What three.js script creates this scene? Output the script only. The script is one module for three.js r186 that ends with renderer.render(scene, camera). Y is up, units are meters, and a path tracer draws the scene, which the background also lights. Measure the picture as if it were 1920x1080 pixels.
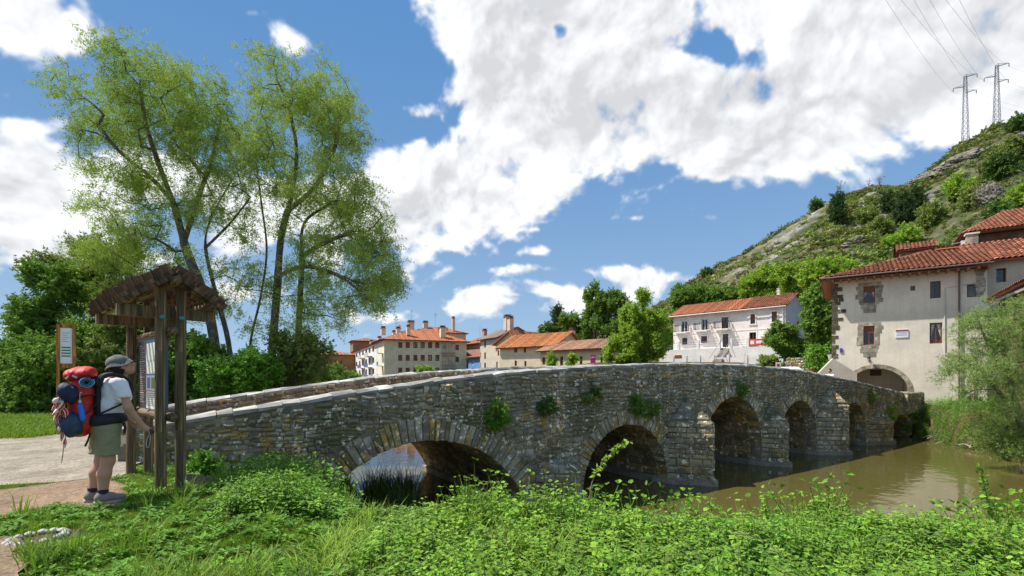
import * as THREE from 'three';
import { mergeGeometries, mergeVertices, toCreasedNormals } from 'three/addons/utils/BufferGeometryUtils.js';

// ---------------------------------------------------------------- camera, sky, sun, exposure
const scene = new THREE.Scene();
const EYE = 1.44, F = 900;                                   // eye height over the hiker's feet; focal length (of a 1920 px wide frame)
const camera = new THREE.PerspectiveCamera(2 * Math.atan(540 / F) * 180 / Math.PI, 16 / 9, 0.1, 3000);
camera.position.set(0, EYE, 0);
camera.setViewOffset(1920, 1080, 0, -165, 1920, 1080);       // rising front, verticals stay parallel
const renderer = new THREE.WebGLRenderer({ antialias: true });
renderer.toneMapping = THREE.LinearToneMapping;
renderer.toneMappingExposure = 1.72;
renderer.shadowMap.enabled = true;
const SUN = new THREE.Vector3(-0.542, 0.839, -0.055).normalize();
const sun = new THREE.DirectionalLight(new THREE.Color().setRGB(1, 0.955, 0.88), 4.0);
sun.position.copy(SUN).multiplyScalar(150); sun.castShadow = true;
sun.shadow.mapSize.set(4096, 4096); sun.shadow.bias = -0.0004;
Object.assign(sun.shadow.camera, { left: -120, right: 120, top: 120, bottom: -120, near: 1, far: 500 });
scene.add(sun); scene.add(sun.target);

// ---------------------------------------------------------------- random numbers and noise
const rngOf = (s) => () => { s = (s + 0x6d2b79f5) | 0; let t = Math.imul(s ^ (s >>> 15), 1 | s); t = (t + Math.imul(t ^ (t >>> 7), 61 | t)) ^ t; return ((t ^ (t >>> 14)) >>> 0) / 4294967296; };
let rnd = rngOf(7);
const R = (a, b) => a + (b - a) * rnd(), lerp = (a, b, t) => a + (b - a) * t, clamp = (x, a = 0, b = 1) => Math.min(b, Math.max(a, x));
const sstep = (a, b, x) => { const t = clamp((x - a) / (b - a)); return t * t * (3 - 2 * t); };
const hash = (x, y, s) => { let h = Math.imul(x, 374761393) ^ Math.imul(y, 668265263) ^ Math.imul(s, 974634777); h = Math.imul(h ^ (h >>> 13), 1274126177); return ((h ^ (h >>> 16)) >>> 0) / 4294967296; };
function vnoise(x, y, s = 0, per = 0) {
  const ix = Math.floor(x), iy = Math.floor(y), fx = x - ix, fy = y - iy, u = fx * fx * fx * (fx * (fx * 6 - 15) + 10), v = fy * fy * fy * (fy * (fy * 6 - 15) + 10);
  const w = per ? (k) => ((k % per) + per) % per : (k) => k, x0 = w(ix), x1 = w(ix + 1), y0 = w(iy), y1 = w(iy + 1);
  return lerp(lerp(hash(x0, y0, s), hash(x1, y0, s), u), lerp(hash(x0, y1, s), hash(x1, y1, s), u), v);
}
function fbm(x, y, oct = 5, s = 0, per = 0, gain = 0.5) { let a = 1, n = 0, t = 0; for (let i = 0; i < oct; i++) { t += a * vnoise(x, y, s + i * 17, per); n += a; a *= gain; x *= 2; y *= 2; per *= 2; } return t / n; }

// ---------------------------------------------------------------- the sky: air and clouds, computed for every direction
{
  // clouds: [tangent right, tangent up, radius right, radius up, weight] on the sky to the north
  const c = (px, py, rx, ry, w) => [(px - 960) / F, (705 - py) / F, rx / F, ry / F, w];
  const blobs = [
    c(1000, -60, 230, 210, 1.1), c(900, 90, 90, 130, .55), c(1000, 230, 130, 120, 1), c(1180, 60, 260, 190, 1.1), c(1180, 220, 260, 95, 1.1), c(1400, 250, 170, 110, 1), c(1560, 60, 240, 190, 1.1), c(1560, 190, 190, 90, .8),
    c(1800, 20, 260, 180, 1.1), c(1960, 90, 220, 120, 1), c(1430, 300, 110, 50, .7), c(2200, -100, 400, 300, 1.1), c(1560, -340, 700, 270, .95),
    c(740, 340, 120, 80, 1.1), c(880, 385, 130, 70, 1.1), c(960, 385, 70, 45, .7), c(720, 430, 90, 60, .8), c(620, 350, 100, 70, .5), c(820, 320, 70, 50, .6),
    c(10, 20, 80, 70, 1), c(110, 75, 70, 45, .85), c(-120, 40, 140, 110, 1), c(40, 330, 120, 70, 1.1), c(130, 400, 110, 90, .9), c(60, 480, 170, 70, .85), c(-150, 350, 170, 110, 1), c(330, 345, 150, 80, .8), c(480, 420, 120, 70, .7), c(60, 240, 80, 26, .6),
    c(535, 68, 56, 34, 1.0), c(785, 203, 30, 20, .7), c(470, 14, 22, 10, .4), c(770, 268, 24, 20, .5), c(20, 185, 40, 14, .4),
    c(880, 575, 90, 24, .95), c(1000, 545, 110, 22, .62), c(950, 510, 150, 12, .5), c(1010, 478, 40, 10, .6), c(1200, 530, 34, 26, .9), c(1075, 572, 40, 26, .85), c(1140, 510, 60, 9, .45), c(1270, 525, 70, 12, .55), c(1200, 548, 150, 16, .5), c(1000, 505, 50, 8, .4),
    c(690, 590, 70, 28, .75), c(560, 560, 120, 30, .4), c(40, 610, 70, 26, .5), c(780, 500, 50, 40, .4), c(300, 520, 200, 40, .35), c(1220, 414, 230, 5, .22), c(1040, 432, 110, 5, .22),
  ];
  const holes = [c(1325, 95, 80, 44, -1.15), c(1425, 118, 80, 40, -.95), c(1375, 85, 34, 34, .5), c(1455, 120, 26, 20, .4), c(1300, 20, 30, 30, -.8), c(1045, 58, 20, 26, -1.05), c(1390, 208, 42, 14, -1.2), c(1450, 55, 60, 30, -.4), c(815, 110, 44, 66, -.8), c(660, 10, 90, 60, -.7)];
  const all = [...blobs, ...holes];
  const dens = (x, y) => { let d = 0; for (const [bx, by, rx, ry, w] of all) { const ex = (x - bx) / rx, ey = (y - by) / ry, q = ex * ex + ey * ey; if (q < 4) d += w * Math.exp(-q * 1.05); } return d; };
  const W = 3072, H = 1536, data = new Float32Array(W * H * 4), h3 = (x, y, z, s) => { let h = Math.imul(x, 374761393) ^ Math.imul(y, 668265263) ^ Math.imul(z, 1440662683) ^ Math.imul(s, 974634777); h = Math.imul(h ^ (h >>> 13), 1274126177); return ((h ^ (h >>> 16)) >>> 0) / 4294967296; };
  const n3 = (x, y, z, s) => { const ix = Math.floor(x), iy = Math.floor(y), iz = Math.floor(z); let a = x - ix, b = y - iy, c = z - iz; a = a * a * (3 - 2 * a); b = b * b * (3 - 2 * b); c = c * c * (3 - 2 * c); return lerp(lerp(lerp(h3(ix, iy, iz, s), h3(ix + 1, iy, iz, s), a), lerp(h3(ix, iy + 1, iz, s), h3(ix + 1, iy + 1, iz, s), a), b), lerp(lerp(h3(ix, iy, iz + 1, s), h3(ix + 1, iy, iz + 1, s), a), lerp(h3(ix, iy + 1, iz + 1, s), h3(ix + 1, iy + 1, iz + 1, s), a), b), c); };
  const f3 = (x, y, z, oct, s, gain) => { let a = 1, n = 0, t = 0; for (let i = 0; i < oct; i++) { t += a * n3(x, y, z, s + i * 7); n += a; a *= gain; x = x * 2.03 + 1.7; y = y * 2.03 + .3; z = z * 2.03 + 4.1; } return t / n; };
  const zen = [0.062, 0.165, 0.35], hor = [0.27, 0.38, 0.49], top = .635;
  for (let row = 0; row < H; row++) {
    const el = ((row + .5) / H - .5) * Math.PI, y = Math.sin(el), ce = Math.cos(el);
    for (let col = 0; col < W; col++) {
      const o = (row * W + col) * 4; data[o + 3] = 1;
      if (y < -0.02) { data[o] = .12; data[o + 1] = .14; data[o + 2] = .11; continue; }
      const az = ((col + .5) / W - .5) * 2 * Math.PI, x = Math.cos(az) * ce, z = Math.sin(az) * ce;
      const k = Math.pow(1 - clamp(y), 3.4);
      let r = lerp(zen[0], hor[0], k), g = lerp(zen[1], hor[1], k), b = lerp(zen[2], hor[2], k);
      const yy = 1.25 * Math.pow(clamp(y + .02), .62);                       // clouds flatten towards the horizon
      const wx = f3(x * 5, yy * 5, z * 5, 3, 3, .5) - .5, wz = f3(x * 5 + 8, yy * 5, z * 5, 3, 4, .5) - .5;
      let base = 0, f = 0, x2 = 0, y2 = 0;
      if (z < -.05) { x2 = x / -z; y2 = y / -z; f = (1 - sstep(1.35, 2.2, Math.abs(x2))) * (1 - sstep(1.3, 2.2, y2)); }
      const q = 1 / (y + .22), wide = fbm(x * q * .9 + 20, z * q * .9, 4, 11) * 2.4 - .82;  // unseen cloud cover beyond the view, thickened to add ambient fill
      if (f > 0) base = dens(x2 + wx * .07, y2 + wz * .06);
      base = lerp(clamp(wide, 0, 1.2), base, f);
      if (base > .03) {
        const u = x * 14 + wx * 1.6, v = yy * 14 + wz * 1.6, w = z * 14, n = f3(u, v, w, 8, 21, .575), no = f3(u - .16, v + .30, w - .04, 8, 21, .575);
        const d = Math.min(base, 1.25) * .95 + (n - .5) * 2.3, a = sstep(.34, .80, d) * sstep(.03, .22, base);
        const thick = sstep(.75, 2.1, base + (f3(x * 4 + 3, y * 5.5, z * 4, 6, 51, .55) - .5) * 2.4);
        const lit = clamp(.97 + (n - no) * 0.95 + (n - .52) * .26 - thick * .20, .66, 1.04);
        r = lerp(r, top * .975 * lit, a); g = lerp(g, top * .985 * lit + .004, a); b = lerp(b, top * lit + .014, a);
      }
      data[o] = r; data[o + 1] = g; data[o + 2] = b;
    }
  }
  const t = new THREE.DataTexture(data, W, H, THREE.RGBAFormat, THREE.FloatType);
  t.mapping = THREE.EquirectangularReflectionMapping; t.magFilter = t.minFilter = THREE.LinearFilter; t.needsUpdate = true;
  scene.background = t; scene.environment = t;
}

// ---------------------------------------------------------------- helpers
const V = (x, y, z) => new THREE.Vector3(x, y, z);
const at = (px, py, D) => V((px - 960) / F * D, EYE - (py - 705) / F * D, -D);      // surveyed bearing + distance -> a point of the place
const taken = {};
function numbered(n) { if (!(n in taken)) { taken[n] = 0; return n; } taken[n]++; return n + '_' + String(taken[n]).padStart(3, '0'); }
function tag(o, label, category, group, kind) { if (label) o.userData.label = label; if (category) o.userData.category = category; if (group) o.userData.group = group; if (kind) o.userData.kind = kind; return o; }
function thing(name, label, category, pos = [0, 0, 0], turn = 0, group) { const o = new THREE.Group(); o.name = numbered(name); o.position.set(...pos); o.rotation.y = turn; scene.add(o); return tag(o, label, category, group); }
function mesh(name, g, m, parent) { const o = new THREE.Mesh(Array.isArray(g) ? merge(g) : g, m); o.name = parent ? name : numbered(name); o.castShadow = o.receiveShadow = true; (parent || scene).add(o); return o; }
function structure(name, g, m, label) { const o = mesh(name, g, m); o.userData.kind = 'structure'; if (label) o.userData.label = label; return o; }
function merge(list) {
  list = list.map((g) => (g.index ? g.toNonIndexed() : g));
  const withColor = list.some((g) => g.attributes.color);
  for (const g of list) {
    for (const k of Object.keys(g.attributes)) if (!['position', 'normal', 'uv', 'color'].includes(k)) g.deleteAttribute(k);
    if (!g.attributes.normal) g.computeVertexNormals();
    if (!g.attributes.uv) g.setAttribute('uv', new THREE.BufferAttribute(new Float32Array(g.attributes.position.count * 2), 2));
    if (withColor && !g.attributes.color) g.setAttribute('color', new THREE.BufferAttribute(new Float32Array(g.attributes.position.count * 3).fill(1), 3));
  }
  return mergeGeometries(list);
}
function tint(g, c) { const n = g.attributes.position.count, a = new Float32Array(n * 3); for (let i = 0; i < n; i++) { a[i * 3] = c[0]; a[i * 3 + 1] = c[1]; a[i * 3 + 2] = c[2]; } g.setAttribute('color', new THREE.BufferAttribute(a, 3)); return g; }
// uv in metres from position and face direction (s repeats per metre)
function boxUV(g, s = 1, du = 0, dv = 0) {
  if (g.index) g = g.toNonIndexed();
  const p = g.attributes.position, n = p.count, uv = new Float32Array(n * 2), a = V(), b = V(), c = V();
  for (let i = 0; i < n; i += 3) {
    a.fromBufferAttribute(p, i); b.fromBufferAttribute(p, i + 1); c.fromBufferAttribute(p, i + 2);
    const nn = b.clone().sub(a).cross(c.clone().sub(a)), ax = Math.abs(nn.x), ay = Math.abs(nn.y), az = Math.abs(nn.z);
    [a, b, c].forEach((q, k) => { const [u, v] = ay >= ax && ay >= az ? [q.x, q.z] : ax > az ? [q.z, q.y] : [q.x, q.y]; uv[(i + k) * 2] = u * s + du; uv[(i + k) * 2 + 1] = v * s + dv; });
  }
  g.setAttribute('uv', new THREE.BufferAttribute(uv, 2)); return g;
}
const box = (w, h, d, x = 0, y = 0, z = 0) => new THREE.BoxGeometry(w, h, d).translate(x, y, z);
// box with chamfered, slightly uneven edges
function lump(w, h, d, j = 0.06, ch = 0.14) {
  const s = new THREE.BoxGeometry(w, h, d, 1, 1, 1), p = s.attributes.position, off = {};
  const c = Math.min(w, h, d) * ch, pts = [];
  // front face inset -> a cushion of 10 quads
  const f = (x, y, z) => [x * w / 2 + R(-j, j) * w * .5, y * h / 2 + R(-j, j) * h * .5, z];
  const o = [f(-1, -1, -d / 2), f(1, -1, -d / 2), f(1, 1, -d / 2), f(-1, 1, -d / 2)];
  const m = o.map(([x, y]) => [x, y, d / 2 - c]);
  const i = m.map(([x, y]) => [x - Math.sign(x) * c, y - Math.sign(y) * c, d / 2 + R(-.3, .3) * c]);
  const v = [...o, ...m, ...i, [0, 0, d / 2 + c * R(.2, .9)]], idx = [];
  for (let k = 0; k < 4; k++) { const n = (k + 1) % 4; idx.push(k, n, 4 + n, k, 4 + n, 4 + k, 4 + k, 4 + n, 8 + n, 4 + k, 8 + n, 8 + k, 8 + k, 8 + n, 12); }
  const g = new THREE.BufferGeometry(); g.setAttribute('position', new THREE.Float32BufferAttribute(v.flat(), 3)); g.setIndex(idx);
  const r = g.toNonIndexed(); r.computeVertexNormals(); return r;
}
// swept tube along points with radii
function tube(pts, radii, sides = 6, cap = true) {
  const pos = [], idx = [], uv = []; let L = 0, nrm = null;
  const rr = (i) => (typeof radii === 'number' ? radii : radii[i]);
  for (let i = 0; i < pts.length; i++) {
    const t = pts[Math.min(i + 1, pts.length - 1)].clone().sub(pts[Math.max(i - 1, 0)]).normalize();
    if (!nrm) { nrm = Math.abs(t.y) < .9 ? V(0, 1, 0) : V(1, 0, 0); }
    nrm = nrm.clone().sub(t.clone().multiplyScalar(nrm.dot(t))).normalize();
    const bi = t.clone().cross(nrm); if (i) L += pts[i].distanceTo(pts[i - 1]);
    for (let k = 0; k <= sides; k++) { const a = k / sides * 2 * Math.PI, q = nrm.clone().multiplyScalar(Math.cos(a) * rr(i)).addScaledVector(bi, Math.sin(a) * rr(i)).add(pts[i]); pos.push(q.x, q.y, q.z); uv.push(k / sides, L); }
  }
  const w = sides + 1;
  for (let i = 0; i + 1 < pts.length; i++) for (let k = 0; k < sides; k++) { const a = i * w + k; idx.push(a, a + 1, a + w, a + 1, a + w + 1, a + w); }
  if (cap) for (const [i, fl] of [[0, 1], [pts.length - 1, 0]]) { const c = pos.length / 3; pos.push(pts[i].x, pts[i].y, pts[i].z); uv.push(.5, .5); for (let k = 0; k < sides; k++) fl ? idx.push(c, i * w + k + 1, i * w + k) : idx.push(c, i * w + k, i * w + k + 1); }
  const g = new THREE.BufferGeometry(); g.setAttribute('position', new THREE.Float32BufferAttribute(pos, 3)); g.setAttribute('uv', new THREE.Float32BufferAttribute(uv, 2)); g.setIndex(idx); g.computeVertexNormals(); return g;
}
const bar = (a, b, r, sides = 6) => tube([a, b], r, sides);
const curve = (pts, n = 12) => new THREE.CatmullRomCurve3(pts).getPoints(n);
// beam with a rectangular section between two points
function beam(a, b, w, h, up = V(0, 1, 0)) {
  const d = b.clone().sub(a), l = d.length(), x = d.normalize(), z = x.clone().cross(up).normalize(), y = z.clone().cross(x);
  return boxUV(new THREE.BoxGeometry(l, h, w), 1).applyMatrix4(new THREE.Matrix4().makeBasis(x, y, z).setPosition(a.clone().add(b).multiplyScalar(.5)));
}
// polygon in a plane given as points, extruded
function prism(pts, depth, holes = []) {
  const s = new THREE.Shape(pts.map(([x, y]) => new THREE.Vector2(x, y)));
  for (const h of holes) s.holes.push(new THREE.Path(h.map(([x, y]) => new THREE.Vector2(x, y))));
  return new THREE.ExtrudeGeometry(s, { depth, bevelEnabled: false, curveSegments: 1 });
}
function tri(list, uvs) { const g = new THREE.BufferGeometry(); g.setAttribute('position', new THREE.Float32BufferAttribute(list.flat(), 3)); if (uvs) g.setAttribute('uv', new THREE.Float32BufferAttribute(uvs.flat(), 2)); g.computeVertexNormals(); return g; }
function inPoly(x, y, P) { let r = false; for (let i = 0, j = P.length - 1; i < P.length; j = i++) if ((P[i][1] > y) !== (P[j][1] > y) && x < (P[j][0] - P[i][0]) * (y - P[i][1]) / (P[j][1] - P[i][1]) + P[i][0]) r = !r; return r; }
// surface nets: the zero surface of a distance field as one continuous mesh
function skinOf(f, lo, hi, cell) {
  const n = [0, 1, 2].map((k) => Math.ceil((hi[k] - lo[k]) / cell) + 1), [nx, ny, nz] = n, val = new Float32Array(nx * ny * nz);
  const id = (i, j, k) => i + nx * (j + ny * k);
  for (let k = 0; k < nz; k++) for (let j = 0; j < ny; j++) for (let i = 0; i < nx; i++) val[id(i, j, k)] = f(lo[0] + i * cell, lo[1] + j * cell, lo[2] + k * cell);
  const vid = new Int32Array(nx * ny * nz).fill(-1), pos = [], idx = [];
  for (let k = 0; k < nz - 1; k++) for (let j = 0; j < ny - 1; j++) for (let i = 0; i < nx - 1; i++) {
    let sx = 0, sy = 0, sz = 0, c = 0;
    const e = (a, b, c1, a2, b2, c2) => { const p = val[id(i + a, j + b, k + c1)], q = val[id(i + a2, j + b2, k + c2)]; if ((p < 0) !== (q < 0)) { const t = p / (p - q); sx += a + (a2 - a) * t; sy += b + (b2 - b) * t; sz += c1 + (c2 - c1) * t; c++; } };
    for (const a of [0, 1]) for (const b of [0, 1]) { e(0, a, b, 1, a, b); e(a, 0, b, a, 1, b); e(a, b, 0, a, b, 1); }
    if (c) { vid[id(i, j, k)] = pos.length / 3; pos.push(lo[0] + (i + sx / c) * cell, lo[1] + (j + sy / c) * cell, lo[2] + (k + sz / c) * cell); }
  }
  const quad = (a, b, c, d, flip) => { if (a < 0 || b < 0 || c < 0 || d < 0) return; flip ? idx.push(a, c, b, a, d, c) : idx.push(a, b, c, a, c, d); };
  for (let k = 1; k < nz - 1; k++) for (let j = 1; j < ny - 1; j++) for (let i = 1; i < nx - 1; i++) {
    const v0 = val[id(i, j, k)];
    if ((v0 < 0) !== (val[id(i + 1, j, k)] < 0)) quad(vid[id(i, j - 1, k - 1)], vid[id(i, j, k - 1)], vid[id(i, j, k)], vid[id(i, j - 1, k)], v0 >= 0);
    if ((v0 < 0) !== (val[id(i, j + 1, k)] < 0)) quad(vid[id(i - 1, j, k - 1)], vid[id(i - 1, j, k)], vid[id(i, j, k)], vid[id(i, j, k - 1)], v0 >= 0);
    if ((v0 < 0) !== (val[id(i, j, k + 1)] < 0)) quad(vid[id(i - 1, j - 1, k)], vid[id(i, j - 1, k)], vid[id(i, j, k)], vid[id(i - 1, j, k)], v0 >= 0);
  }
  const g = new THREE.BufferGeometry(); g.setAttribute('position', new THREE.Float32BufferAttribute(pos, 3)); g.setIndex(idx); g.computeVertexNormals(); return g;
}
const capsule = (a, b, ra, rb) => { const dx = b[0] - a[0], dy = b[1] - a[1], dz = b[2] - a[2], L = dx * dx + dy * dy + dz * dz || 1e-9; return (x, y, z) => { const t = clamp(((x - a[0]) * dx + (y - a[1]) * dy + (z - a[2]) * dz) / L), ex = x - a[0] - dx * t, ey = y - a[1] - dy * t, ez = z - a[2] - dz * t; return Math.sqrt(ex * ex + ey * ey + ez * ez) - lerp(ra, rb, t); }; };
const ellipsoid = (c, r) => (x, y, z) => { const a = (x - c[0]) / r[0], b = (y - c[1]) / r[1], d = (z - c[2]) / r[2], k = Math.sqrt(a * a + b * b + d * d); return (k - 1) * Math.min(...r); };
const smin = (k, ...fs) => (x, y, z) => { let d = fs[0](x, y, z); for (let i = 1; i < fs.length; i++) { const e = fs[i](x, y, z), h = clamp(.5 + .5 * (e - d) / k); d = lerp(e, d, h) - k * h * (1 - h); } return d; };

// ---------------------------------------------------------------- materials
function tex(n, fn, srgb = true, rep = true) {
  const a = new Uint8Array(n * n * 4);
  for (let y = 0; y < n; y++) for (let x = 0; x < n; x++) { const c = fn(x / n, y / n), o = (y * n + x) * 4; a[o] = clamp(c[0]) * 255; a[o + 1] = clamp(c[1]) * 255; a[o + 2] = clamp(c[2]) * 255; a[o + 3] = 255; }
  const t = new THREE.DataTexture(a, n, n); t.magFilter = THREE.LinearFilter; t.minFilter = THREE.LinearMipmapLinearFilter; if (srgb) t.colorSpace = THREE.SRGBColorSpace; if (rep) t.wrapS = t.wrapT = THREE.RepeatWrapping; t.needsUpdate = true; return t;
}
const grey = (n, fn) => tex(n, (u, v) => { const g = fn(u, v); return [g, g, g]; }, false);
const S = (hex) => new THREE.Color(hex);
const mat = (color, roughness = .85, o = {}) => new THREE.MeshStandardMaterial({ color: Array.isArray(color) ? new THREE.Color().setRGB(...color) : S(color), roughness, ...o });
const mixc = (a, b, t) => [lerp(a[0], b[0], t), lerp(a[1], b[1], t), lerp(a[2], b[2], t)];
const T = {};
T.mottle = tex(512, (u, v) => { const a = fbm(u * 6, v * 6, 6, 5, 6), g = .80 + (a - .5) * .75; return [g, g, g]; });
T.fine = grey(512, (u, v) => fbm(u * 24, v * 24, 5, 8, 24));
T.coarse = grey(512, (u, v) => fbm(u * 8, v * 8, 6, 9, 8));
T.stone = tex(1024, (u, v) => {
  const a = fbm(u * 8, v * 8, 6, 3, 8), b = fbm(u * 40, v * 40, 4, 4, 40), l = fbm(u * 22, v * 22, 5, 6, 22, .6), o = fbm(u * 9 + .3, v * 9, 6, 7, 9, .6), m = fbm(u * 5, v * 5, 5, 12, 5);
  let c = mixc([.40, .385, .35], [.66, .645, .60], clamp(a * 1.5 - .25 + (b - .5) * .7));
  c = mixc(c, [.36, .38, .25], sstep(.56, .72, m) * .55);
  c = mixc(c, [.93, .92, .88], sstep(.655, .70, l) * .85);
  c = mixc(c, [.74, .58, .18], sstep(.69, .74, o) * .5);
  return c;
});
T.wood = tex(512, (u, v) => { const g = fbm(u * 32, v * 2, 5, 14, 0) , k = .62 + (g - .5) * .8 + (fbm(u * 90, v * 4, 3, 15) - .5) * .3; return [k, k * .97, k * .92]; });
T.gravel = tex(1024, (u, v) => { const a = fbm(u * 6, v * 6, 5, 23, 6), b = vnoise(u * 160, v * 160, 24, 160), c = fbm(u * 60, v * 60, 3, 25, 60); const g = .80 + (a - .5) * .35 + (b - .5) * .22 + (c - .5) * .3; return [g, g * .965, g * .91]; });
T.soil = tex(512, (u, v) => { const a = fbm(u * 8, v * 8, 6, 33, 8), b = vnoise(u * 90, v * 90, 34, 90); const g = .62 + (a - .5) * .6 + (b - .5) * .25; return [g, g * .9, g * .78]; });
T.plaster = tex(512, (u, v) => { const a = fbm(u * 4, v * 4, 6, 43, 4), b = fbm(u * 40, v * 40, 3, 44, 40), s = fbm(u * 30, v * 3, 4, 45, 0); const g = .94 + (a - .5) * .14 + (b - .5) * .06 + (s - .5) * .05; return [g, g * .99, g * .975]; });
const M = {
  bridge: mat([1, .95, .86], .95, { map: T.stone, vertexColors: true, bumpMap: T.fine, bumpScale: .012 }),
  mortar: mat([.92, .85, .70], .97, { map: T.stone, bumpMap: T.coarse, bumpScale: .03 }),
  coping: mat([.58, .56, .52], .9, { map: T.mottle, bumpMap: T.fine, bumpScale: .012, vertexColors: true }),
  cobble: mat([.40, .38, .34], .9, { map: T.gravel, bumpMap: T.coarse, bumpScale: .03 }),
  gravel: mat([.40, .365, .31], .95, { map: T.gravel, bumpMap: T.fine, bumpScale: .012 }),
  dirt: mat([.34, .245, .17], .97, { map: T.gravel, bumpMap: T.fine, bumpScale: .02 }),
  log: mat([.50, .37, .22], .85, { map: T.wood, bumpMap: T.wood, bumpScale: .004, vertexColors: true }),
  plank: mat([.40, .24, .12], .85, { map: T.wood, bumpMap: T.wood, bumpScale: .004, vertexColors: true }),
  bolt: mat([.05, .30, .24], .5, { metalness: .4 }),
  glass: new THREE.MeshPhysicalMaterial({ color: 0xffffff, roughness: .04, transmission: 1, thickness: 0 }), tinted: mat([.04, .045, .05], .08), curtain: mat([.5, .5, .48], .9),
  brownwood: mat([.16, .055, .025], .55), whitewood: mat([.72, .72, .70], .6), iron: mat([.03, .03, .035], .5, { metalness: .5 }),
  tile: mat([.44, .145, .07], .85, { map: T.mottle, vertexColors: true }), tileNew: mat([.52, .165, .06], .85, { map: T.mottle, vertexColors: true }),
  steel: mat([.36, .38, .41], .55, { metalness: .6 }), bark: mat([.24, .20, .15], .95, { map: T.mottle, bumpMap: T.coarse, bumpScale: .03 }),
  twig: mat([.24, .17, .12], .9), white: mat([.80, .79, .77], .75, { map: T.plaster }),
  brownwall: mat([.62, .48, .37], .95, { map: T.stone, bumpMap: T.coarse, bumpScale: .03 }),
  pylon: mat([.20, .215, .24], .6, { metalness: .4 }),
};
const plaster = (c, o = {}) => mat(c, .92, { map: T.plaster, bumpMap: T.coarse, bumpScale: .008, ...o });
const leafMat = (c, tr = .35) => new THREE.MeshPhysicalMaterial({ color: new THREE.Color().setRGB(...c), roughness: .75, transmission: tr, thickness: 0, side: THREE.DoubleSide, specularIntensity: .35 });
// ---------------------------------------------------------------- the lie of the land
// the bridge runs along u (left bank -> right bank); v points upstream, towards the viewer; u = 0, v = 0 lies 12.38 m ahead
const BC = Math.cos(.5863), BS = Math.sin(.5863), B0 = 12.38, WATER = -2.06;
const toUV = (X, D) => [X * BC + (D - B0) * BS, X * BS - (D - B0) * BC];
const fromUV = (u, v) => [u * BC + v * BS, B0 + u * BS - v * BC];
const pw = (tab, x) => { if (x <= tab[0][0]) return tab[0][1]; for (let i = 1; i < tab.length; i++) if (x <= tab[i][0]) { const [a, b] = [tab[i - 1], tab[i]], t = (x - a[0]) / (b[0] - a[0]); return lerp(a[1], b[1], t * t * (3 - 2 * t) * .5 + t * .5); } return tab[tab.length - 1][1]; };
const leftEdge = (v) => pw([[-60, -34], [-30, -14], [-12, -6], [-6, -4.2], [-4, -3.3], [-1, -3.2], [.6, -3.9], [2, -4.4], [3, -4.3], [5, -3.3], [7, -1.4], [9, 1.0], [12, 3.6], [30, 8]], v);
const rightEdge = (v) => pw([[-60, 8], [-20, 26], [-6, 27.6], [0, 26.5], [1, 25.9], [3, 23.4], [5, 23.2], [10, 22.6], [30, 22]], v);
const townY = (X, D) => lerp(pw([[20, -.2], [30, .0], [46, 1.6], [62, 3.3], [90, 4], [400, 8]], D), pw([[20, -.3], [60, .3], [400, 3]], D), sstep(14, -6, X));
function ground(X, D) {
  const [u, v] = toUV(X, D), l = leftEdge(v), r = rightEdge(v), bump = (fbm(X * .9 + 50, D * .9 + 50, 4, 71) - .5) * .22;
  const flat = 1 - sstep(-4.5, -3.0, X);                            // the road side of the left bank is level
  const near = lerp(bump, 0, Math.max(flat, 0));
  const bankW = v > -1 ? 2.5 : 1.6;
  let h = near - (v > -.5 && u < -3 ? sstep(3.0, .4, v) * lerp(0, .8, sstep(-7.9, -4.9, u)) : 0);
  const tl = sstep(l - bankW, l + .35, u), bed = WATER - .9;
  h = lerp(h, bed, tl);
  if (u > (l + r) / 2) h = lerp(bed, townY(X, D) + bump * .5 + (v > 0 ? -.25 : 0), sstep(r - .5, r + (v > 0 ? 2.8 : 4), u));
  if (v < -58) h = lerp(h, townY(X, D), sstep(-58, -75, v));
  if (D > 300) h = lerp(h, 2, sstep(300, 420, D));
  return h;
}
{
  const axis = (fine0, fine1, step, far) => { const a = []; for (let x = fine0; x <= fine1 + 1e-6; x += step) a.push(x); let s = step, lo = fine0, hi = fine1; while (lo > -far || hi < far) { s *= 1.22; lo -= s; hi += s; if (lo > -far * 1.3) a.unshift(lo); if (hi < far * 1.3) a.push(hi); } return a; };
  const xs = axis(-16, 30, .25, 1400), ds = axis(-4, 34, .25, 1400), pos = [], uv = [], col = [], idx = [];
  ds.forEach((D) => xs.forEach((X) => {
    const y = ground(X, D); pos.push(X, y, -D); uv.push(X * .5, D * .5);
    const n = fbm(X * .6 + 9, D * .6, 4, 81); const c = mixc([.10, .115, .04], [.24, .185, .11], sstep(.42, .66, n)); const m = y < WATER + .35 ? [.10, .085, .05] : c; col.push(...m);
  }));
  const w = xs.length;
  for (let j = 0; j + 1 < ds.length; j++) for (let i = 0; i + 1 < w; i++) { const a = j * w + i; idx.push(a, a + 1, a + w, a + 1, a + w + 1, a + w); }
  const g = new THREE.BufferGeometry(); g.setAttribute('position', new THREE.Float32BufferAttribute(pos, 3)); g.setAttribute('uv', new THREE.Float32BufferAttribute(uv, 2)); g.setAttribute('color', new THREE.Float32BufferAttribute(col, 3)); g.setIndex(idx); g.computeVertexNormals();
  structure('ground', g, mat([1, 1, 1], .97, { map: T.soil, vertexColors: true, bumpMap: T.coarse, bumpScale: .03 }), 'grassy earth of the river banks and the valley floor');
}
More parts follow.
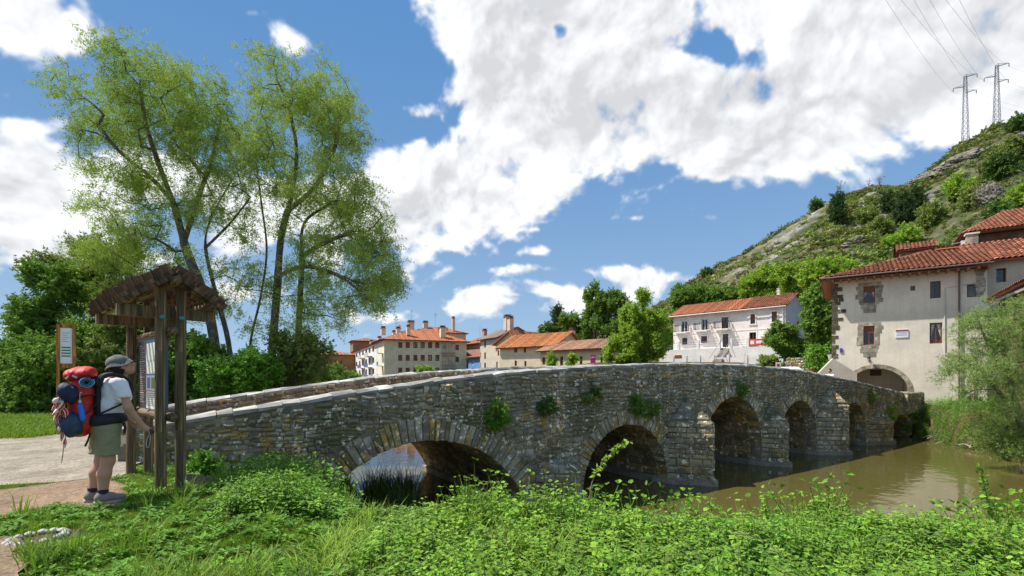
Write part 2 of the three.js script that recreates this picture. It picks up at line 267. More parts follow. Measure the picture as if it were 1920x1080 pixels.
// the river: murky water with slow ripples
{
  const P = [], N = 40; for (let i = 0; i <= N; i++) { const v = lerp(-66, 30, i / N); P.push(fromUV(leftEdge(v) - 1.6, v)); }
  for (let i = N; i >= 0; i--) { const v = lerp(-66, 30, i / N); P.push(fromUV(rightEdge(v) + 1.6, v)); }
  const g = new THREE.ShapeGeometry(new THREE.Shape(P.map(([x, d]) => new THREE.Vector2(x, d)))); g.rotateX(-Math.PI / 2); g.translate(0, WATER, 0);
  const p = g.attributes.position, uv = new Float32Array(p.count * 2); for (let i = 0; i < p.count; i++) { const [u, v] = toUV(p.getX(i), -p.getZ(i)); uv[i * 2] = u / 5; uv[i * 2 + 1] = v / 9; }
  g.setAttribute('uv', new THREE.BufferAttribute(uv, 2));
  const ripple = grey(1024, (u, v) => .5 + (fbm(u * 10, v * 22, 4, 91, 0) - .5) * .5 * sstep(.35, .7, fbm(u * 3, v * 3, 3, 93, 3)) + (fbm(u * 26, v * 60, 3, 92, 0) - .5) * .28 * sstep(.5, .72, fbm(u * 2, v * 2, 3, 94, 2)));
  structure('river', g, mat([.098, .084, .024], .06, { bumpMap: ripple, bumpScale: .022 }), 'murky olive brown river water flowing under the bridge');
}
// gravel road on the left bank and the trodden earth in front of the board
const onGround = (px, py) => { const D = EYE * F / (py - 705); return [(px - 960) / F * D, D]; };
const rough = (P, amp, n = 8, s = 1) => { const out = []; P.forEach((a, i) => { const b = P[(i + 1) % P.length], L = Math.hypot(b[0] - a[0], b[1] - a[1]), k = Math.max(1, Math.min(60, Math.round(L * n))); for (let j = 0; j < k; j++) { const t = j / k, x = lerp(a[0], b[0], t), y = lerp(a[1], b[1], t); out.push([x + (fbm(x * 3, y * 3, 4, s) - .5) * amp * 2, y + (fbm(x * 3 + 40, y * 3, 4, s + 3) - .5) * amp * 2]); } }); return out; };
const ROAD = rough([[-60, 4.6], [-12, 5.6], [-8.4, 6.0], [-6.7, 6.25], [-5.55, 6.75], [-5.9, 7.5], [-6.45, 8.3], [-9.95, 13.55], [-11.2, 13.6], [-11.4, 11.2], [-13, 10.75], [-60, 11.4]], .16);
const DIRT = rough([onGround(-160, 990), onGround(-160, 925), onGround(0, 921), onGround(110, 905), onGround(170, 893), onGround(232, 903), onGround(246, 925), onGround(232, 950), onGround(120, 948), onGround(50, 962), onGround(0, 976)], .10, 12, 5);
const DIRT2 = rough([onGround(-200, 1120), onGround(-200, 1015), onGround(30, 1012), onGround(60, 1026), onGround(28, 1040), onGround(46, 1062), onGround(10, 1120)], .07, 14, 8);
const sheet = (name, P, y, m, label) => { const g = new THREE.ShapeGeometry(new THREE.Shape(P.map(([x, d]) => new THREE.Vector2(x, d)))); const q = g.attributes.position, uv = new Float32Array(q.count * 2); for (let i = 0; i < q.count; i++) { uv[i * 2] = q.getX(i) * .5; uv[i * 2 + 1] = q.getY(i) * .5; } g.setAttribute('uv', new THREE.BufferAttribute(uv, 2)); g.rotateX(-Math.PI / 2); g.translate(0, y, 0); return structure(name, g, m, label); };
sheet('road', ROAD, .012, M.gravel, 'pale gravel road leading onto the bridge');
sheet('footpath', DIRT, .008, M.dirt, 'trodden earth in front of the information shelter');
sheet('footpath', DIRT2, .028, M.dirt, 'bare earth at the lower left of the lawn');
const bare = (X, D) => inPoly(X, D, ROAD) || inPoly(X, D, DIRT) || inPoly(X, D, DIRT2);

// the wooded, rocky hill beyond the village
const ridge = [[-1.2, 300, 10], [-.2, 320, 14], [.08, 300, 20], [.30, 262, 39], [.40, 240, 53], [.49, 226, 60], [.578, 215, 69], [.667, 205, 76.5], [.756, 200, 80], [.82, 196, 79.5], [.85, 192, 81], [.933, 187, 90.5], [1.01, 182, 96], [1.067, 178, 97], [1.4, 165, 116], [2.2, 140, 130]];
const ridgeAt = (a) => { for (let i = 1; i < ridge.length; i++) if (a <= ridge[i][0]) { const t = (a - ridge[i - 1][0]) / (ridge[i][0] - ridge[i - 1][0]); return [lerp(ridge[i - 1][1], ridge[i][1], t), lerp(ridge[i - 1][2], ridge[i][2], t)]; } return ridge[ridge.length - 1].slice(1); };
function hillPoint(a, t) {
  const [Dr, Yr] = ridgeAt(a), Df = lerp(150, 76, sstep(.1, .55, a)), Yf = townY(40, Df) - 2;
  const D = lerp(Df, Dr, t), k = t <= 1 ? Math.pow(t, .92) : 1 - (t - 1) * 1.6, X = a * D;
  const rock = sstep(.50, .62, fbm(X * .035 + 3, D * .05, 4, 101));
  const env = t <= 1 ? Math.sin(Math.PI * clamp(t)) : 0;
  let Y = lerp(Yf, Yr, k) + env * ((fbm(X * .03, D * .03, 5, 103) - .5) * 14 + rock * (fbm(X * .16, D * .16, 4, 104) - .4) * 6) + (fbm(X * .22, D * .22, 5, 105) - .5) * 3.0;
  return [X, Y, D, rock];
}
{
  const na = 420, nt = 130, pos = [], col = [], uv = [], idx = [];
  for (let j = 0; j <= nt; j++) for (let i = 0; i <= na; i++) {
    const a = lerp(-1.2, 2.2, i / na), t = j / nt * 1.35, [X, Y, D, rock] = hillPoint(a, t); pos.push(X, Y, -D); uv.push(X * .08, D * .08);
    const n = fbm(X * .06, D * .06, 5, 107), n2 = fbm(X * .3, D * .3, 4, 108), ro = sstep(.56, .63, fbm(X * .05 + 7, D * .07 + Y * .05, 5, 109) * .7 + rock * .3);
    let c = mixc([.075, .095, .03], [.20, .18, .085], sstep(.36, .64, n * .6 + n2 * .4)); c = mixc(c, mixc([.22, .21, .19], [.42, .39, .34], n2), ro * (.35 + .6 * sstep(.4, .6, fbm(X * .5, D * .5 + Y * .4, 4, 111)))); col.push(...c);
  }
  const w = na + 1;
  for (let j = 0; j < nt; j++) for (let i = 0; i < na; i++) { const a = j * w + i; idx.push(a, a + 1, a + w, a + 1, a + w + 1, a + w); }
  const g = new THREE.BufferGeometry(); g.setAttribute('position', new THREE.Float32BufferAttribute(pos, 3)); g.setAttribute('uv', new THREE.Float32BufferAttribute(uv, 2)); g.setAttribute('color', new THREE.Float32BufferAttribute(col, 3)); g.setIndex(idx); g.computeVertexNormals();
  structure('hill', g, mat([1, 1, 1], .95, { map: T.mottle, vertexColors: true, bumpMap: T.coarse, bumpScale: .5 }), 'steep hillside of scrub, dry grass and pale rock');
}
// ---------------------------------------------------------------- plants: leaf sprays, trees, shrubs
function leafAt(P, N, base, dir, up, L, Wd, bend = .15, detailed = false) {      // a leaf folded along its midrib
  const side = dir.clone().cross(up).normalize(), nn = side.clone().cross(dir).normalize();
  const q = (t, s, h) => base.clone().addScaledVector(dir, t * L).addScaledVector(side, s * Wd / 2).addScaledVector(nn, h * L - t * t * bend * L);
  const put = (...v) => { for (const p of v) P.push(p.x, p.y, p.z); };
  if (!detailed) { const a = q(0, 0, 0), l = q(.42, -1, .06), r = q(.42, 1, .06), t = q(1, 0, 0); put(a, l, t, a, t, r); } else {
    const a = q(0, 0, 0), m = q(.5, 0, -.02), t = q(1, 0, -.03), l1 = q(.22, -.9, .05), l2 = q(.52, -.85, .05), r1 = q(.22, .9, .05), r2 = q(.52, .85, .05), l3 = q(.8, -.38, 0), r3 = q(.8, .38, 0);
    put(a, m, l1, l1, m, l2, l2, m, l3, l3, m, t, a, r1, m, r1, r2, m, r2, r3, m, r3, t, m);
  }
}
const geoOf = (P) => { const g = new THREE.BufferGeometry(); g.setAttribute('position', new THREE.Float32BufferAttribute(P, 3)); g.computeVertexNormals(); return g; };
const dirOf = () => { const z = R(-1, 1), a = R(0, 6.283), r = Math.sqrt(1 - z * z); return V(r * Math.cos(a), z, r * Math.sin(a)); };
function sprayGeo(seed, n, L, Wd, len, droop, spread = 1) {                       // a twig of length len along +y with n leaves
  const keep = rnd; rnd = rngOf(seed); const P = [];
  for (let i = 0; i < n; i++) {
    const t = (i + .6) / n, b = V(R(-.05, .05) * len, t * len, R(-.05, .05) * len), d = V(R(-1, 1) * spread, R(.1, .9) - droop, R(-1, 1) * spread).normalize();
    leafAt(P, null, b, d, Math.abs(d.y) > .9 ? V(1, 0, 0) : dirOf(), L * R(.7, 1.15), Wd * R(.8, 1.15));
  }
  rnd = keep; return geoOf(P);
}
const G = {
  willow: [1, 2, 3].map((s) => sprayGeo(s, 18, .17, .034, .62, .55, .55)),
  broad: [4, 5, 6].map((s) => sprayGeo(s, 16, .12, .075, .38, .25)),
  far: [7, 8].map((s) => sprayGeo(s, 18, .34, .20, .8, .2)),
  needle: [9, 10].map((s) => sprayGeo(s, 26, .34, .07, .7, .1)),
};
const dummy = new THREE.Object3D(), colr = new THREE.Color();
function scatter(name, geo, material, list, parent) {                              // list: {p, q?|dir?, s, c?}
  const o = new THREE.InstancedMesh(geo, material, list.length); o.name = parent ? name : numbered(name); o.castShadow = o.receiveShadow = true;
  list.forEach((e, i) => {
    dummy.position.copy(e.p); if (e.dir) { dummy.quaternion.setFromUnitVectors(V(0, 1, 0), e.dir); dummy.rotateY(e.spin ?? R(0, 6.283)); } else dummy.rotation.set(R(-.2, .2), R(0, 6.283), R(-.2, .2));
    typeof e.s === 'number' ? dummy.scale.setScalar(e.s) : dummy.scale.copy(e.s); dummy.updateMatrix(); o.setMatrixAt(i, dummy.matrix);
    const k = e.c ?? R(.75, 1.2); Array.isArray(k) ? colr.setRGB(...k) : colr.setRGB(k * R(.92, 1.08), k, k * R(.85, 1.1)); o.setColorAt(i, colr);
  });
  (parent || scene).add(o); return o;
}
// A tree: stems are polylines, branches reach from them to points spread through the crown, sprays of leaves sit on the branches.
function tree(o) {
  const keep = rnd; rnd = rngOf(o.seed ?? 1);
  const root = o.stems[0][0].clone(), t = thing(o.name, o.label, o.category ?? 'tree', [root.x, root.y, root.z], 0, o.group), nodes = [], chains = [];
  const add = (p, parent) => { nodes.push({ p, parent, n: 0 }); return nodes.length - 1; };
  for (const st of o.stems) {
    const pts = curve(st.map((p) => p.clone().sub(root)), st.length * 5), ch = []; let prev = -1;
    if (st.from !== undefined) { let best = 1e9; nodes.forEach((nd, i) => { const d = nd.p.distanceTo(pts[0]); if (d < best) { best = d; prev = i; } }); ch.push(prev); }
    for (const p of pts) { prev = add(p, prev); ch.push(prev); }
    chains.push({ ch, stem: true });
  }
  const targets = [];
  for (const b of o.crown) { const [c, r, n] = b; for (let i = 0; i < n; i++) { const d = dirOf().multiplyScalar(Math.cbrt(R(.12, 1))); targets.push(V(c.x - root.x + d.x * r[0], c.y - root.y + d.y * r[1], c.z - root.z + d.z * r[2])); } }
  const low = o.low ?? 0;
  const near = (q) => { let best = 1e9, bi = 0; for (let i = 0; i < nodes.length; i++) { const p = nodes[i].p; if (p.y < low) continue; const dy = q.y - p.y, d = q.distanceTo(p) + (dy < 0 ? -dy * .9 : 0); if (d < best) { best = d; bi = i; } } return [bi, best]; };
  for (const q of targets) q.far = near(q)[1];
  targets.sort((a, b) => a.far - b.far);
  const sprays = [];
  for (const q of targets) {
    const [bi, dist] = near(q), a = nodes[bi].p, k = clamp(Math.round(dist / (o.seg ?? .7)), 2, 6), ch = [bi]; let prev = bi;
    const mid = a.clone().lerp(q, .5).add(V(R(-.12, .12) * dist, R(.0, .22) * dist, R(-.12, .12) * dist));
    for (let i = 1; i <= k; i++) { const s = i / k, p = a.clone().multiplyScalar((1 - s) ** 2).addScaledVector(mid, 2 * s * (1 - s)).addScaledVector(q, s * s); prev = add(p, prev); ch.push(prev); }
    chains.push({ ch });
    const m = o.leaves / targets.length; let cnt = Math.floor(m) + (rnd() < m % 1 ? 1 : 0);
    const e = q.clone().sub(mid).normalize();
    while (cnt--) {
      const s = Math.pow(rnd(), .6), p = a.clone().lerp(q, lerp(.35, 1.05, s)).add(dirOf().multiplyScalar((o.puff ?? .5) * Math.cbrt(rnd())));
      const dir = dirOf().multiplyScalar(.8).add(e.clone().multiplyScalar(.5)).add(V(0, o.hang ? -R(.3, 1.6) * o.hang : .25, 0)).normalize();
      sprays.push({ p, dir, s: R(.7, 1.25) * (o.leafScale ?? 1), c: R(.78, 1.18) });
    }
  }
  for (let i = nodes.length - 1; i >= 0; i--) { nodes[i].n += 1; if (nodes[i].parent >= 0) nodes[nodes[i].parent].n += nodes[i].n; }
  const top = Math.max(...nodes.filter((n) => n.parent < 0).map((n) => n.n)), rad = (i) => Math.max(o.twig ?? .008, o.radius * Math.pow(nodes[i].n / top, .5));
  const geos = chains.map(({ ch, stem }) => { const r = ch.map((i, k) => (k === 0 && !stem ? Math.min(rad(ch[1]) * 1.1, rad(i)) : rad(i))); r[r.length - 1] *= .6; return tube(ch.map((i) => nodes[i].p), r, stem ? 9 : o.sides ?? 4, false); });
  mesh('trunk', geos, o.bark ?? M.bark, t);
  scatter('crown', G[o.kind][(o.seed ?? 1) % G[o.kind].length], o.leaf, sprays, t).userData.kind = 'stuff';
  rnd = keep; return t;
}
const L_ = {
  willow: leafMat([.42, .54, .11], .5), willowGrey: leafMat([.33, .45, .13], .45), bright: leafMat([.36, .52, .055], .5), mid: leafMat([.20, .34, .045], .45), dark: leafMat([.115, .21, .035], .4), pine: leafMat([.07, .13, .035], .25), russet: leafMat([.24, .16, .10], .35),
  olive: leafMat([.26, .33, .07], .42), grass: leafMat([.25, .38, .04], .4), nettle: leafMat([.17, .36, .03], .4), bramble: leafMat([.26, .44, .04], .42), reed: leafMat([.16, .25, .06], .35), dry: leafMat([.42, .33, .18], .3),
};
// ---------------------------------------------------------------- the stone bridge
const topTab = [[-9, .42], [-7.9, .55], [-6.98, .68], [-4.05, 1.10], [-1.54, 1.42], [0, 1.56], [3.65, 1.776], [7.2, 1.877], [10.75, 1.868], [14.85, 1.70], [20, 1.23], [26.1, .55], [29.4, .25]];
const topY = (u) => { for (let i = 1; i < topTab.length; i++) if (u <= topTab[i][0]) { const a = topTab[i - 1], b = topTab[i]; return lerp(a[1], b[1], (u - a[0]) / (b[0] - a[0])); } return topTab[topTab.length - 1][1]; };
const DECK = .86, BW = 6.5, U0 = -7.9, U1 = 26.4, UE = 29.3;
// arches: [centre u, centre y, radius, ring thickness, stones in the ring, pointed]
const arches = [[-2.37, -3.055, 3.02, .50, 58], [4.25, -1.88, 1.85, .40, 40], [9.9, -1.17, 1.85, .40, 40], [14.72, -1.14, 1.55, .34, 34], [19.98, -1.25, 1.39, .32, 24], [26.0, -2.2, 1.5, .30, 20]];
const archTop = (k, u) => { const [cu, cy, r] = arches[k], d = u - cu; return Math.abs(d) < r ? Math.max(cy, -9) + Math.sqrt(r * r - d * d) : -9; };
const inArch = (u, y, m = 0) => arches.some(([cu, cy, r]) => Math.abs(u - cu) < r + m && (y < cy ? true : Math.hypot(u - cu, y - cy) < r + m));
{
  const bridge = thing('stone_bridge', 'long medieval humpback stone bridge with six arches over the river', 'bridge', [0, 0, -B0], .5863);
  const bed = -3.4;
  // masonry core, one slice between openings so that every arch is a real tunnel
  const out = []; out.push([U0, bed]);
  const sorted = arches;
  for (const [cu, cy, r] of sorted) {
    if (cy > bed) { out.push([cu - r, bed]); for (let i = 0; i <= 28; i++) { const a = Math.PI - i / 28 * Math.PI; out.push([cu + Math.cos(a) * r, cy + Math.sin(a) * r]); } out.push([cu + r, bed]); }
  }
  out.push([UE, bed]);
  for (let u = UE; u > U0; u -= .5) out.push([u, topY(u) - DECK]);
  out.push([U0, topY(U0) - DECK]);
  mesh('masonry_core', boxUV(prism(out, BW).translate(0, 0, -BW), .25), M.mortar, bridge);
  // parapets
  const parapet = (z, th, name, a, b) => { const P = []; for (let u = a; u < b; u += .5) P.push([u, topY(u) - DECK]); P.push([b, topY(b) - DECK]); for (let u = b; u > a; u -= .5) P.push([u, topY(u) - .09]); P.push([a, topY(a) - .09]); return mesh(name, boxUV(prism(P, th).translate(0, 0, z), .25), M.mortar, bridge); };
  parapet(-.48, .48, 'parapet', U0, U1); parapet(-BW, .48, 'parapet', -8.9, 27.5).material = M.brownwall;
  { const st = []; rnd = rngOf(305); for (let r = 0; r < 6; r++) for (let u = -8.9 + R(0, .2); u < 27.2;) { const l = R(.14, .4), h = .125, y0 = topY(u + l / 2) - .80 + r * h, k = R(.7, 1.15); st.push(tint(boxUV(lump(l * .96, h * R(.85, 1.02), .07, .14, .36).translate(u + l / 2, y0 + h / 2, -BW + .485), .3), [k * 1.25, k * 1.02, k * .86])); u += l; } mesh('parapet_stones', st, M.bridge, bridge).userData.kind = 'stuff'; }
  { const P = []; for (let u = U0 - .2; u <= UE; u += .5) P.push([u, topY(u) - DECK + .004]); const n = P.length; const g = []; for (let i = 0; i + 1 < n; i++) { const [a, b] = [P[i], P[i + 1]]; g.push([a[0], a[1], -.48], [b[0], b[1], -.48], [b[0], b[1], -BW + .48], [a[0], a[1], -.48], [b[0], b[1], -BW + .48], [a[0], a[1], -BW + .48]); } mesh('roadway', boxUV(tri(g), .5), M.cobble, bridge); }
  // coping stones along both parapets
  rnd = rngOf(301);
  for (const [z0, a, b] of [[-.48, U0, U1], [-BW, -8.9, 27.5]]) for (let u = a; u < b - .1;) {
    const l = Math.min(R(.22, .62), b - u), ya = topY(u), yb = topY(u + l), e = R(-.01, .035), j = () => R(-.024, .02), h0 = -.085, P = [];
    const q = (x, y, z) => [x, y, z], gz0 = z0 - e + R(-.01, .01), gz1 = z0 + .48 + e + R(-.012, .015), gap = .006, u0 = u + gap, u1 = u + l - gap;
    const A = [q(u0, ya + h0, gz1), q(u1, yb + h0, gz1), q(u1, yb - .02 + j(), gz1), q(u0, ya - .02 + j(), gz1)], C = [q(u0, ya + .02 + j(), gz1 - .09), q(u1, yb + .02 + j(), gz1 - .09), q(u1, yb + .03 + j(), gz0 + .09), q(u0, ya + .03 + j(), gz0 + .09)], Bk = [q(u0, ya + h0, gz0), q(u1, yb + h0, gz0), q(u1, yb - .02, gz0), q(u0, ya - .02, gz0)];
    const quad = (a1, b1, c1, d1) => P.push(a1, b1, c1, a1, c1, d1);
    quad(A[0], A[1], A[2], A[3]); quad(A[3], A[2], C[1], C[0]); quad(C[0], C[1], C[2], C[3]); quad(C[3], C[2], Bk[2], Bk[3]); quad(Bk[1], Bk[0], Bk[3], Bk[2]); P.push(A[0], A[3], C[0], A[0], C[0], C[3], A[0], C[3], Bk[3], A[0], Bk[3], Bk[0], A[1], C[1], A[2], A[1], C[2], C[1], A[1], Bk[2], C[2], A[1], Bk[1], Bk[2]); quad(A[1], A[0], Bk[0], Bk[1]);
    const k = R(.6, 1.12); mesh('coping_stone', tint(boxUV(tri(P), .35, R(0, 3), R(0, 3)), [k, k * R(.97, 1), k * R(.92, .98)]), M.coping, bridge); u += l;
  }
  // arch rings: every voussoir a wedge of its own
  for (const [cu, cy, r, th, n] of arches) {
    const a0 = cy < WATER ? Math.asin((WATER - .3 - cy) / r) : -.02;
    const cuts = [0]; for (let i = 0; i < n; i++) cuts.push(cuts[i] + R(.7, 1.35)); const tot = cuts[n];
    for (let i = 0; i < n; i++) {
      const f0 = lerp(Math.PI - a0, a0, (cuts[i] + .05) / tot), f1 = lerp(Math.PI - a0, a0, (cuts[i + 1] - .05) / tot), ro = r + th * R(.8, 1.18), ri = r - R(0, .03), z = R(.035, .075), d = .42;
      if (f0 < 0 || f1 > Math.PI) continue;
      const p = (f, rr, zz) => [cu + Math.cos(f) * rr, cy + Math.sin(f) * rr, zz], c = .018, ca = c / r;
      const bk = [p(f0, ri, -d), p(f1, ri, -d), p(f1, ro, -d), p(f0, ro, -d)], md = [p(f0, ri, z - c), p(f1, ri, z - c), p(f1, ro, z - c), p(f0, ro, z - c)], fr = [p(f0 - ca, ri + c, z), p(f1 + ca, ri + c, z), p(f1 + ca, ro - c, z + R(-.012, .012)), p(f0 - ca, ro - c, z + R(-.012, .012))], P = [];
      for (let k = 0; k < 4; k++) { const m = (k + 1) % 4; P.push(bk[k], bk[m], md[m], bk[k], md[m], md[k], md[k], md[m], fr[m], md[k], fr[m], fr[k]); } P.push(fr[0], fr[1], fr[2], fr[0], fr[2], fr[3]);
      const g = R(.7, 1.2), y = rnd() < .28 ? [1.0, .86, .5] : [1, .98, .93]; mesh('voussoir', tint(boxUV(tri(P), .45, R(0, 2), R(0, 2)), y.map((x) => x * g * 1.3)), M.bridge, bridge);
    }
  }
  // facing stones in uneven courses, upstream face; the 300 that show largest are parts, the others one part
  const faces = []; let y = -3.2;
  while (y < 1.95) {
    const low = y < -.6, h = low ? R(.10, .19) : R(.07, .145);
    for (let u = U0 + R(0, .2); u < UE - .1;) {
      const l = lerp(.09, .36, Math.pow(rnd(), 1.5)) * (low ? 1.1 : .95), um = u + l / 2, wob = (fbm(um * .55, y * .8, 3, 311) - .5) * .5 + R(-.02, .02), ym = y + h / 2 + wob + .10 * Math.sin(um * .5);
      const lim = topY(um) - .11; const free = !arches.some(([cu, cy, r, th]) => { const m = th * .86 + .02; return [[u, ym - h / 2], [u + l, ym - h / 2], [u, ym + h / 2], [u + l, ym + h / 2], [um, ym]].some(([a, b]) => b < cy ? Math.abs(a - cu) < r + (b < cy ? .0 : m) : Math.hypot(a - cu, b - cy) < r + m); });
      const pier = u > U1 - .2 && ym > -.75;
      if (free && ym + h / 2 < lim && ym > WATER - .5 && !pier && u + l < UE) faces.push([um, ym, l * R(.93, 1.02), h * R(.88, 1.06)]);
      u += l;
    }
    y += h * .985;
  }
  const order = faces.map((f, i) => { const [X, D] = fromUV(f[0], 0); return [f[2] * f[3] / D / D * (f[1] > -1.9 ? 1 : .2), i]; }).sort((a, b) => b[0] - a[0]).map((e) => e[1]), big = new Set(order.slice(0, 300)), rest = [];
  faces.forEach(([u, ym, l, h], i) => {
    const d = R(.05, .10), g = tint(boxUV(lump(l, h, d, .17, .38).rotateZ(R(-.09, .09)).translate(u, ym, d / 2 - .034 + R(-.014, .016)), .3), (() => { const k = lerp(.95, 1.38, rnd()), w = rnd(), c = w < .05 ? [1.0, .88, .68] : w < .14 ? [.86, .92, .76] : w < .3 ? [1.05, 1.05, 1.08] : [1, .95, .84]; return c.map((x) => x * k); })());
    if (big.has(i)) mesh('stone', g, M.bridge, bridge); else rest.push(g);
  });
  const restMesh = mesh('small_stones', rest, M.bridge, bridge); restMesh.userData.kind = 'stuff';
  // stones lining the tunnels
  const lining = [];
  arches.forEach(([cu, cy, r], k) => {
    const bl = (P0) => lining.push(P0), rows = [];
    for (let yy = WATER - .3; yy < cy - .05; yy += .24) for (const s of [-1, 1]) rows.push([s, yy, null]);
    const seg = Math.max(10, Math.round(Math.PI * r / .26)), a0 = cy < WATER ? Math.asin((WATER - .2 - cy) / r) : 0;
    for (const [s, yy] of rows) for (let z = -BW + .05; z < -.45;) { const l = Math.min(R(.25, .6), -.42 - z); bl(lump(l * .97, .225, .07, .04, .25).rotateY(s > 0 ? -Math.PI / 2 : Math.PI / 2).translate(cu + s * (r - .006 + R(-.008, .012)), yy + .12, z + l / 2)); z += l; }
    for (let i = 0; i < seg; i++) { const f = lerp(a0, Math.PI - a0, (i + .5) / seg), wd = (Math.PI - 2 * a0) * r / seg; for (let z = -BW + .05; z < -.45;) { const l = Math.min(R(.25, .7), -.42 - z); bl(lump(l * .97, wd * .94, .07, .04, .25).rotateY(-Math.PI / 2).rotateZ(f).translate(cu + Math.cos(f) * (r - .004 + R(-.01, .012)), cy + Math.sin(f) * (r - .004), z + l / 2)); z += l; } }
  });
  const li = lining.map((g) => { const k = R(.55, 1.1); return tint(boxUV(g, .35), [k * 1.45, k * 1.22, k * .85]); });
  mesh('tunnel_stones', li, M.bridge, bridge).userData.kind = 'stuff';
  // cutwaters: wedge-shaped pier noses with sloping caps
  for (const [ua, ub, un, p, yt, cap] of [[.55, 2.35, 1.5, .7, -1.15, .35], [6.12, 8.02, 6.95, 1.12, -.05, .75], [11.77, 13.15, 12.2, .8, -.35, .7], [16.3, 18.55, 17.3, .85, .15, .8], [21.4, 24.4, 23, .6, -.9, .6]]) {
    const stones = [], core = prism([[ua, 0], [un, p], [ub, 0]], yt + 3.4).rotateX(-Math.PI / 2).scale(1, 1, -1).translate(0, bed, 0);
    const flip = core.toNonIndexed(); const pp = flip.attributes.position; for (let i = 0; i < pp.count; i += 3) { const t1 = [pp.getX(i + 1), pp.getY(i + 1), pp.getZ(i + 1)]; pp.setXYZ(i + 1, pp.getX(i + 2), pp.getY(i + 2), pp.getZ(i + 2)); pp.setXYZ(i + 2, ...t1); } flip.computeVertexNormals();
    const c = mesh('cutwater', boxUV(flip, .25), M.mortar, bridge);
    mesh('cap', boxUV(tri([[ua, yt, 0.01], [un, yt, p], [lerp(ua, ub, .5), yt + cap, 0.01], [un, yt, p], [ub, yt, 0.01], [lerp(ua, ub, .5), yt + cap, 0.01]]), .25), M.mortar, c);
    for (const [x0, z0, x1, z1] of [[ua, 0, un, p], [un, p, ub, 0]]) {
      const L = Math.hypot(x1 - x0, z1 - z0), ang = Math.atan2(-(z1 - z0), x1 - x0);
      for (let yy = WATER - .5; yy < yt - .05;) { const h = Math.min(R(.14, .26), yt - yy); for (let s = .0; s < L - .03;) { const l = Math.min(R(.16, .45), L - s), d = R(.05, .09); const k = lerp(.9, 1.4, rnd()); stones.push(tint(boxUV(lump(l * .96, h * .93, d, .06, .3).translate(0, 0, d / 2 - .02).rotateY(ang).translate(lerp(x0, x1, (s + l / 2) / L), yy + h / 2, lerp(z0, z1, (s + l / 2) / L)), .3), [k, k * .96, k * .86])); s += l; } yy += h; }
      const t = cap + .0; for (let m = 0; m < 5; m++) { const f = (m + 1.1) / 5.8; for (let s = 0; s < (z1 === 0 ? 2 : 3); s++) { const q = (s + .5) / 3, bx = lerp(x0, x1, q), bz = lerp(z0, z1, q), ax = lerp(ua, ub, .5); const k = R(.6, 1.2); stones.push(tint(boxUV(lump(L / 3 * (1 - f) * .95 + .03, .22, .07, .1, .3).rotateX(-.9).rotateY(ang).translate(lerp(bx, ax, f), yt + cap * f, lerp(bz, 0, f) + .02), .3), [k, k * .98, k * .9])); } }
    }
    mesh('facing_stones', stones, M.bridge, c).userData.kind = 'stuff';
    mesh('footing', boxUV(prism([[ua - .35, -.3], [ua - .12, .12], [un, p + .18], [ub + .12, .12], [ub + .35, -.3], [ub + .3, -BW], [ua - .3, -BW]].map(([x, z]) => [x, -z]), .5).rotateX(-Math.PI / 2).translate(0, WATER - .32, 0), .4), M.cobble, c);
  }
  // stub wall where the parapet meets the house
  mesh('end_pier', [boxUV(box(2.5, 1.2, 1.5, 27.65, -.1, -.55), .3)], M.mortar, bridge);
  for (let i = 0; i < 50; i++) { const k = R(.6, 1.1), r = Math.floor(i / 10), cIdx = i % 10; mesh('stone', tint(boxUV(lump(R(.22, .26), .22, .07, .06, .3).translate(26.54 + cIdx * .247, -.57 + r * .232, .215), .3), [k, k * .95, k * .85]), M.bridge, bridge); }
}
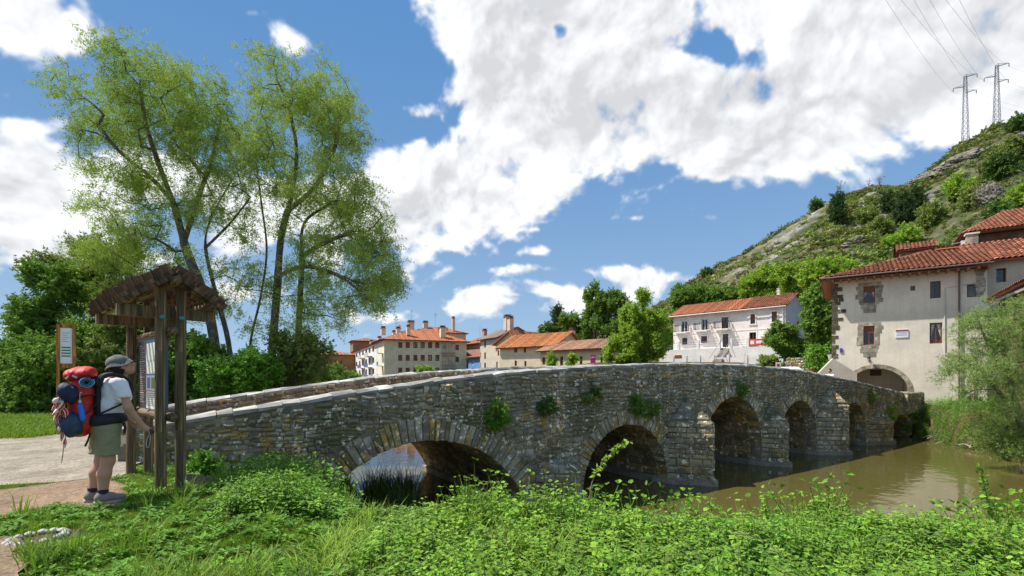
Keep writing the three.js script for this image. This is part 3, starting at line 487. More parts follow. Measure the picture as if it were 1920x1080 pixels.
// ---------------------------------------------------------------- information shelter, sign, hiker
{
  rnd = rngOf(41);
  // local x: along the board from the near posts to the far posts; local z: towards the road side (the reader's back is at -z)
  const A = [-4.30, 6.05], Bp = [-5.58, 7.2], L = Math.hypot(Bp[0] - A[0], Bp[1] - A[1]), turn = Math.atan2(Bp[1] - A[1], Bp[0] - A[0]);
  const s = thing('information_shelter', 'rustic log shelter with pitched plank roof over an information panel', 'shelter', [A[0], 0, -A[1]], turn);
  const col = (g, k = 1) => tint(g, [k * R(.95, 1.05), k, k * R(.92, 1.02)]);
  const log = (name, a, b, r, parent = s, k = 1) => { const n = 6, pts = [], rr = []; for (let i = 0; i <= n; i++) { pts.push(a.clone().lerp(b, i / n).add(V(R(-.004, .004), 0, R(-.004, .004)))); rr.push(r * R(.96, 1.04)); } const g = tube(pts, rr, 12); return mesh(name, col(g, k), M.log, parent); };
  const G2 = .105;                                            // half gap between the posts of a pair (they stand either side of the board)
  for (const x of [0, L]) for (const z of [-G2, G2]) { const p = log('post', V(x, -.25, z), V(x, 2.63 - (x ? .06 : 0), z), .062, s, R(.8, 1)); mesh('bolt_cap', tube([V(x - .066, 2.17, z), V(x - .08, 2.17, z)], .03, 10), M.bolt, p); }
  // cross beams clasped by the posts, panel head and sill logs
  for (const x of [0, L]) { const b = mesh('cross_beam', col(boxUV(box(.085, .14, 1.04, x ? x - .12 : x + .12, 2.24, 0)), .9), M.log, s); }
  log('head_log', V(-.14, 2.0, 0), V(L + .12, 2.0, 0), .058, s, 1.15);
  log('sill_log', V(-.14, .92, 0), V(L + .1, .92, 0), .058, s, 1.0);
  // plates, ridge and rafters
  for (const z of [-.44, .44]) log('wall_plate', V(-.2, 2.37, z), V(L + .13, 2.37, z), .062, s, 1.2);
  log('ridge_log', V(-.28, 2.61, 0), V(L + .14, 2.61, 0), .06, s, 1.05);
  const eY = 2.37, eZ = .53, rY = 2.74;
  for (const z of [-1, 1]) {
    for (const x of [-.15, L / 2, L + .1]) mesh('rafter', col(beam(V(x, rY - .09, 0), V(x, eY - .02, z * eZ * .97), .07, .09), .8), M.plank, s);
    // three rows of boards, overlapping like shingles, each board a part
    const rows = 6, x0 = -.22, x1 = L + .16;
    for (let r = 0; r < rows; r++) {
      const f0 = r / rows, f1 = (r + 1.25) / rows, yA = lerp(rY, eY, f0), zA = lerp(.0, eZ, f0), yB = lerp(rY, eY, Math.min(f1, 1.06)), zB = lerp(0, eZ, Math.min(f1, 1.06));
      for (let x = x0; x < x1 - .02;) { const w = Math.min(R(.14, .26), x1 - x), up = .016 + .004 * R(0, 1); mesh('shingle', col(beam(V(x + w / 2, yA + up - .012, z * zA), V(x + w / 2, yB + up + .010, z * zB), w * .985, .012, V(1, 0, 0)).clone(), R(.55, 1.05)), M.plank, s); x += w; }
    }
    mesh('barge_board', col(beam(V(-.23, rY - .03, 0), V(-.23, eY - .04, z * eZ * 1.03), .10, .03, V(1, 0, 0)), .7), M.plank, s);
    mesh('barge_board', col(beam(V(L + .17, rY - .03, 0), V(L + .17, eY - .04, z * eZ * 1.03), .10, .03, V(1, 0, 0)), .7), M.plank, s);
  }
  // the panel: printed on the reader's side
  const cv = document.createElement('canvas'); cv.width = 512; cv.height = 440; const c = cv.getContext('2d');
  c.fillStyle = '#ece9df'; c.fillRect(0, 0, 512, 440);
  c.translate(160, 0); c.fillStyle = '#4a3a36'; c.fillRect(-160, 0, 160, 440); c.fillStyle = '#2f6fa5'; c.fillRect(0, 0, 352, 16); c.fillStyle = '#5b3a68'; c.fillRect(-14, 0, 14, 440);
  for (let i = 0; i < 26; i++) { c.fillStyle = i % 7 === 0 ? '#d8cfc0' : '#a89f94'; c.fillRect(-140, 24 + i * 15, 60 + (i * 37) % 68, 5); }
  c.fillStyle = '#dfe5cf'; c.fillRect(14, 28, 314, 180); c.strokeStyle = '#8aa37a'; c.lineWidth = 4; c.beginPath(); c.moveTo(20, 170); c.bezierCurveTo(120, 60, 190, 210, 322, 70); c.stroke(); c.strokeStyle = '#c98f55'; c.lineWidth = 2; c.beginPath(); c.moveTo(30, 60); c.bezierCurveTo(120, 160, 200, 60, 320, 180); c.stroke();
  c.fillStyle = '#2b7fb0'; c.fillRect(0, 216, 340, 9); c.fillStyle = '#4f7fae'; c.fillRect(20, 240, 60, 70); c.fillStyle = '#7d8f5a'; c.fillRect(100, 240, 80, 70); c.fillStyle = '#93714f'; c.fillRect(200, 240, 60, 70); c.fillStyle = '#d46a4a'; c.fillRect(0, 322, 340, 6);
  for (let i = 0; i < 7; i++) { c.fillStyle = '#77756f'; c.fillRect(20, 340 + i * 13, 280 - (i * 53) % 90, 4); }
  const ct = new THREE.CanvasTexture(cv); ct.colorSpace = THREE.SRGBColorSpace;
  const pan = mesh('information_panel', box(L - .16, .98, .022, L / 2, 1.46, -.02), mat([.10, .20, .34], .5), s);
  const face = new THREE.PlaneGeometry(L - .22, .94).rotateY(Math.PI).translate(L / 2, 1.46, -.0345); 
  tag(mesh('printed_sheet', face, mat([1, 1, 1], .45, { map: ct }), pan), 'printed panel with map, pictures and text lines');
}
{
  // the small wooden sign beside the hedge
  const s = thing('wooden_signpost', 'orange wooden frame holding a white notice with green lines before the hedge', 'sign', [at(124, 790, 13.5).x, 0, -13.5], .75);
  for (const x of [-.165, .165]) mesh('post', tint(boxUV(box(.075, 3.0 + (x > 0 ? .06 : -.03), .10, x, 1.4, 0)), [2.1, 1.15, .5]), M.log, s);
  mesh('rail', tint(boxUV(box(.255, .12, .06, 0, 1.72, 0)), [2.1, 1.15, .5]), M.log, s); mesh('rail', tint(boxUV(box(.255, .08, .06, 0, 2.84, 0)), [2.1, 1.15, .5]), M.log, s);
  const cv = document.createElement('canvas'); cv.width = 128; cv.height = 320; const c = cv.getContext('2d'); c.fillStyle = '#e6ebe6'; c.fillRect(0, 0, 128, 320);
  for (let i = 0; i < 5; i++) { c.fillStyle = '#8b9a92'; c.fillRect(22, 40 + i * 20, 80 - (i * 23) % 40, 5); } for (let i = 0; i < 4; i++) { c.fillStyle = '#2f7a52'; c.fillRect(14, 170 + i * 26, 100, 13); }
  const t = new THREE.CanvasTexture(cv); t.colorSpace = THREE.SRGBColorSpace;
  const b = mesh('notice_board', box(.255, 1.0, .03, 0, 2.29, 0), mat([.75, .76, .74], .6), s); mesh('printed_sheet', new THREE.PlaneGeometry(.245, .98).translate(0, 2.29, .018), mat([1, 1, 1], .6, { map: t }), b);
}
// ------------------------------------------------ the hiker: local x = the way she faces, z = her right hand side (towards the viewer)
const hikerAt = [-4.66, 5.5], hikerTurn = Math.atan2(.718, .696);
{
  rnd = rngOf(51);
  const p = thing('person', 'hiker in grey sun hat, white T-shirt and khaki shorts reading the panel', 'person', [hikerAt[0], .012, -hikerAt[1]], hikerTurn);
  const skinM = mat([.50, .27, .18], .55), arm = [[.105, 1.345, .185], [.175, 1.07, .235], [.30, .865, .215]], armL = [[.10, 1.34, -.185], [.15, 1.07, -.23], [.26, .88, -.17]];
  const leg = (z, dx) => [capsule([.01, .86, z], [.015 + dx * .5, .47, z], .095, .064), capsule([.015 + dx * .5, .47, z], [-.02 + dx * .7, .32, z], .062, .063), capsule([-.02 + dx * .7, .32, z], [-.03 + dx, .09, z], .062, .042), capsule([-.03 + dx, .07, z], [.10 + dx, .045, z + .01 * Math.sign(z)], .045, .035)];
  const torso = [ellipsoid([.0, .90, 0], [.135, .13, .175]), ellipsoid([.04, 1.08, 0], [.125, .17, .155]), ellipsoid([.07, 1.26, 0], [.125, .16, .18]), capsule([.085, 1.355, -.15], [.085, 1.355, .15], .06, .06), capsule([.095, 1.36, 0], [.13, 1.47, 0], .06, .055)];
  const limb = (a, r) => [capsule(a[0], a[1], r[0], r[1]), capsule(a[1], a[2], r[1], r[2])];
  // head tips back: face looks up along (cos, sin)
  const hc = [.155, 1.545, 0], up = .34, ca = Math.cos(up), sa = Math.sin(up), hp = (f, u, z) => [hc[0] + f * ca - u * sa, hc[1] + f * sa + u * ca, z];
  const head = smin(.022, ellipsoid(hp(-.005, .015, 0), [.098, .105, .076]), capsule(hp(.02, -.06, -.02), hp(.055, -.075, .0), .052, .034), capsule(hp(.02, -.06, .02), hp(.055, -.075, .0), .052, .034), capsule(hp(.088, .012, 0), hp(.112, -.018, 0), .011, .016), capsule(hp(.088, -.048, -.014), hp(.088, -.048, .014), .014, .014), capsule(hp(.086, -.06, -.012), hp(.086, -.06, .012), .011, .011), capsule(hp(.078, .035, -.035), hp(.078, .035, .035), .016, .016), ellipsoid(hp(-.012, -.005, .077), [.022, .03, .012]), ellipsoid(hp(-.012, -.005, -.077), [.022, .03, .012]));
  const bodyF = smin(.035, ...torso, ...leg(.095, 0), ...leg(-.095, -.07), ...limb(arm, [.050, .041, .030]), ...limb(armL, [.050, .041, .030]));
  const hand = (w, s, fist) => { const f = []; const W2 = [w[0] + .045, w[1] - .055, w[2]]; f.push(capsule(w, W2, .028, .034)); [-.028, -.009, .010, .028].forEach((o, i) => { const k = [W2[0] + .02, W2[1] - .022 + (i === 0 ? .006 : 0), W2[2] + o], l = [.95, 1.05, 1, .8][i], m = [k[0] + .034 * l, k[1] - .010, k[2]], e = [m[0] - .004, m[1] - .030 * l, k[2]]; f.push(capsule([W2[0], W2[1], W2[2] + o * .9], k, .012, .010), capsule(k, m, .010, .009), capsule(m, e, .009, .0075)); }); const th = [w[0] + .035, w[1] - .02, w[2] - s * .03], t2 = [th[0] + .035, th[1] - .02, th[2] - s * .008], t3 = [t2[0] + .025, t2[1] - .018, t2[2] + s * .008]; f.push(capsule([w[0] + .015, w[1] - .02, w[2] - s * .012], th, .017, .013), capsule(th, t2, .012, .010), capsule(t2, t3, .010, .008)); return smin(.008, ...f); };
  const hR = hand(arm[2], 1), hL = hand(armL[2], -1);
  const gBody = skinOf(bodyF, [-.25, -.02, -.36], [.42, 1.52, .36], .0125), gHead = skinOf(smin(.02, head, capsule([.105, 1.40, 0], [.14, 1.50, 0], .056, .05)), [.0, 1.36, -.11], [.32, 1.70, .11], .005);
  const gH = [skinOf(hR, [.24, .72, .13], [.48, .92, .30], .0045), skinOf(hL, [.20, .74, -.26], [.44, .93, -.08], .0045)];
  const body = mesh('body', [gBody, gHead, ...gH], skinM, p);
  const dark = mat([.012, .009, .008], .6);
  // eyes, hair
  for (const z of [-.032, .032]) { const e = new THREE.SphereGeometry(.0125, 10, 8).translate(...hp(.088, .016, z)); mesh('eye', e, mat([.05, .03, .02], .2), p); }
  mesh('mouth', tube([V(...hp(.101, -.054, -.02)), V(...hp(.104, -.054, 0)), V(...hp(.101, -.054, .02))], .0035, 5), mat([.33, .11, .09], .6), p);
  mesh('hair', skinOf((x, y, z) => { const d = smin(.03, ellipsoid(hp(-.028, .012, 0), [.098, .108, .088]), capsule(hp(-.07, -.05, 0), hp(-.075, -.125, 0), .06, .042))(x, y, z) + (fbm(x * 60 + z * 30, y * 20, 2, 5) - .5) * .012; const f = (x - hc[0]) * ca + (y - hc[1]) * sa; return Math.max(d, f - .045); }, [-.02, 1.33, -.12], [.28, 1.70, .12], .006), dark, p);
  // hat: crown, stitched brim
  const hatM = mat([.15, .15, .14], .95, { bumpMap: T.fine, bumpScale: .004 });
  const hat = mesh('sun_hat', skinOf((x, y, z) => { const f = (x - hc[0]) * ca + (y - hc[1]) * sa + .026, u = -(x - hc[0]) * sa + (y - hc[1]) * ca; const d = smin(.03, ellipsoid([0, .028, 0], [.116, .105, .102]), ellipsoid([-.012, .075, 0], [.088, .06, .08]))(f, u, z) + (fbm(f * 26 + 5, u * 20 + z * 22, 3, 88) - .5) * .014, din = d + .008; const crown = Math.max(d, -din, .045 - u); const rr = Math.hypot(f * .95, z), brim = Math.max(Math.abs(u - (.048 - (rr - .10) * 1.0 + .010 * Math.sin(Math.atan2(z, f) * 3 + .6))) - .004, rr - .136, .096 - rr); return Math.min(crown, brim); }, [-.06, 1.42, -.18], [.36, 1.73, .18], .005), hatM, p);
  // clothes: shells over the same body
  const cloth = (name, f, lo, hi, m, cell = .011) => mesh(name, skinOf(f, lo, hi, cell), m, p);
  const wr = (x, y, z, a) => (fbm(x * 16 + z * 9, y * 22 + z * 7, 3, 77) - .5) * a;
  const shirtF = smin(.04, ...torso.slice(0, 4), capsule(arm[0], [lerp(arm[0][0], arm[1][0], .55), lerp(arm[0][1], arm[1][1], .55), lerp(arm[0][2], arm[1][2], .55)], .058, .06), capsule(armL[0], [lerp(armL[0][0], armL[1][0], .55), lerp(armL[0][1], armL[1][1], .55), lerp(armL[0][2], armL[1][2], .55)], .058, .06));
  cloth('t_shirt', (x, y, z) => Math.max(shirtF(x, y, z) - .013 + wr(x, y, z, .016), .90 - y, (y - 1.19 - (Math.abs(z) < .16 ? -9 : 0)) < -.0 && Math.abs(z) > .235 ? .02 : -1, y - 1.40 - Math.max(0, .10 - Math.hypot(x - .1, z)) * -.3), [-.2, .86, -.36], [.34, 1.46, .36], mat([.80, .80, .82], .9));
  const shortF = smin(.05, torso[0], ellipsoid([-.01, .86, 0], [.15, .12, .185]), capsule([.01, .84, .098], [.015, .5, .10], .118, .108), capsule([.0, .84, -.098], [-.03, .5, -.10], .118, .108));
  cloth('shorts', (x, y, z) => Math.max(shortF(x, y, z) - .004 + wr(x, y, z, .022), y - .97, .535 - y), [-.24, .5, -.30], [.26, 1.0, .30], mat([.27, .25, .15], .95, { bumpMap: T.fine, bumpScale: .003 }));
  for (const [z, dx] of [[.095, 0], [-.095, -.07]]) {
    cloth('sock', (x, y, zz) => Math.max(capsule([-.03 + dx, .06, z], [-.028 + dx, .17, z], .05, .05)(x, y, zz), y - .155), [-.14 + dx, .02, z - .09], [.08 + dx, .2, z + .09], mat([.02, .02, .025], .9), .008);
    const shoe = cloth('shoe', smin(.03, capsule([-.06 + dx, .055, z], [.02 + dx, .06, z], .05, .052), capsule([.02 + dx, .05, z], [.14 + dx, .038, z + .012 * Math.sign(z)], .05, .036), capsule([-.04 + dx, .06, z], [-.035 + dx, .10, z], .05, .047)), [-.15 + dx, -.02, z - .09], [.22 + dx, .17, z + .09], mat([.22, .20, .18], .85), .007);
    mesh('sole', [box(.285, .026, .088, .035 + dx, .006, z + .004 * Math.sign(z)), tube([V(.0 + dx, .105, z - .03), V(.06 + dx, .092, z), V(.0 + dx, .105, z + .03)], .006, 5), tube([V(.04 + dx, .093, z - .03), V(.095 + dx, .078, z), V(.04 + dx, .093, z + .03)], .006, 5)], mat([.42, .40, .37], .8), shoe);
  }
}
{ // the camera in her hand
  const c = thing('compact_camera', 'small black pocket camera with wrist cord in the hiker\'s hand', 'camera', [hikerAt[0], .012, -hikerAt[1]], hikerTurn);
  mesh('camera_body', box(.03, .06, .095, .386, .776, .218), mat([.02, .02, .022], .4), c); mesh('lens', tube([V(.40, .776, .225), V(.418, .776, .225)], .02, 12), mat([.05, .05, .055], .25, { metalness: .6 }), c);
  mesh('wrist_cord', tube(curve([V(.37, .755, .25), V(.34, .68, .262), V(.345, .60, .262), V(.36, .60, .255), V(.375, .68, .255), V(.378, .755, .248)], 20), .0035, 5), mat([.55, .52, .46], .8), c);
}
{ // backpack
  rnd = rngOf(61);
  const b = thing('backpack', 'bulging red trekking rucksack hung with a blue mat roll, sacks and bottle', 'backpack', [hikerAt[0], .012, -hikerAt[1]], hikerTurn);
  const red = mat([.55, .018, .012], .6, { bumpMap: T.fine, bumpScale: .002 }), navy = mat([.012, .018, .06], .7), black = mat([.012, .012, .014], .75), teal = mat([.02, .05, .10], .6);
  const rw = (x, y, z, a) => (fbm(x * 13 + z * 8, y * 13 + z * 6, 3, 78) - .5) * a;
  mesh('main_bag', skinOf((x, y, z) => smin(.06, ellipsoid([-.24, 1.10, 0], [.15, .33, .17]), ellipsoid([-.24, .93, 0], [.18, .16, .18]), ellipsoid([-.23, 1.25, 0], [.15, .16, .165]))(x, y, z) + rw(x, y, z, .028), [-.5, .7, -.26], [.02, 1.5, .26], .013), red, b);
  mesh('back_panel', skinOf(smin(.03, ellipsoid([-.075, 1.1, 0], [.045, .33, .15]), capsule([-.09, 1.36, -.1], [-.09, 1.36, .1], .04, .04)), [-.2, .74, -.22], [.04, 1.48, .22], .013), black, b);
  const lid = mesh('lid', skinOf((x, y, z) => smin(.05, ellipsoid([-.26, 1.44, 0], [.17, .075, .165]), ellipsoid([-.17, 1.47, 0], [.10, .06, .14]))(x, y, z) + rw(x, y, z, .03), [-.48, 1.3, -.22], [.0, 1.6, .22], .012), red, b);
  mesh('reflective_strip', tube(curve([V(-.41, 1.40, .075), V(-.355, 1.435, .135), V(-.30, 1.41, .165)], 8), .014, 5), mat([.62, .60, .56], .4), lid);
  mesh('stuff_sack', skinOf((x, y, z) => smin(.04, capsule([-.42, 1.27, -.12], [-.43, 1.26, .15], .085, .085), capsule([-.33, 1.24, .1], [-.36, 1.20, .16], .09, .07))(x, y, z) + rw(x, y, z, .035), [-.58, 1.08, -.26], [-.18, 1.42, .3], .012), navy, b);
  mesh('sleeping_bag', skinOf((x, y, z) => smin(.05, ellipsoid([-.34, .90, .12], [.12, .14, .13]), ellipsoid([-.45, .95, .02], [.08, .13, .16]))(x, y, z) + rw(x, y, z, .03), [-.6, .7, -.22], [-.16, 1.12, .3], .012), teal, b);
  // rolled mat, spiral end towards the viewer
  const roll = []; { const pts = []; for (let i = 0; i <= 60; i++) { const a = i / 60 * Math.PI * 6.2, r = .016 + .058 * i / 60; pts.push([Math.cos(a) * r * 1.25, Math.sin(a) * r * .85]); } const P = []; for (let i = 0; i < 60; i++) { const [x0, y0] = pts[i], [x1, y1] = pts[i + 1], k = .885, q = (x, y, z) => [x, y, z]; const o = [q(x0, y0, 0), q(x1, y1, 0), q(x1 * k, y1 * k, 0), q(x0 * k, y0 * k, 0)], f = o.map(([x, y]) => [x, y, -.42]); const qd = (a, b1, c, d) => P.push(a, b1, c, a, c, d); qd(o[0], o[1], o[2], o[3]); qd(f[0], f[3], f[2], f[1]); qd(o[1], o[0], f[0], f[1]); qd(o[3], o[2], f[2], f[3]); } roll.push(tri(P).translate(-.20, 1.36, .235)); }
  mesh('sleeping_mat', roll, mat([.10, .42, .70], .8), b);
  const bottle = mesh('water_bottle', skinOf(smin(.012, capsule([-.262, 1.10, .185], [-.238, .965, .20], .036, .04)), [-.34, .88, .12], [-.17, 1.16, .27], .007), mat([.02, .16, .62], .35), b);
  mesh('bottle_cap', tube([V(-.266, 1.135, .184), V(-.272, 1.165, .183)], .018, 10), mat([.55, .6, .65], .5), bottle);
  mesh('bottle_cord', tube(curve([V(-.27, 1.16, .184), V(-.262, 1.25, .18), V(-.245, 1.24, .175)], 8), .005, 5), mat([.6, .6, .6], .8), bottle);
  // hip belt, shoulder straps, compression straps
  mesh('hip_belt', skinOf((x, y, z) => { const d = smin(.05, ellipsoid([.01, .93, 0], [.165, .10, .205]), ellipsoid([-.07, .92, 0], [.12, .10, .17]))(x, y, z); return Math.max(Math.abs(d) - .016, Math.abs(y - .945 - x * .1) - .062); }, [-.22, .84, -.27], [.24, 1.06, .27], .011), black, b);
  for (const s of [-1, 1]) {
    const z = s * .115;
    mesh('shoulder_strap', tube(curve([V(-.07, 1.30, z), V(-.02, 1.43, z), V(.085, 1.445, z), V(.20, 1.36, z * 1.12), V(.215, 1.24, z * 1.3), V(.15, 1.13, s * .185), V(.03, 1.06, s * .20), V(-.08, 1.0, s * .19)], 30), curve([V(-.07, 1.30, z), V(-.08, 1.0, z)], 30).map((_, i) => (i > 21 ? .011 : .024)), 7), black, b);
    mesh('compression_strap', tube(curve([V(-.08, 1.22, s * .155), V(-.22, 1.21, s * .19), V(-.37, 1.16, s * .12)], 10), .009, 5), black, b);
    mesh('compression_strap', tube(curve([V(-.08, 1.12, s * .15), V(-.2, 1.02, s * .20), V(-.38, .98, s * .16)], 10), .009, 5), black, b);
  }
  mesh('strap_end', tube(curve([V(.12, .93, .20), V(.15, .85, .215), V(.145, .78, .21)], 8), .014, 5), black, b);
  mesh('strap_end', tube(curve([V(-.15, .80, .15), V(-.18, .72, .17), V(-.21, .66, .16)], 8), .014, 5), black, b);
  // red and white scarf knotted at the back, with hanging ends
  const sc = document.createElement('canvas'); sc.width = sc.height = 64; const c = sc.getContext('2d'); c.fillStyle = '#b8281e'; c.fillRect(0, 0, 64, 64); c.fillStyle = '#e6d6c8'; for (let i = 0; i < 64; i += 12) { c.fillRect(i, 0, 4, 64); c.fillRect(0, i, 64, 3); } const st = new THREE.CanvasTexture(sc); st.colorSpace = THREE.SRGBColorSpace; st.wrapS = st.wrapT = THREE.RepeatWrapping;
  const sm = mat([1, 1, 1], .9, { map: st });
  const k = []; for (let i = 0; i < 9; i++) { const a = V(-.47 + R(-.08, .06), 1.13 + R(-.06, .08), .08 + R(-.08, .1)), e = V(-.47 + R(-.09, .07), 1.07 + R(-.16, .05), .10 + R(-.08, .1)); k.push(tube(curve([a, a.clone().lerp(e, .5).add(V(R(-.06, .06), R(.0, .06), R(0, .05))), e], 8), Array.from({ length: 9 }, (_, q) => .034 * Math.sin(Math.PI * (q + .7) / 9.6)), 7)); }
  mesh('checked_scarf', k, sm, b);
  for (let i = 0; i < 3; i++) { const x = -.43 - i * .03; mesh('scarf_end', tube(curve([V(x, 1.08, .13), V(x - .015, .95, .15), V(x + .01, .80 + i * .05, .15), V(x - .005, .66 + i * .07, .14)], 12), Array.from({ length: 13 }, (_, q) => .014 + .010 * Math.sin(q * 1.3 + i)), 6), sm, b); }
  mesh('cord_end', tube(curve([V(-.44, .66, .14), V(-.45, .58, .14), V(-.462, .50, .135)], 6), .007, 5), mat([.5, .42, .33], .9), b);
  for (const o of b.children) { const a = o.geometry.attributes.position; for (let i = 0; i < a.count; i++) { const x = a.getX(i); if (x < -.12) a.setX(i, -.12 + (x + .12) * .74); } for (const c2 of o.children) { const e = c2.geometry.attributes.position; for (let i = 0; i < e.count; i++) { const x = e.getX(i); if (x < -.12) e.setX(i, -.12 + (x + .12) * .74); } } }
}
// ---------------------------------------------------------------- houses
// a facade between two plan points; its frame has x along the wall (left to right), y up, z out of the wall
function Facade(P0, P1) {
  const dx = P1[0] - P0[0], dd = P1[1] - P0[1], L = Math.hypot(dx, dd), cx = dx / L, cd = dd / L;
  return { P0, L, turn: Math.atan2(dd, dx), loc(px, py) { const a = (px - 960) / F, t = (a * P0[1] - P0[0]) / (cx - a * cd), D = P0[1] + cd * t; return [t, EYE - (py - 705) / F * D]; }, rect(x0, y0, x1, y1) { const a = this.loc(x0, y1), b = this.loc(x1, y0), c = this.loc((x0 + x1) / 2, y1), d = this.loc((x0 + x1) / 2, y0); return [a[0], c[1], b[0], d[1]]; } };
}
const rectHole = ([x0, y0, x1, y1]) => [[x0, y0], [x0, y1], [x1, y1], [x1, y0]];
const wallGeo = (L, y0, y1, th, holes = []) => boxUV(prism([[0, y0], [L, y0], [L, y1], [0, y1]], th, holes.map((h) => (Array.isArray(h[0]) ? h : rectHole(h)))).translate(0, 0, -th), .3);
function windowIn(parent, [x0, y0, x1, y1], o = {}) {
  const w = x1 - x0, h = y1 - y0, cx = (x0 + x1) / 2, cy = (y0 + y1) / 2, f = o.frame ?? Math.min(.06, w * .09), z = -(o.set ?? .12), m = o.mat ?? M.brownwood, gs = [];
  gs.push(box(f, h, .06, x0 + f / 2, cy, z), box(f, h, .06, x1 - f / 2, cy, z), box(w - 2 * f, f, .06, cx, y1 - f / 2, z), box(w - 2 * f, f, .06, cx, y0 + f / 2, z));
  if (o.mullion !== false) gs.push(box(f * .9, h - 2 * f, .05, cx, cy, z)); if (o.transom) gs.push(box(w - 2 * f, f * .7, .045, cx, lerp(y0, y1, o.transom), z));
  const win = mesh(o.name ?? 'window', gs, m, parent);
  mesh('pane', box(w - 2 * f, h - 2 * f, .02, cx, cy, z - .03), M.glass, win);
  if (o.blind) mesh('blind', box(w - 2 * f, h * o.blind, .02, cx, y1 - f - h * o.blind / 2, z + .015), o.blindMat ?? M.brownwood, win);
  if (o.sill) mesh('sill', box(w + .16, .06, .2, cx, y0 - .03, .04), o.sillMat ?? M.white, win);
  if (o.curtain) for (const s of [-1, 1]) mesh('curtain', tri([[cx + s * (w / 2 - f), y1 - f, z - .012], [cx + s * w * .05, y1 - f, z - .012], [cx + s * (w / 2 - f), y0 + f + h * .25, z - .012]]), o.curtain, win);
  return win;
}
// barrel tiles over a convex polygon whose first two corners are the eave
function tileRoof(parent, pts, o = {}) {
  const a = pts[0], e = pts[1].clone().sub(a).normalize(), n0 = e.clone().cross(pts[2].clone().sub(a)).normalize(), up = n0.clone().cross(e).normalize(), n = n0.y > 0 ? n0 : n0.clone().negate();
  const P = pts.map((p) => [p.clone().sub(a).dot(e), p.clone().sub(a).dot(up)]), tw = o.w ?? .24, th = o.h ?? .36, m = o.mat ?? M.tile;
  const slab = []; for (let i = 1; i + 1 < pts.length; i++) slab.push(a.toArray(), pts[i].toArray(), pts[i + 1].toArray());
  const lo = n.clone().multiplyScalar(-.08), P3 = []; for (let i = 0; i < slab.length; i += 3) P3.push(slab[i], slab[i + 1], slab[i + 2]); for (let i = 0; i < slab.length; i += 3) P3.push(V(...slab[i + 2]).add(lo).toArray(), V(...slab[i + 1]).add(lo).toArray(), V(...slab[i]).add(lo).toArray());
  for (let i = 0; i < pts.length; i++) { const p = pts[i], q = pts[(i + 1) % pts.length]; P3.push(p.toArray(), p.clone().add(lo).toArray(), q.clone().add(lo).toArray(), p.toArray(), q.clone().add(lo).toArray(), q.toArray()); }
  const roof = mesh('roof', tint(tri(P3), [.9, .88, .86]), m, parent);
  const x0 = Math.min(...P.map((p) => p[0])), x1 = Math.max(...P.map((p) => p[0])), all = [], sides = o.sides ?? 5;
  for (let x = x0 + tw / 2; x < x1; x += tw) {
    let y0 = 1e9, y1 = -1e9; for (let i = 0; i < P.length; i++) { const [ax, ay] = P[i], [bx, by] = P[(i + 1) % P.length]; if ((ax <= x) !== (bx <= x)) { const y = lerp(ay, by, (x - ax) / (bx - ax)); y0 = Math.min(y0, y); y1 = Math.max(y1, y); } }
    if (y1 - y0 < .1) continue; y0 -= .04;
    const H = o.long ? y1 - y0 : th;
    for (let y = y0; y < y1 - .05; y += H) {
      const l = Math.min(H * 1.12, y1 + .05 - y), jx = R(-.02, .02) * tw, jz = R(0, .012), P4 = [], ring = (yy, r, lift) => Array.from({ length: sides + 1 }, (_, k) => { const f = Math.PI * k / sides; return a.clone().addScaledVector(e, x + jx - Math.cos(f) * r).addScaledVector(up, yy).addScaledVector(n, Math.sin(f) * r * .75 + lift + jz); });
      const r0 = ring(y, tw * .52, .035), r1 = ring(y + l, tw * .42, .006);
      for (let k = 0; k < sides; k++) P4.push(r0[k], r0[k + 1], r1[k + 1], r0[k], r1[k + 1], r1[k]);
      const k = R(.62, 1.25), w = rnd(), c = (o.tone ?? ((q) => (q < .08 ? [1.25, 1.35, 1.4] : q < .2 ? [.75, .72, .7] : q < .4 ? [1.1, 1.25, 1.25] : [1, 1, 1])))(w);
      all.push(tint(boxUV(tri(P4.map((p) => p.toArray())), .8), c.map((q) => q * k)));
    }
  }
  if (o.parts && all.length) { all.slice(0, 300).forEach((g) => mesh('roof_tile', g, m, roof)); if (all.length > 300) mesh('roof_tiles', all.slice(300), m, roof).userData.kind = 'stuff'; } else if (all.length) mesh('roof_tiles', all, m, roof).userData.kind = 'stuff';
  return roof;
}
function chimney(parent, x, y, z, w, h, d, m, capM = M.iron) { const c = mesh('chimney', boxUV(box(w, h, d, x, y + h / 2, z), .5), m, parent); mesh('chimney_cap', [box(w * 1.25, .1, d * 1.25, x, y + h + .05, z), box(w * .8, .28, d * .8, x, y + h + .24, z), box(w * 1.1, .08, d * 1.1, x, y + h + .42, z)], capM, c); return c; }
function antenna(parent, x, y, z, h) { const g = [bar(V(x, y, z), V(x, y + h, z), .03, 4)]; for (let i = 0; i < 5; i++) g.push(bar(V(x - .45 + i * .03, y + h - .15 - i * .16, z), V(x + .45 - i * .03, y + h - .15 - i * .16, z), .018, 4)); return mesh('antenna', g, M.steel, parent); }
// closed block behind a facade: side and rear walls, gables on the short ends when asked
function shell(parent, L, y0, y1, dep, m, th = .3, gable = 0, ridgeZ = .5) {
  const side = (x) => boxUV(prism([[0, y0], [dep - th, y0], [dep - th, y1], ...(gable ? [[dep * ridgeZ, y1 + gable]] : []), [0, y1]], th).rotateY(Math.PI / 2).translate(x, 0, -th), .3);
  mesh('side_wall', side(0), m, parent); mesh('side_wall', side(L - th), m, parent);
  mesh('rear_wall', boxUV(box(L - 2 * th, y1 - y0, th, L / 2, (y0 + y1) / 2, -dep + th / 2), .3), m, parent);
}

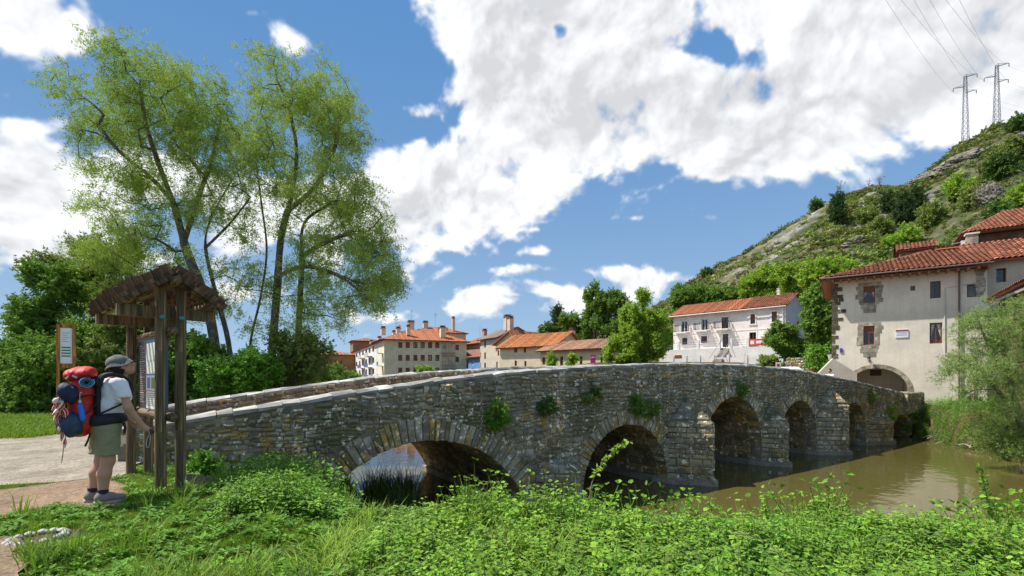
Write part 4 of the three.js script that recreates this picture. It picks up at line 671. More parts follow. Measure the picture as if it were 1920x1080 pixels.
// ---- the pilgrims' hospice at the right end of the bridge
{
  rnd = rngOf(401);
  const f = Facade([20.67, 31], [20.67 + .8211 * 10, 31 - .5708 * 10]), L = f.loc(1851, 700)[0], eave = 7.65, base = -2.6, dep = 9;
  const h = thing('stone_quoined_house', 'cream rendered house with stone window surrounds spanning the bridge road', 'house', [20.67, 0, -31], f.turn);
  const cream = plaster([.82, .75, .64]), ash = mat([.40, .36, .29], .92, { map: T.stone, bumpMap: T.fine, bumpScale: .01, vertexColors: true }), sand = mat([.50, .45, .36], .92, { map: T.mottle, bumpMap: T.fine, bumpScale: .01, vertexColors: true });
  const W1 = f.rect(1619, 536, 1641, 568), W2 = f.rect(1619, 611, 1640, 647), W3 = f.rect(1707, 536, 1716, 545), W4 = f.rect(1744, 527, 1764, 559), W5 = f.rect(1813, 533, 1832, 557), W6 = f.rect(1743, 605, 1767, 644);
  const aL = f.loc(1587, 735), aR = f.loc(1703, 735), aT = f.loc(1641, 690), ac = (aL[0] + aR[0]) / 2, ar = (aR[0] - aL[0]) / 2, ay = aT[1] - ar * .92, rise = ar * .92, floor = -.35;
  const arc = []; for (let i = 0; i <= 24; i++) { const a = Math.PI - i / 24 * Math.PI; arc.push([ac + Math.cos(a) * ar, ay + Math.sin(a) * rise]); }
  mesh('front_wall', wallGeo(L, base, eave, .45, [W1, W2, W3, W4, W5, W6, [[ac - ar, floor], ...arc, [ac + ar, floor]]]), cream, h);
  shell(h, L, base, eave, dep, cream, .45);
  // vaulted passage behind the arch
  const pd = 3.2; mesh('passage_wall', boxUV(box(.3, 4, pd, ac - ar - .15, floor + 1.9, -.45 - pd / 2), .3), cream, h); mesh('passage_wall', boxUV(box(.3, 4, pd, ac + ar + .15, floor + 1.9, -.45 - pd / 2), .3), cream, h); mesh('passage_ceiling', boxUV(box(ar * 2, .2, pd, ac, ay + rise + .25, -.45 - pd / 2), .3), cream, h);
  mesh('passage_floor', boxUV(box(ar * 2, .2, pd + .4, ac, floor - .1, -.25 - pd / 2), .5), M.cobble, h); mesh('passage_end_wall', boxUV(box(ar * 2, 4, .2, ac, floor + 1.9, -.3 - pd), .3), cream, h);
  { const [tx, ty] = f.loc(1641.5, 699); mesh('notice', box(.62, .40, .05, ac + .1, ty + .02, -.2 - pd), mat([.10, .045, .02], .6), h); }
  // arch ring
  for (let i = 0; i < 23; i++) { const f0 = Math.PI * (1 - (i + .04) / 23), f1 = Math.PI * (1 - (i + .96) / 23), t = .24, p = (a, k, z) => [ac + Math.cos(a) * (ar - .01 + k), ay + Math.sin(a) * (rise - .01 + k), z], q = [p(f0, 0, .035), p(f1, 0, .035), p(f1, t, .035), p(f0, t, .035)], b = [p(f0, 0, -.4), p(f1, 0, -.4), p(f1, t, -.02), p(f0, t, -.02)], P = [q[0], q[2], q[1], q[0], q[3], q[2]]; for (let k = 0; k < 4; k++) { const m = (k + 1) % 4; P.push(b[k], q[m], b[m], b[k], q[k], q[m]); } const k = R(.85, 1.1); mesh('arch_stone', tint(boxUV(tri(P), .5), [k, k * .98, k * .94]), sand, h); }
  // ashlar surrounds and corner quoins, block by block
  const block = (x, y, w, hh, m, z = .02, k = R(.8, 1.12)) => mesh('ashlar_block', tint(boxUV(box(w - .012, hh - .012, .09, x + w / 2, y + hh / 2, z - .045), .6, R(0, 2), R(0, 2)), [k, k * .985, k * .95]), m, h);
  const surround = ([x0, y0, x1, y1], top, bottom, m) => {
    const w = x1 - x0; let i = 0;
    for (let y = y0; y < y1 - .03;) { const hh = Math.min(R(.2, .3), y1 - y), e1 = R(.2, .42), e2 = R(.2, .42); block(x0 - e1, y, e1, hh, m); block(x1, y, e2, hh, m); y += hh; }
    block(x0 - .28, y1, w / 2 + .28, top, m); block(x0 + w / 2, y1, w / 2 + .3, top, m);
    for (let y = y0 - bottom, r = 0; y < y0 - .03; r++) { const hh = Math.min(.26, y0 - y), e = r === 0 ? .06 : .2; let x = x0 - e * R(.3, 1.2); const xe = x1 + e * R(.3, 1.2); while (x < xe - .05) { const ww = Math.min(R(.25, .45), xe - x); block(x, y, ww, hh, m); x += ww; } y += hh; }
  };
  surround(W1, .22, .62, sand); surround(W2, .2, .72, sand);
  for (let y = f.loc(1562, 745)[1], i = 0; y < eave - .35; i++) { const hh = R(.2, .32), w = (i % 2 ? R(.42, .58) : R(.2, .32)) * (y > 4.6 ? 1.1 : .75); block(-.02, y, w, hh, ash, .022); if (y > 5 && y < 6.6 && rnd() < .6) block(w, y, R(.2, .3), hh, ash); y += hh + (y < 4.6 && rnd() < .35 ? .1 : 0); }
  for (let i = 0; i < 6; i++) block(L - .5 + R(-.06, .04), eave - 1.75 + i * .27, R(.32, .48), .26, sand);
  // windows
  windowIn(h, W1, { blind: .3, curtain: M.curtain, mullion: false }); windowIn(h, W2, { blind: .33, transom: .05 }); windowIn(h, W3, { mullion: false }); windowIn(h, W4, { frame: .05 }); windowIn(h, W5, { mullion: false, frame: .07 }); windowIn(h, W6, { curtain: M.curtain, frame: .07, transom: .12 });
  // plaque, blue sign, lamp, pipes
  const pq = f.rect(1679, 618, 1703, 633), pl = mesh('plaque', box(pq[2] - pq[0], pq[3] - pq[1], .04, (pq[0] + pq[2]) / 2, (pq[1] + pq[3]) / 2, .022), mat([.74, .76, .78], .5), h);
  mesh('plaque_header', box(pq[2] - pq[0] - .01, .09, .012, (pq[0] + pq[2]) / 2, pq[3] - .055, .047), mat([.28, .06, .09], .5), pl); for (let i = 0; i < 3; i++) mesh('plaque_line', box((pq[2] - pq[0]) * .8, .025, .008, (pq[0] + pq[2]) / 2, pq[3] - .17 - i * .08, .045), mat([.30, .40, .58], .6), pl);
  const bs = f.rect(1574.5, 653, 1580, 661); mesh('blue_sign', box(bs[2] - bs[0], bs[3] - bs[1], .03, (bs[0] + bs[2]) / 2, (bs[1] + bs[3]) / 2, .04), mat([.05, .06, .34], .5), h);
  { const [x, y] = f.loc(1629, 676), lm = mesh('wall_lamp', [box(.05, .22, .05, x, y + .05, .04), bar(V(x, y + .18, .04), V(x, y + .2, .26), .018), tube([V(x, y + .16, .26), V(x, y - .1, .26)], [.09, .055], 8)], mat([.22, .25, .24], .5, { metalness: .3 }), h); mesh('lamp_cap', tube([V(x, y + .16, .26), V(x, y + .25, .26)], [.12, .02], 8), M.iron, lm); }
  const [px1] = f.loc(1798, 700), [px2] = f.loc(1771, 700);
  mesh('downpipe', bar(V(px1, -1.1, .09), V(px1, eave - .1, .09), .045, 8), mat([.16, .11, .09], .5, { metalness: .3 }), h);
  mesh('cable_pipe', [bar(V(px2, f.loc(1771, 664)[1], .04), V(px2, 6.55, .04), .02, 6), bar(V(px2, 6.55, .04), V(L - .1, 6.75, .04), .014, 6), bar(V(px2, f.loc(1771, 664)[1], .04), V(px1, f.loc(1771, 664)[1] - .02, .04), .02, 6)], mat([.6, .56, .5], .6), h);
  mesh('supply_pipe', bar(V(L - .55, -1.2, .06), V(L - .55, 1.2, .06), .035, 6), mat([.42, .2, .14], .6), h);
  // eaves: board, rafter ends, tiles
  const ov = .80, zr = -4.9, ry = 9.78, x0 = -.62, x1 = L + .12, ey = eave + .02;
  const front = [V(x0, ey, ov), V(x1, ey, ov), V(x1, ry, zr), V(5.35, ry, zr)];
  const roof = tileRoof(h, front, { parts: true, w: .235, h: .37 });
  tileRoof(h, [V(x0, ey, -dep - .5), V(x0, ey, ov), V(5.35, ry, zr)], { w: .235, h: .37 });
  tileRoof(h, [V(x1, ey, -dep - .5), V(x0, ey, -dep - .5), V(5.35, ry, zr), V(x1, ry, zr)], { w: .24, long: true });
  mesh('eave_board', boxUV(box(x1 - x0 - .1, .03, ov + .02, (x0 + x1) / 2, ey - .16, ov / 2), .5), M.brownwood, h); mesh('gutter', tube([V(x0, ey - .03, ov + .05), V(x1, ey - .03, ov + .05)], .055, 8), mat([.17, .12, .1], .5, { metalness: .3 }), h);
  for (let x = x0 + .25; x < x1; x += .42) mesh('rafter_end', box(.10, .12, ov - .04, x, ey - .235, ov / 2 + .01), mat([.30, .13, .06], .7), h);
  // chimney with flue
  const ch = at(1822, 466, 31.6);
  { h.updateMatrixWorld(true); const q = h.worldToLocal(ch.clone()); const c = mesh('chimney', tint(boxUV(box(.55, 1.5, .5, q.x, q.y + .15, q.z), .5), [1, .98, .92]), sand, h); mesh('flue', boxUV(box(.2, 1.25, .24, q.x - .42, q.y - .05, q.z), .5), cream, c); mesh('chimney_cap', boxUV(box(.68, .10, .62, q.x, q.y + .94, q.z), .5), cream, c); mesh('aerial', [bar(V(q.x - .95, q.y + .45, q.z), V(q.x - .3, q.y + .5, q.z), .025, 5), bar(V(q.x - .95, q.y + .35, q.z), V(q.x - .95, q.y + .55, q.z), .02, 5)], M.steel, c); }
}
// ---- wing, tower and neighbours of the hospice
{
  rnd = rngOf(411);
  const cream = plaster([.60, .54, .45]);
  // set-back wing with the dark opening
  const f = Facade([25.87, 28.44], [25.87 + .8211 * 9, 28.44 - .5708 * 9]), w = thing('house_wing', 'set-back wing with dark square window and tiled roof beside the cream house', 'house', [25.87, 0, -28.44], f.turn);
  const W = f.rect(1868, 503, 1887, 529); mesh('front_wall', wallGeo(9, -2, 7.97, .4, [W]), cream, w); shell(w, 9, -2, 7.97, 6, cream, .4); windowIn(w, W, { mullion: false, frame: .03, set: .3 });
  tileRoof(w, [V(.9, 7.97, .45), V(9.4, 7.97, .45), V(9.4, 9.7, -3.2), V(.9, 9.7, -3.2)], { w: .24, h: .37 }); tileRoof(w, [V(9.4, 7.9, -6.4), V(-.2, 7.9, -6.4), V(-.2, 9.7, -3.2), V(9.4, 9.7, -3.2)], { w: .24, long: true });
  // brick church body behind
  const brick = mat([.30, .17, .10], .95, { map: T.mottle, bumpMap: T.coarse, bumpScale: .03 });
  const f2 = Facade([at(1826, 0, 38.5).x, 38.5], [at(1826, 0, 38.5).x + .82 * 11, 38.5 - .57 * 11]), c = thing('brick_church', 'brown brick church wall with overhanging tiled roof behind the hospice', 'church', [f2.P0[0], 0, -38.5], f2.turn);
  const ce = f2.loc(1850, 436)[1]; mesh('front_wall', wallGeo(11, -1, ce, .5), brick, c); shell(c, 11, -1, ce, 9, brick, .5);
  for (let i = 0; i < 40; i++) mesh('brick_course', boxUV(box(11, .05, .03, 5.5, ce - .12 - i * .11, .017), .6), i % 2 ? brick : mat([.25, .145, .09], .95, { map: T.mottle }), c);
  tileRoof(c, [V(-.7, ce + .05, .7), V(11.5, ce + .05, .7), V(11.5, ce + 2.6, -4.5), V(2.6, ce + 2.6, -4.5)], { w: .26, h: .4 }); tileRoof(c, [V(-.7, ce + .05, -9.6), V(-.7, ce + .05, .7), V(2.6, ce + 2.6, -4.5)], { w: .26, h: .4 }); mesh('cornice', box(12, .12, .6, 5.5, ce - .06, .3), M.brownwood, c);
  // small ochre turret roof left of the chimney
  const f3 = Facade([at(1688, 0, 39).x, 39], [at(1750, 0, 37.8).x, 37.8]), s = thing('roof_turret', 'small brick turret with tiled roof peeping over the hospice ridge', 'turret', [f3.P0[0], 0, -39], f3.turn);
  const te = f3.loc(1700, 470)[1]; mesh('turret_wall', [boxUV(box(f3.L, te + 1, 2, f3.L / 2, te / 2 - .5, -1), .4)], brick, s); tileRoof(s, [V(-.25, te, .3), V(f3.L + .25, te, .3), V(f3.L + .25, te + .75, -1.2), V(-.25, te + .75, -1.2)], { w: .24, h: .35 });
  tileRoof(s, [V(f3.L + .25, te, -2.6), V(-.25, te, -2.6), V(-.25, te + .75, -1.2), V(f3.L + .25, te + .75, -1.2)], { w: .24, long: true });
  // low annex at the right edge
  const f4 = Facade([at(1872, 0, 24).x, 24], [at(2010, 0, 17).x, 17]), a = thing('annex', 'low ochre stone annex with sloping tiled roof behind the riverside willow', 'annex', [f4.P0[0], 0, -24], f4.turn);
  const ae = 5.2; mesh('front_wall', wallGeo(f4.L, -2.2, ae, .4), mat([.46, .37, .21], .92, { map: T.stone, bumpMap: T.coarse, bumpScale: .02 }), a); shell(a, f4.L, -2.2, ae, 5, cream, .4);
  tileRoof(a, [V(-.35, ae, .45), V(f4.L + .3, ae + .2, .45), V(f4.L + .3, ae + 1.9, -2.6), V(-.35, ae + 1.5, -2.6)], { w: .24, h: .37 }); tileRoof(a, [V(f4.L + .3, ae, -5.4), V(-.35, ae, -5.4), V(-.35, ae + 1.5, -2.6), V(f4.L + .3, ae + 1.9, -2.6)], { w: .24, long: true });
}
// ---- white terraced house on the slope
{
  rnd = rngOf(421);
  const f = Facade([24.2, 72], [34.75, 61]), L = f.L, eave = 10.35, base = 3.0, dep = 8.2, yT = 5.15;
  const h = thing('white_house', 'long white two storey house with balconies, terrace and orange tiled roof', 'house', [24.2, 0, -72], f.turn);
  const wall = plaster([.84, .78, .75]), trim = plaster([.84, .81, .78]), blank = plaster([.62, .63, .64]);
  const U = [[1277, 602, 1289, 623], [1315, 598, 1327, 619.5], [1353, 594.7, 1366, 616.7], [1407, 589, 1416, 607.5], [1447, 584, 1457, 604]].map((r) => f.rect(...r)), Lo = [[1279, 633, 1289, 646], [1314.5, 630, 1326, 643], [1355, 626, 1366, 651], [1405, 623, 1418, 637.5], [1447, 620, 1457, 633]].map((r) => f.rect(...r));
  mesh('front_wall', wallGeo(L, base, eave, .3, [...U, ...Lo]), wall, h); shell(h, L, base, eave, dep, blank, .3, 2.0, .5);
  [...U, ...Lo].forEach((r, i) => {
    windowIn(h, r, { name: i === 7 ? 'door' : 'window', mat: i < 2 ? M.whitewood : M.brownwood, frame: .09, blind: i > 2 && i < 5 ? .35 : 0, set: .15 });
    const t = .16; mesh('window_surround', [box(t, r[3] - r[1] + t, .05, r[0] - t / 2, (r[1] + r[3] + t) / 2, .026), box(t, r[3] - r[1] + t, .05, r[2] + t / 2, (r[1] + r[3] + t) / 2, .026), box(r[2] - r[0], t, .05, (r[0] + r[2]) / 2, r[3] + t / 2, .026), ...(i > 2 ? [box(r[2] - r[0] + .4, .14, .14, (r[0] + r[2]) / 2, r[1] - .07, .05)] : [])], trim, h);
  });
  for (let i = 0; i < 3; i++) { const [x0, y0, x1] = U[i], xa = x0 - .75, xb = x1 + .3, b = mesh('balcony', box(xb - xa, .16, .95, (xa + xb) / 2, y0 - .1, .48), trim, h), g = []; for (const y of [.15, 1.0]) g.push(box(xb - xa, .04, .04, (xa + xb) / 2, y0 + y, .92), box(.04, .04, .9, xa + .02, y0 + y, .46), box(.04, .04, .9, xb - .02, y0 + y, .46)); for (let k = 0; k <= 12; k++) g.push(box(.025, .9, .025, lerp(xa, xb, k / 12), y0 + .55, .92)); for (let k = 1; k < 6; k++) g.push(box(.025, .9, .025, xa + .02, y0 + .55, k * .16), box(.025, .9, .025, xb - .02, y0 + .55, k * .16)); mesh('railing', g, M.iron, b); mesh('awning_pole', bar(V(xb + .15, y0 + .8, .1), V(xb + .15 + 1.1, y0 - 2.3, 1.1), .035, 5), mat([.34, .24, .2], .7), h); }
  mesh('string_course', box(L, .08, .05, L / 2, U[3][1] - .75, .026), trim, h);
  // roof: new tiles on the left, old ones on the right
  const xm = f.loc(1392, 580)[0], ry = eave + 2.05, zr = -dep / 2, ov = .5;
  tileRoof(h, [V(-.5, eave, ov), V(xm, eave, ov), V(xm, ry, zr), V(-.5, ry, zr)], { w: .3, long: true, mat: M.tileNew, tone: () => [1, 1, 1] }); tileRoof(h, [V(xm + .01, eave + .05, ov - .1), V(L + .3, eave + .05, ov - .1), V(L + .3, ry + .05, zr), V(xm + .01, ry + .05, zr)], { w: .3, h: .45, mat: M.tile });
  tileRoof(h, [V(L + .3, eave, -dep - .4), V(-.5, eave, -dep - .4), V(-.5, ry, zr), V(L + .3, ry, zr)], { w: .3, long: true });
  mesh('gutter', bar(V(-.4, eave - .06, ov + .05), V(L + .2, eave - .06, ov + .05), .07, 6), trim, h); mesh('downpipe', bar(V(L - .25, base + 2, .1), V(L - .25, eave - .1, .1), .06, 6), trim, h);
  chimney(h, xm + 3.2, ry - .2, zr, .35, .7, .35, trim, trim); mesh('side_window', box(.04, 1.5, .7, L + .005, eave - 2.3, -dep * .62), M.brownwood, h);
  // terrace with railings, lower wall and stairs
  const x0 = -.4, x1 = f.loc(1371, 660)[0], x2 = f.loc(1388, 660)[0], x3 = L + 1, zt = 3.6, yW = f.loc(1300, 657)[1];
  mesh('terrace', [boxUV(box(x1 - x0, yW - base + 1.5, zt, (x0 + x1) / 2, (yW + base - 1.5) / 2, zt / 2 + .002), .3)], M.white, h); mesh('terrace', [boxUV(box(x3 - x2, yW - base + 1.5, zt, (x2 + x3) / 2, (yW + base - 1.5) / 2, zt / 2 + .002), .3)], M.white, h);
  const rail = (a, b, n) => { for (let i = 0; i <= n; i++) mesh('terrace_post', box(.28, 1.15, .28, lerp(a, b, i / n), yW + .57, zt - .16), M.white, h); const g = []; for (const y of [.3, .6, .9]) g.push(box(b - a, .05, .05, (a + b) / 2, yW + y, zt - .16)); mesh('terrace_railing', g, M.steel, h); };
  rail(x0 + .2, x1 - .15, 3); rail(x2 + .2, x3 - .2, 3);
  mesh('basement_door', box(1.0, 1.55, .06, f.loc(1291.5, 665)[0] + .2, yW - 1.55, zt + .03), M.brownwood, h);
  for (let i = 0; i < 12; i++) mesh('step', boxUV(box(x2 - x1 - .1, .22, .42, (x1 + x2) / 2, yW - .15 - i * .21, zt - .5 + i * .34), .5), mat([.45, .41, .36], .9, { map: T.mottle }), h);
  mesh('stair_rail', [bar(V(x1, yW + .9, zt - .3), V(x1, yW - 1.4, zt + 3.2), .035, 5), bar(V(x2, yW + .9, zt - .3), V(x2, yW - 1.4, zt + 3.2), .035, 5)], M.steel, h);
  const bn = mesh('banner', box(2.3, .85, .04, x2 + 3.6, yW + .5, zt + .03), mat([.62, .05, .05], .6), h); mesh('banner_print', [box(1.2, .34, .02, x2 + 3.9, yW + .52, zt + .06), box(.45, .45, .02, x2 + 2.85, yW + .5, zt + .06)], M.whitewood, bn);
}
{ // garden wall in front of the white house, on the street
  const w = thing('garden_wall', 'low white garden wall with posts below the white house terrace', 'wall', [at(1262, 0, 66).x, 0, -66], Math.atan2(-9, 9.6)); const n = 6;
  mesh('wall_base', boxUV(box(11, 1.5, .25, 5.5, 3.05, 0), .3), M.white, w); for (let i = 0; i <= n; i++) mesh('wall_post', box(.3, 1.9, .36, i * 11 / n, 3.2, .02), M.white, w);
  const w2 = thing('garden_wall', 'low white garden wall right of the stairs below the red banner', 'wall', [at(1398, 0, 58).x, 0, -58], Math.atan2(-3.4, 3.8)); mesh('wall_base', boxUV(box(5.2, 1.7, .25, 2.6, 2.75, 0), .3), M.white, w2); for (let i = 0; i < 3; i++) mesh('wall_post', box(.3, 2.1, .36, .1 + i * 2.5, 2.9, .02), M.white, w2);
  const w3 = thing('retaining_wall', 'grey stone retaining wall at the foot of the grassy slope', 'wall', [at(1475, 0, 44).x, 0, -44], Math.atan2(-4.5, 3.2)); rnd = rngOf(431);
  mesh('wall_core', boxUV(box(6.5, 2.4, .5, 3.2, 1.8, -.25), .3), M.mortar, w3); for (let y = .8; y < 2.9;) { const hh = R(.16, .28); for (let x = 0; x < 6.4;) { const l = R(.25, .6), k = R(.7, 1.2); mesh('stone', tint(boxUV(lump(l * .96, hh * .93, .1, .06, .3).translate(x + l / 2, y + hh / 2, .03), .4), [k, k * .95, k * .88]), M.bridge, w3); x += l; } y += hh; }
}
// ---- village houses, left of the white house
function plainHouse(o) {
  rnd = rngOf(o.seed); const f = Facade(o.P0, o.P1), h = thing(o.name ?? 'village_house', o.label, o.category ?? 'house', [o.P0[0], 0, -o.P0[1]], f.turn, o.group), L = f.L, wall = plaster(o.color), ey = o.eave, dep = o.depth, m = o.tile ?? M.tile;
  const holes = (o.windows ?? []).map((r) => f.rect(...r)).map(([a, b, c, d]) => [Math.max(a, .15), b, Math.min(c, L - .15), d]).filter(([a, , c]) => c - a > .2);
  mesh('front_wall', wallGeo(L, o.base ?? -1, ey, .3, holes), wall, h);
  const gable = o.roof === 'gable' ? o.rise : 0; shell(h, L, o.base ?? -1, ey, dep, o.sideColor ? plaster(o.sideColor) : wall, .3, gable, o.ridgeZ ?? .5);
  holes.forEach((r, i) => windowIn(h, r, { name: o.doors?.includes(i) ? 'door' : 'window', mat: o.frameMat ?? M.brownwood, frame: o.frame ?? .1, set: .16, blind: o.blind ? (hash(i, o.seed, 1) < .55 ? R(.25, .9) : 0) : 0, blindMat: o.blindMat ?? mat([.22, .09, .05], .7), sill: o.sill }));
  const ov = o.over ?? .6, ry = ey + o.rise, zr = -dep * (o.ridgeZ ?? .5), lo = { w: .34, long: true, mat: m, tone: o.tone };
  if (o.roof === 'gable') { tileRoof(h, [V(-ov, ey, ov), V(L + ov, ey, ov), V(L + ov, ry, zr), V(-ov, ry, zr)], lo); tileRoof(h, [V(L + ov, ey, -dep - ov), V(-ov, ey, -dep - ov), V(-ov, ry, zr), V(L + ov, ry, zr)], lo); }
  if (o.roof === 'hip') { const k = Math.min(dep / 2, L / 2 - .1); tileRoof(h, [V(-ov, ey, ov), V(L + ov, ey, ov), V(L - k, ry, zr), V(k, ry, zr)], lo); tileRoof(h, [V(L + ov, ey, -dep - ov), V(-ov, ey, -dep - ov), V(k, ry, zr), V(L - k, ry, zr)], lo); tileRoof(h, [V(-ov, ey, -dep - ov), V(-ov, ey, ov), V(k, ry, zr)], lo); tileRoof(h, [V(L + ov, ey, ov), V(L + ov, ey, -dep - ov), V(L - k, ry, zr)], lo); }
  if (o.roof === 'across') { // ridge runs away from the street: the gable faces us
    mesh('gable_wall', boxUV(prism([[0, ey], [L, ey], [L * (o.apex ?? .5), ry]], .3).translate(0, 0, -.3), .3), wall, h); const ax = L * (o.apex ?? .5); tileRoof(h, [V(-ov, ey - .1, -dep - ov), V(-ov, ey - .1, ov), V(ax, ry, ov), V(ax, ry, -dep - ov)], lo); tileRoof(h, [V(L + ov, ey - .1, ov), V(L + ov, ey - .1, -dep - ov), V(ax, ry, -dep - ov), V(ax, ry, ov)], lo); }
  for (const [cx, cy, cz, w, hh, mm] of o.chimneys ?? []) chimney(h, cx * L, ey + cy, -cz * dep, w, hh, w, mm ?? wall, mat([.25, .10, .06], .8));
  for (const [cx, cy, cz, hh] of o.antennas ?? []) antenna(h, cx * L, ey + cy, -cz * dep, hh);
  return { h, f, L };
}
const rows = (x0, x1, n, w, y, hgt, dy = 0) => Array.from({ length: n }, (_, i) => { const cx = lerp(x0, x1, n > 1 ? i / (n - 1) : 0), yy = y + dy * (n > 1 ? i / (n - 1) : 0); return [cx - w / 2, yy, cx + w / 2, yy + hgt]; });
{ // cream apartment block: gable front and long side
  const P0 = [-28.5, 107], P1 = [-10.9, 115], win = [];
  for (const y of [641.5, 665.5, 689.5]) for (const cx of [750.5, 764.5, 779, 792.5, 806.5, 820]) win.push([cx - 3.9, y, cx + 3.9, y + 11 - (y > 680 ? 0 : 0)]);
  for (const y of [646.5, 669, 691.5]) win.push([854, y, 860.5, y + 10]);
  const { h, f, L } = plainHouse({ seed: 441, name: 'apartment_block', label: 'cream four storey apartment block with orange hipped roof and rows of square windows', category: 'building', P0, P1, color: [.80, .72, .48], base: -1, eave: 9.55, depth: 14, rise: 3.1, roof: 'hip', windows: win, blind: true, tile: M.tileNew, tone: () => [1, 1, 1], frame: .16, over: .8, chimneys: [[.30, 1.35, .14, .75, 2.0], [.72, 1.0, .12, 1.2, 2.4], [.05, 1.6, .5, 1, 1.6]], antennas: [[.4, 2.5, .5, 5.5]] });
  // the glazed galleries, one per floor
  for (let i = 0; i < 3; i++) { const r = f.rect(829, 643 + i * 23.5, 851.5, 660.5 + i * 23), g = mesh('glazed_gallery', box(r[2] - r[0], r[3] - r[1], .5, (r[0] + r[2]) / 2, (r[1] + r[3]) / 2, .25), M.glass, h), bars = []; for (let k = 0; k <= 4; k++) bars.push(box(.10, r[3] - r[1], .06, lerp(r[0], r[2], k / 4), (r[1] + r[3]) / 2, .53)); bars.push(box(r[2] - r[0] + .2, .3, .6, (r[0] + r[2]) / 2, r[1] - .12, .31), box(r[2] - r[0] + .2, .14, .6, (r[0] + r[2]) / 2, r[3], .31)); mesh('gallery_frame', bars, mat([.36, .31, .24], .7), g); }
  // penthouse with its own roof
  const pp = plainHouse({ seed: 442, name: 'rooftop_storey', label: 'rooftop storey with orange roof rising above the cream apartment block', category: 'building', P0: [-25.5, 122], P1: [-12.2, 127], color: [.74, .65, .46], base: -1, eave: 12.6, depth: 10, rise: 1.9, roof: 'hip', windows: rows(822, 838, 2, 4, 614.5, 5), tile: M.tileNew, tone: () => [1, 1, 1], over: .6, chimneys: [[.02, .6, .3, 1.5, 2.2], [.3, 1.2, .4, 1.2, 1.8], [.78, .9, .1, .7, 3.2]], antennas: [[.5, 1.8, .5, 4]] });
  // long wing in perspective, with balconies
  rnd = rngOf(443); const w2 = []; for (const y of [0, 1, 2]) for (let i = 0; i < 9; i++) { const px = lerp(716, 663, Math.pow(i / 8, .85)), k = (px - 655) / (720 - 655), top = lerp(667, 641, k) + y * lerp(15, 23.5, k); if (i === 0) continue; w2.push([px - lerp(1.0, 2.2, k), top, px + lerp(1.0, 2.2, k), top + lerp(7.5, 12, k)]); }
  const q = plainHouse({ seed: 444, name: 'apartment_wing', label: 'long pale apartment wing with blue balconies receding behind the willow', category: 'building', P0: [-55, 165], P1: [-28.9, 107.9], color: [.80, .78, .75], base: -1, eave: 9.45, depth: 14, rise: 2.6, roof: 'hip', windows: w2, tile: M.tileNew, tone: () => [.95, .95, .95], frame: .14, over: .5, chimneys: [[.93, 1.2, .3, 1.0, 2.0], [.85, 1.2, .3, .9, 1.6], [.5, 1.4, .3, 1.0, 1.6], [.25, 1.4, .3, .9, 1.6]], antennas: [[.88, 2, .3, 5]] });
  for (let y = 0; y < 3; y++) { const yy = 9.55 - 3.0 - y * 2.85; for (const [a, b, c] of [[.965, 1.0, [.06, .20, .24]], [.62, .74, [.10, .11, .22]], [.40, .52, [.10, .11, .22]]]) { const b1 = mesh('balcony', box((b - a) * q.L, .14, 1.2, (a + b) / 2 * q.L, yy, .6), M.white, q.h); mesh('balcony_rail', box((b - a) * q.L, .85, .06, (a + b) / 2 * q.L, yy + .5, 1.17), mat(y === 0 ? [.5, .5, .48] : c, .6), b1); } }
}
// row of old houses, middle distance
plainHouse({ seed: 451, label: 'narrow pale blue house wedged beside the cream apartment block', P0: [-10.2, 112], P1: [-6.9, 106], color: [.13, .30, .62], base: -1, eave: 5.6, depth: 9, rise: 1.4, roof: 'gable', windows: [[877, 676, 880, 684], [884, 676, 888, 684], [877, 690, 880, 698], [884, 690, 888, 698]], frameMat: M.whitewood });
plainHouse({ seed: 452, label: 'pink gabled house rising behind the narrow blue house', P0: [-12.0, 122], P1: [-7.6, 116], color: [.50, .31, .26], base: -1, eave: 9.3, depth: 9, rise: 2.0, roof: 'gable', tile: M.tileNew, chimneys: [[.5, 1.2, .4, .9, 2.4]], antennas: [[.2, 1.2, .4, 4]] });
plainHouse({ seed: 453, label: 'tall grey-beige house with tilted grey roof and laundry balconies', P0: [-6.9, 104], P1: [-2.9, 97], color: [.62, .56, .46], base: -1, eave: 9.1, depth: 9, rise: 2.4, roof: 'gable', tile: mat([.33, .24, .18], .9, { map: T.mottle, vertexColors: true }), windows: [[899, 642, 902, 650], [908, 640, 911, 652], [899, 661, 902, 671], [908, 661, 911, 673], [899, 680, 902, 690], [908, 680, 911, 692]], chimneys: [[.9, 1.7, .3, 1.2, 2.8]], antennas: [[.75, 2, .45, 3.6]] });
plainHouse({ seed: 454, label: 'beige house with orange lean-to roof and brown doors, left of the tan cottage', P0: [-3.2, 95], P1: [.6, 90], color: [.70, .60, .48], base: -1, eave: 7.6, depth: 10, rise: 2.4, roof: 'across', apex: .8, windows: [[925, 637, 928, 645], [933, 637, 936, 645], [925, 657, 928, 667], [933, 657, 936, 667], [921, 678, 925, 692], [930, 678, 933, 692]], doors: [4, 5], tile: M.tileNew, chimneys: [[.55, 1.4, .1, .9, 3.6]] });
plainHouse({ seed: 455, label: 'tan plastered cottage with bright orange roof and green shuttered window', P0: [-2.1, 84], P1: [6.9, 77], color: [.76, .66, .48], base: -1, eave: 6.2, depth: 9, rise: 2.6, roof: 'gable', tile: mat([.66, .24, .07], .85, { map: T.mottle, vertexColors: true }), tone: () => [1, 1, 1], windows: [[964, 653, 970, 661], [982, 652, 986, 661], [965, 676, 969, 686], [983, 677, 987, 687]], chimneys: [[.95, 1.4, .7, .8, 1.6, M.white]] });
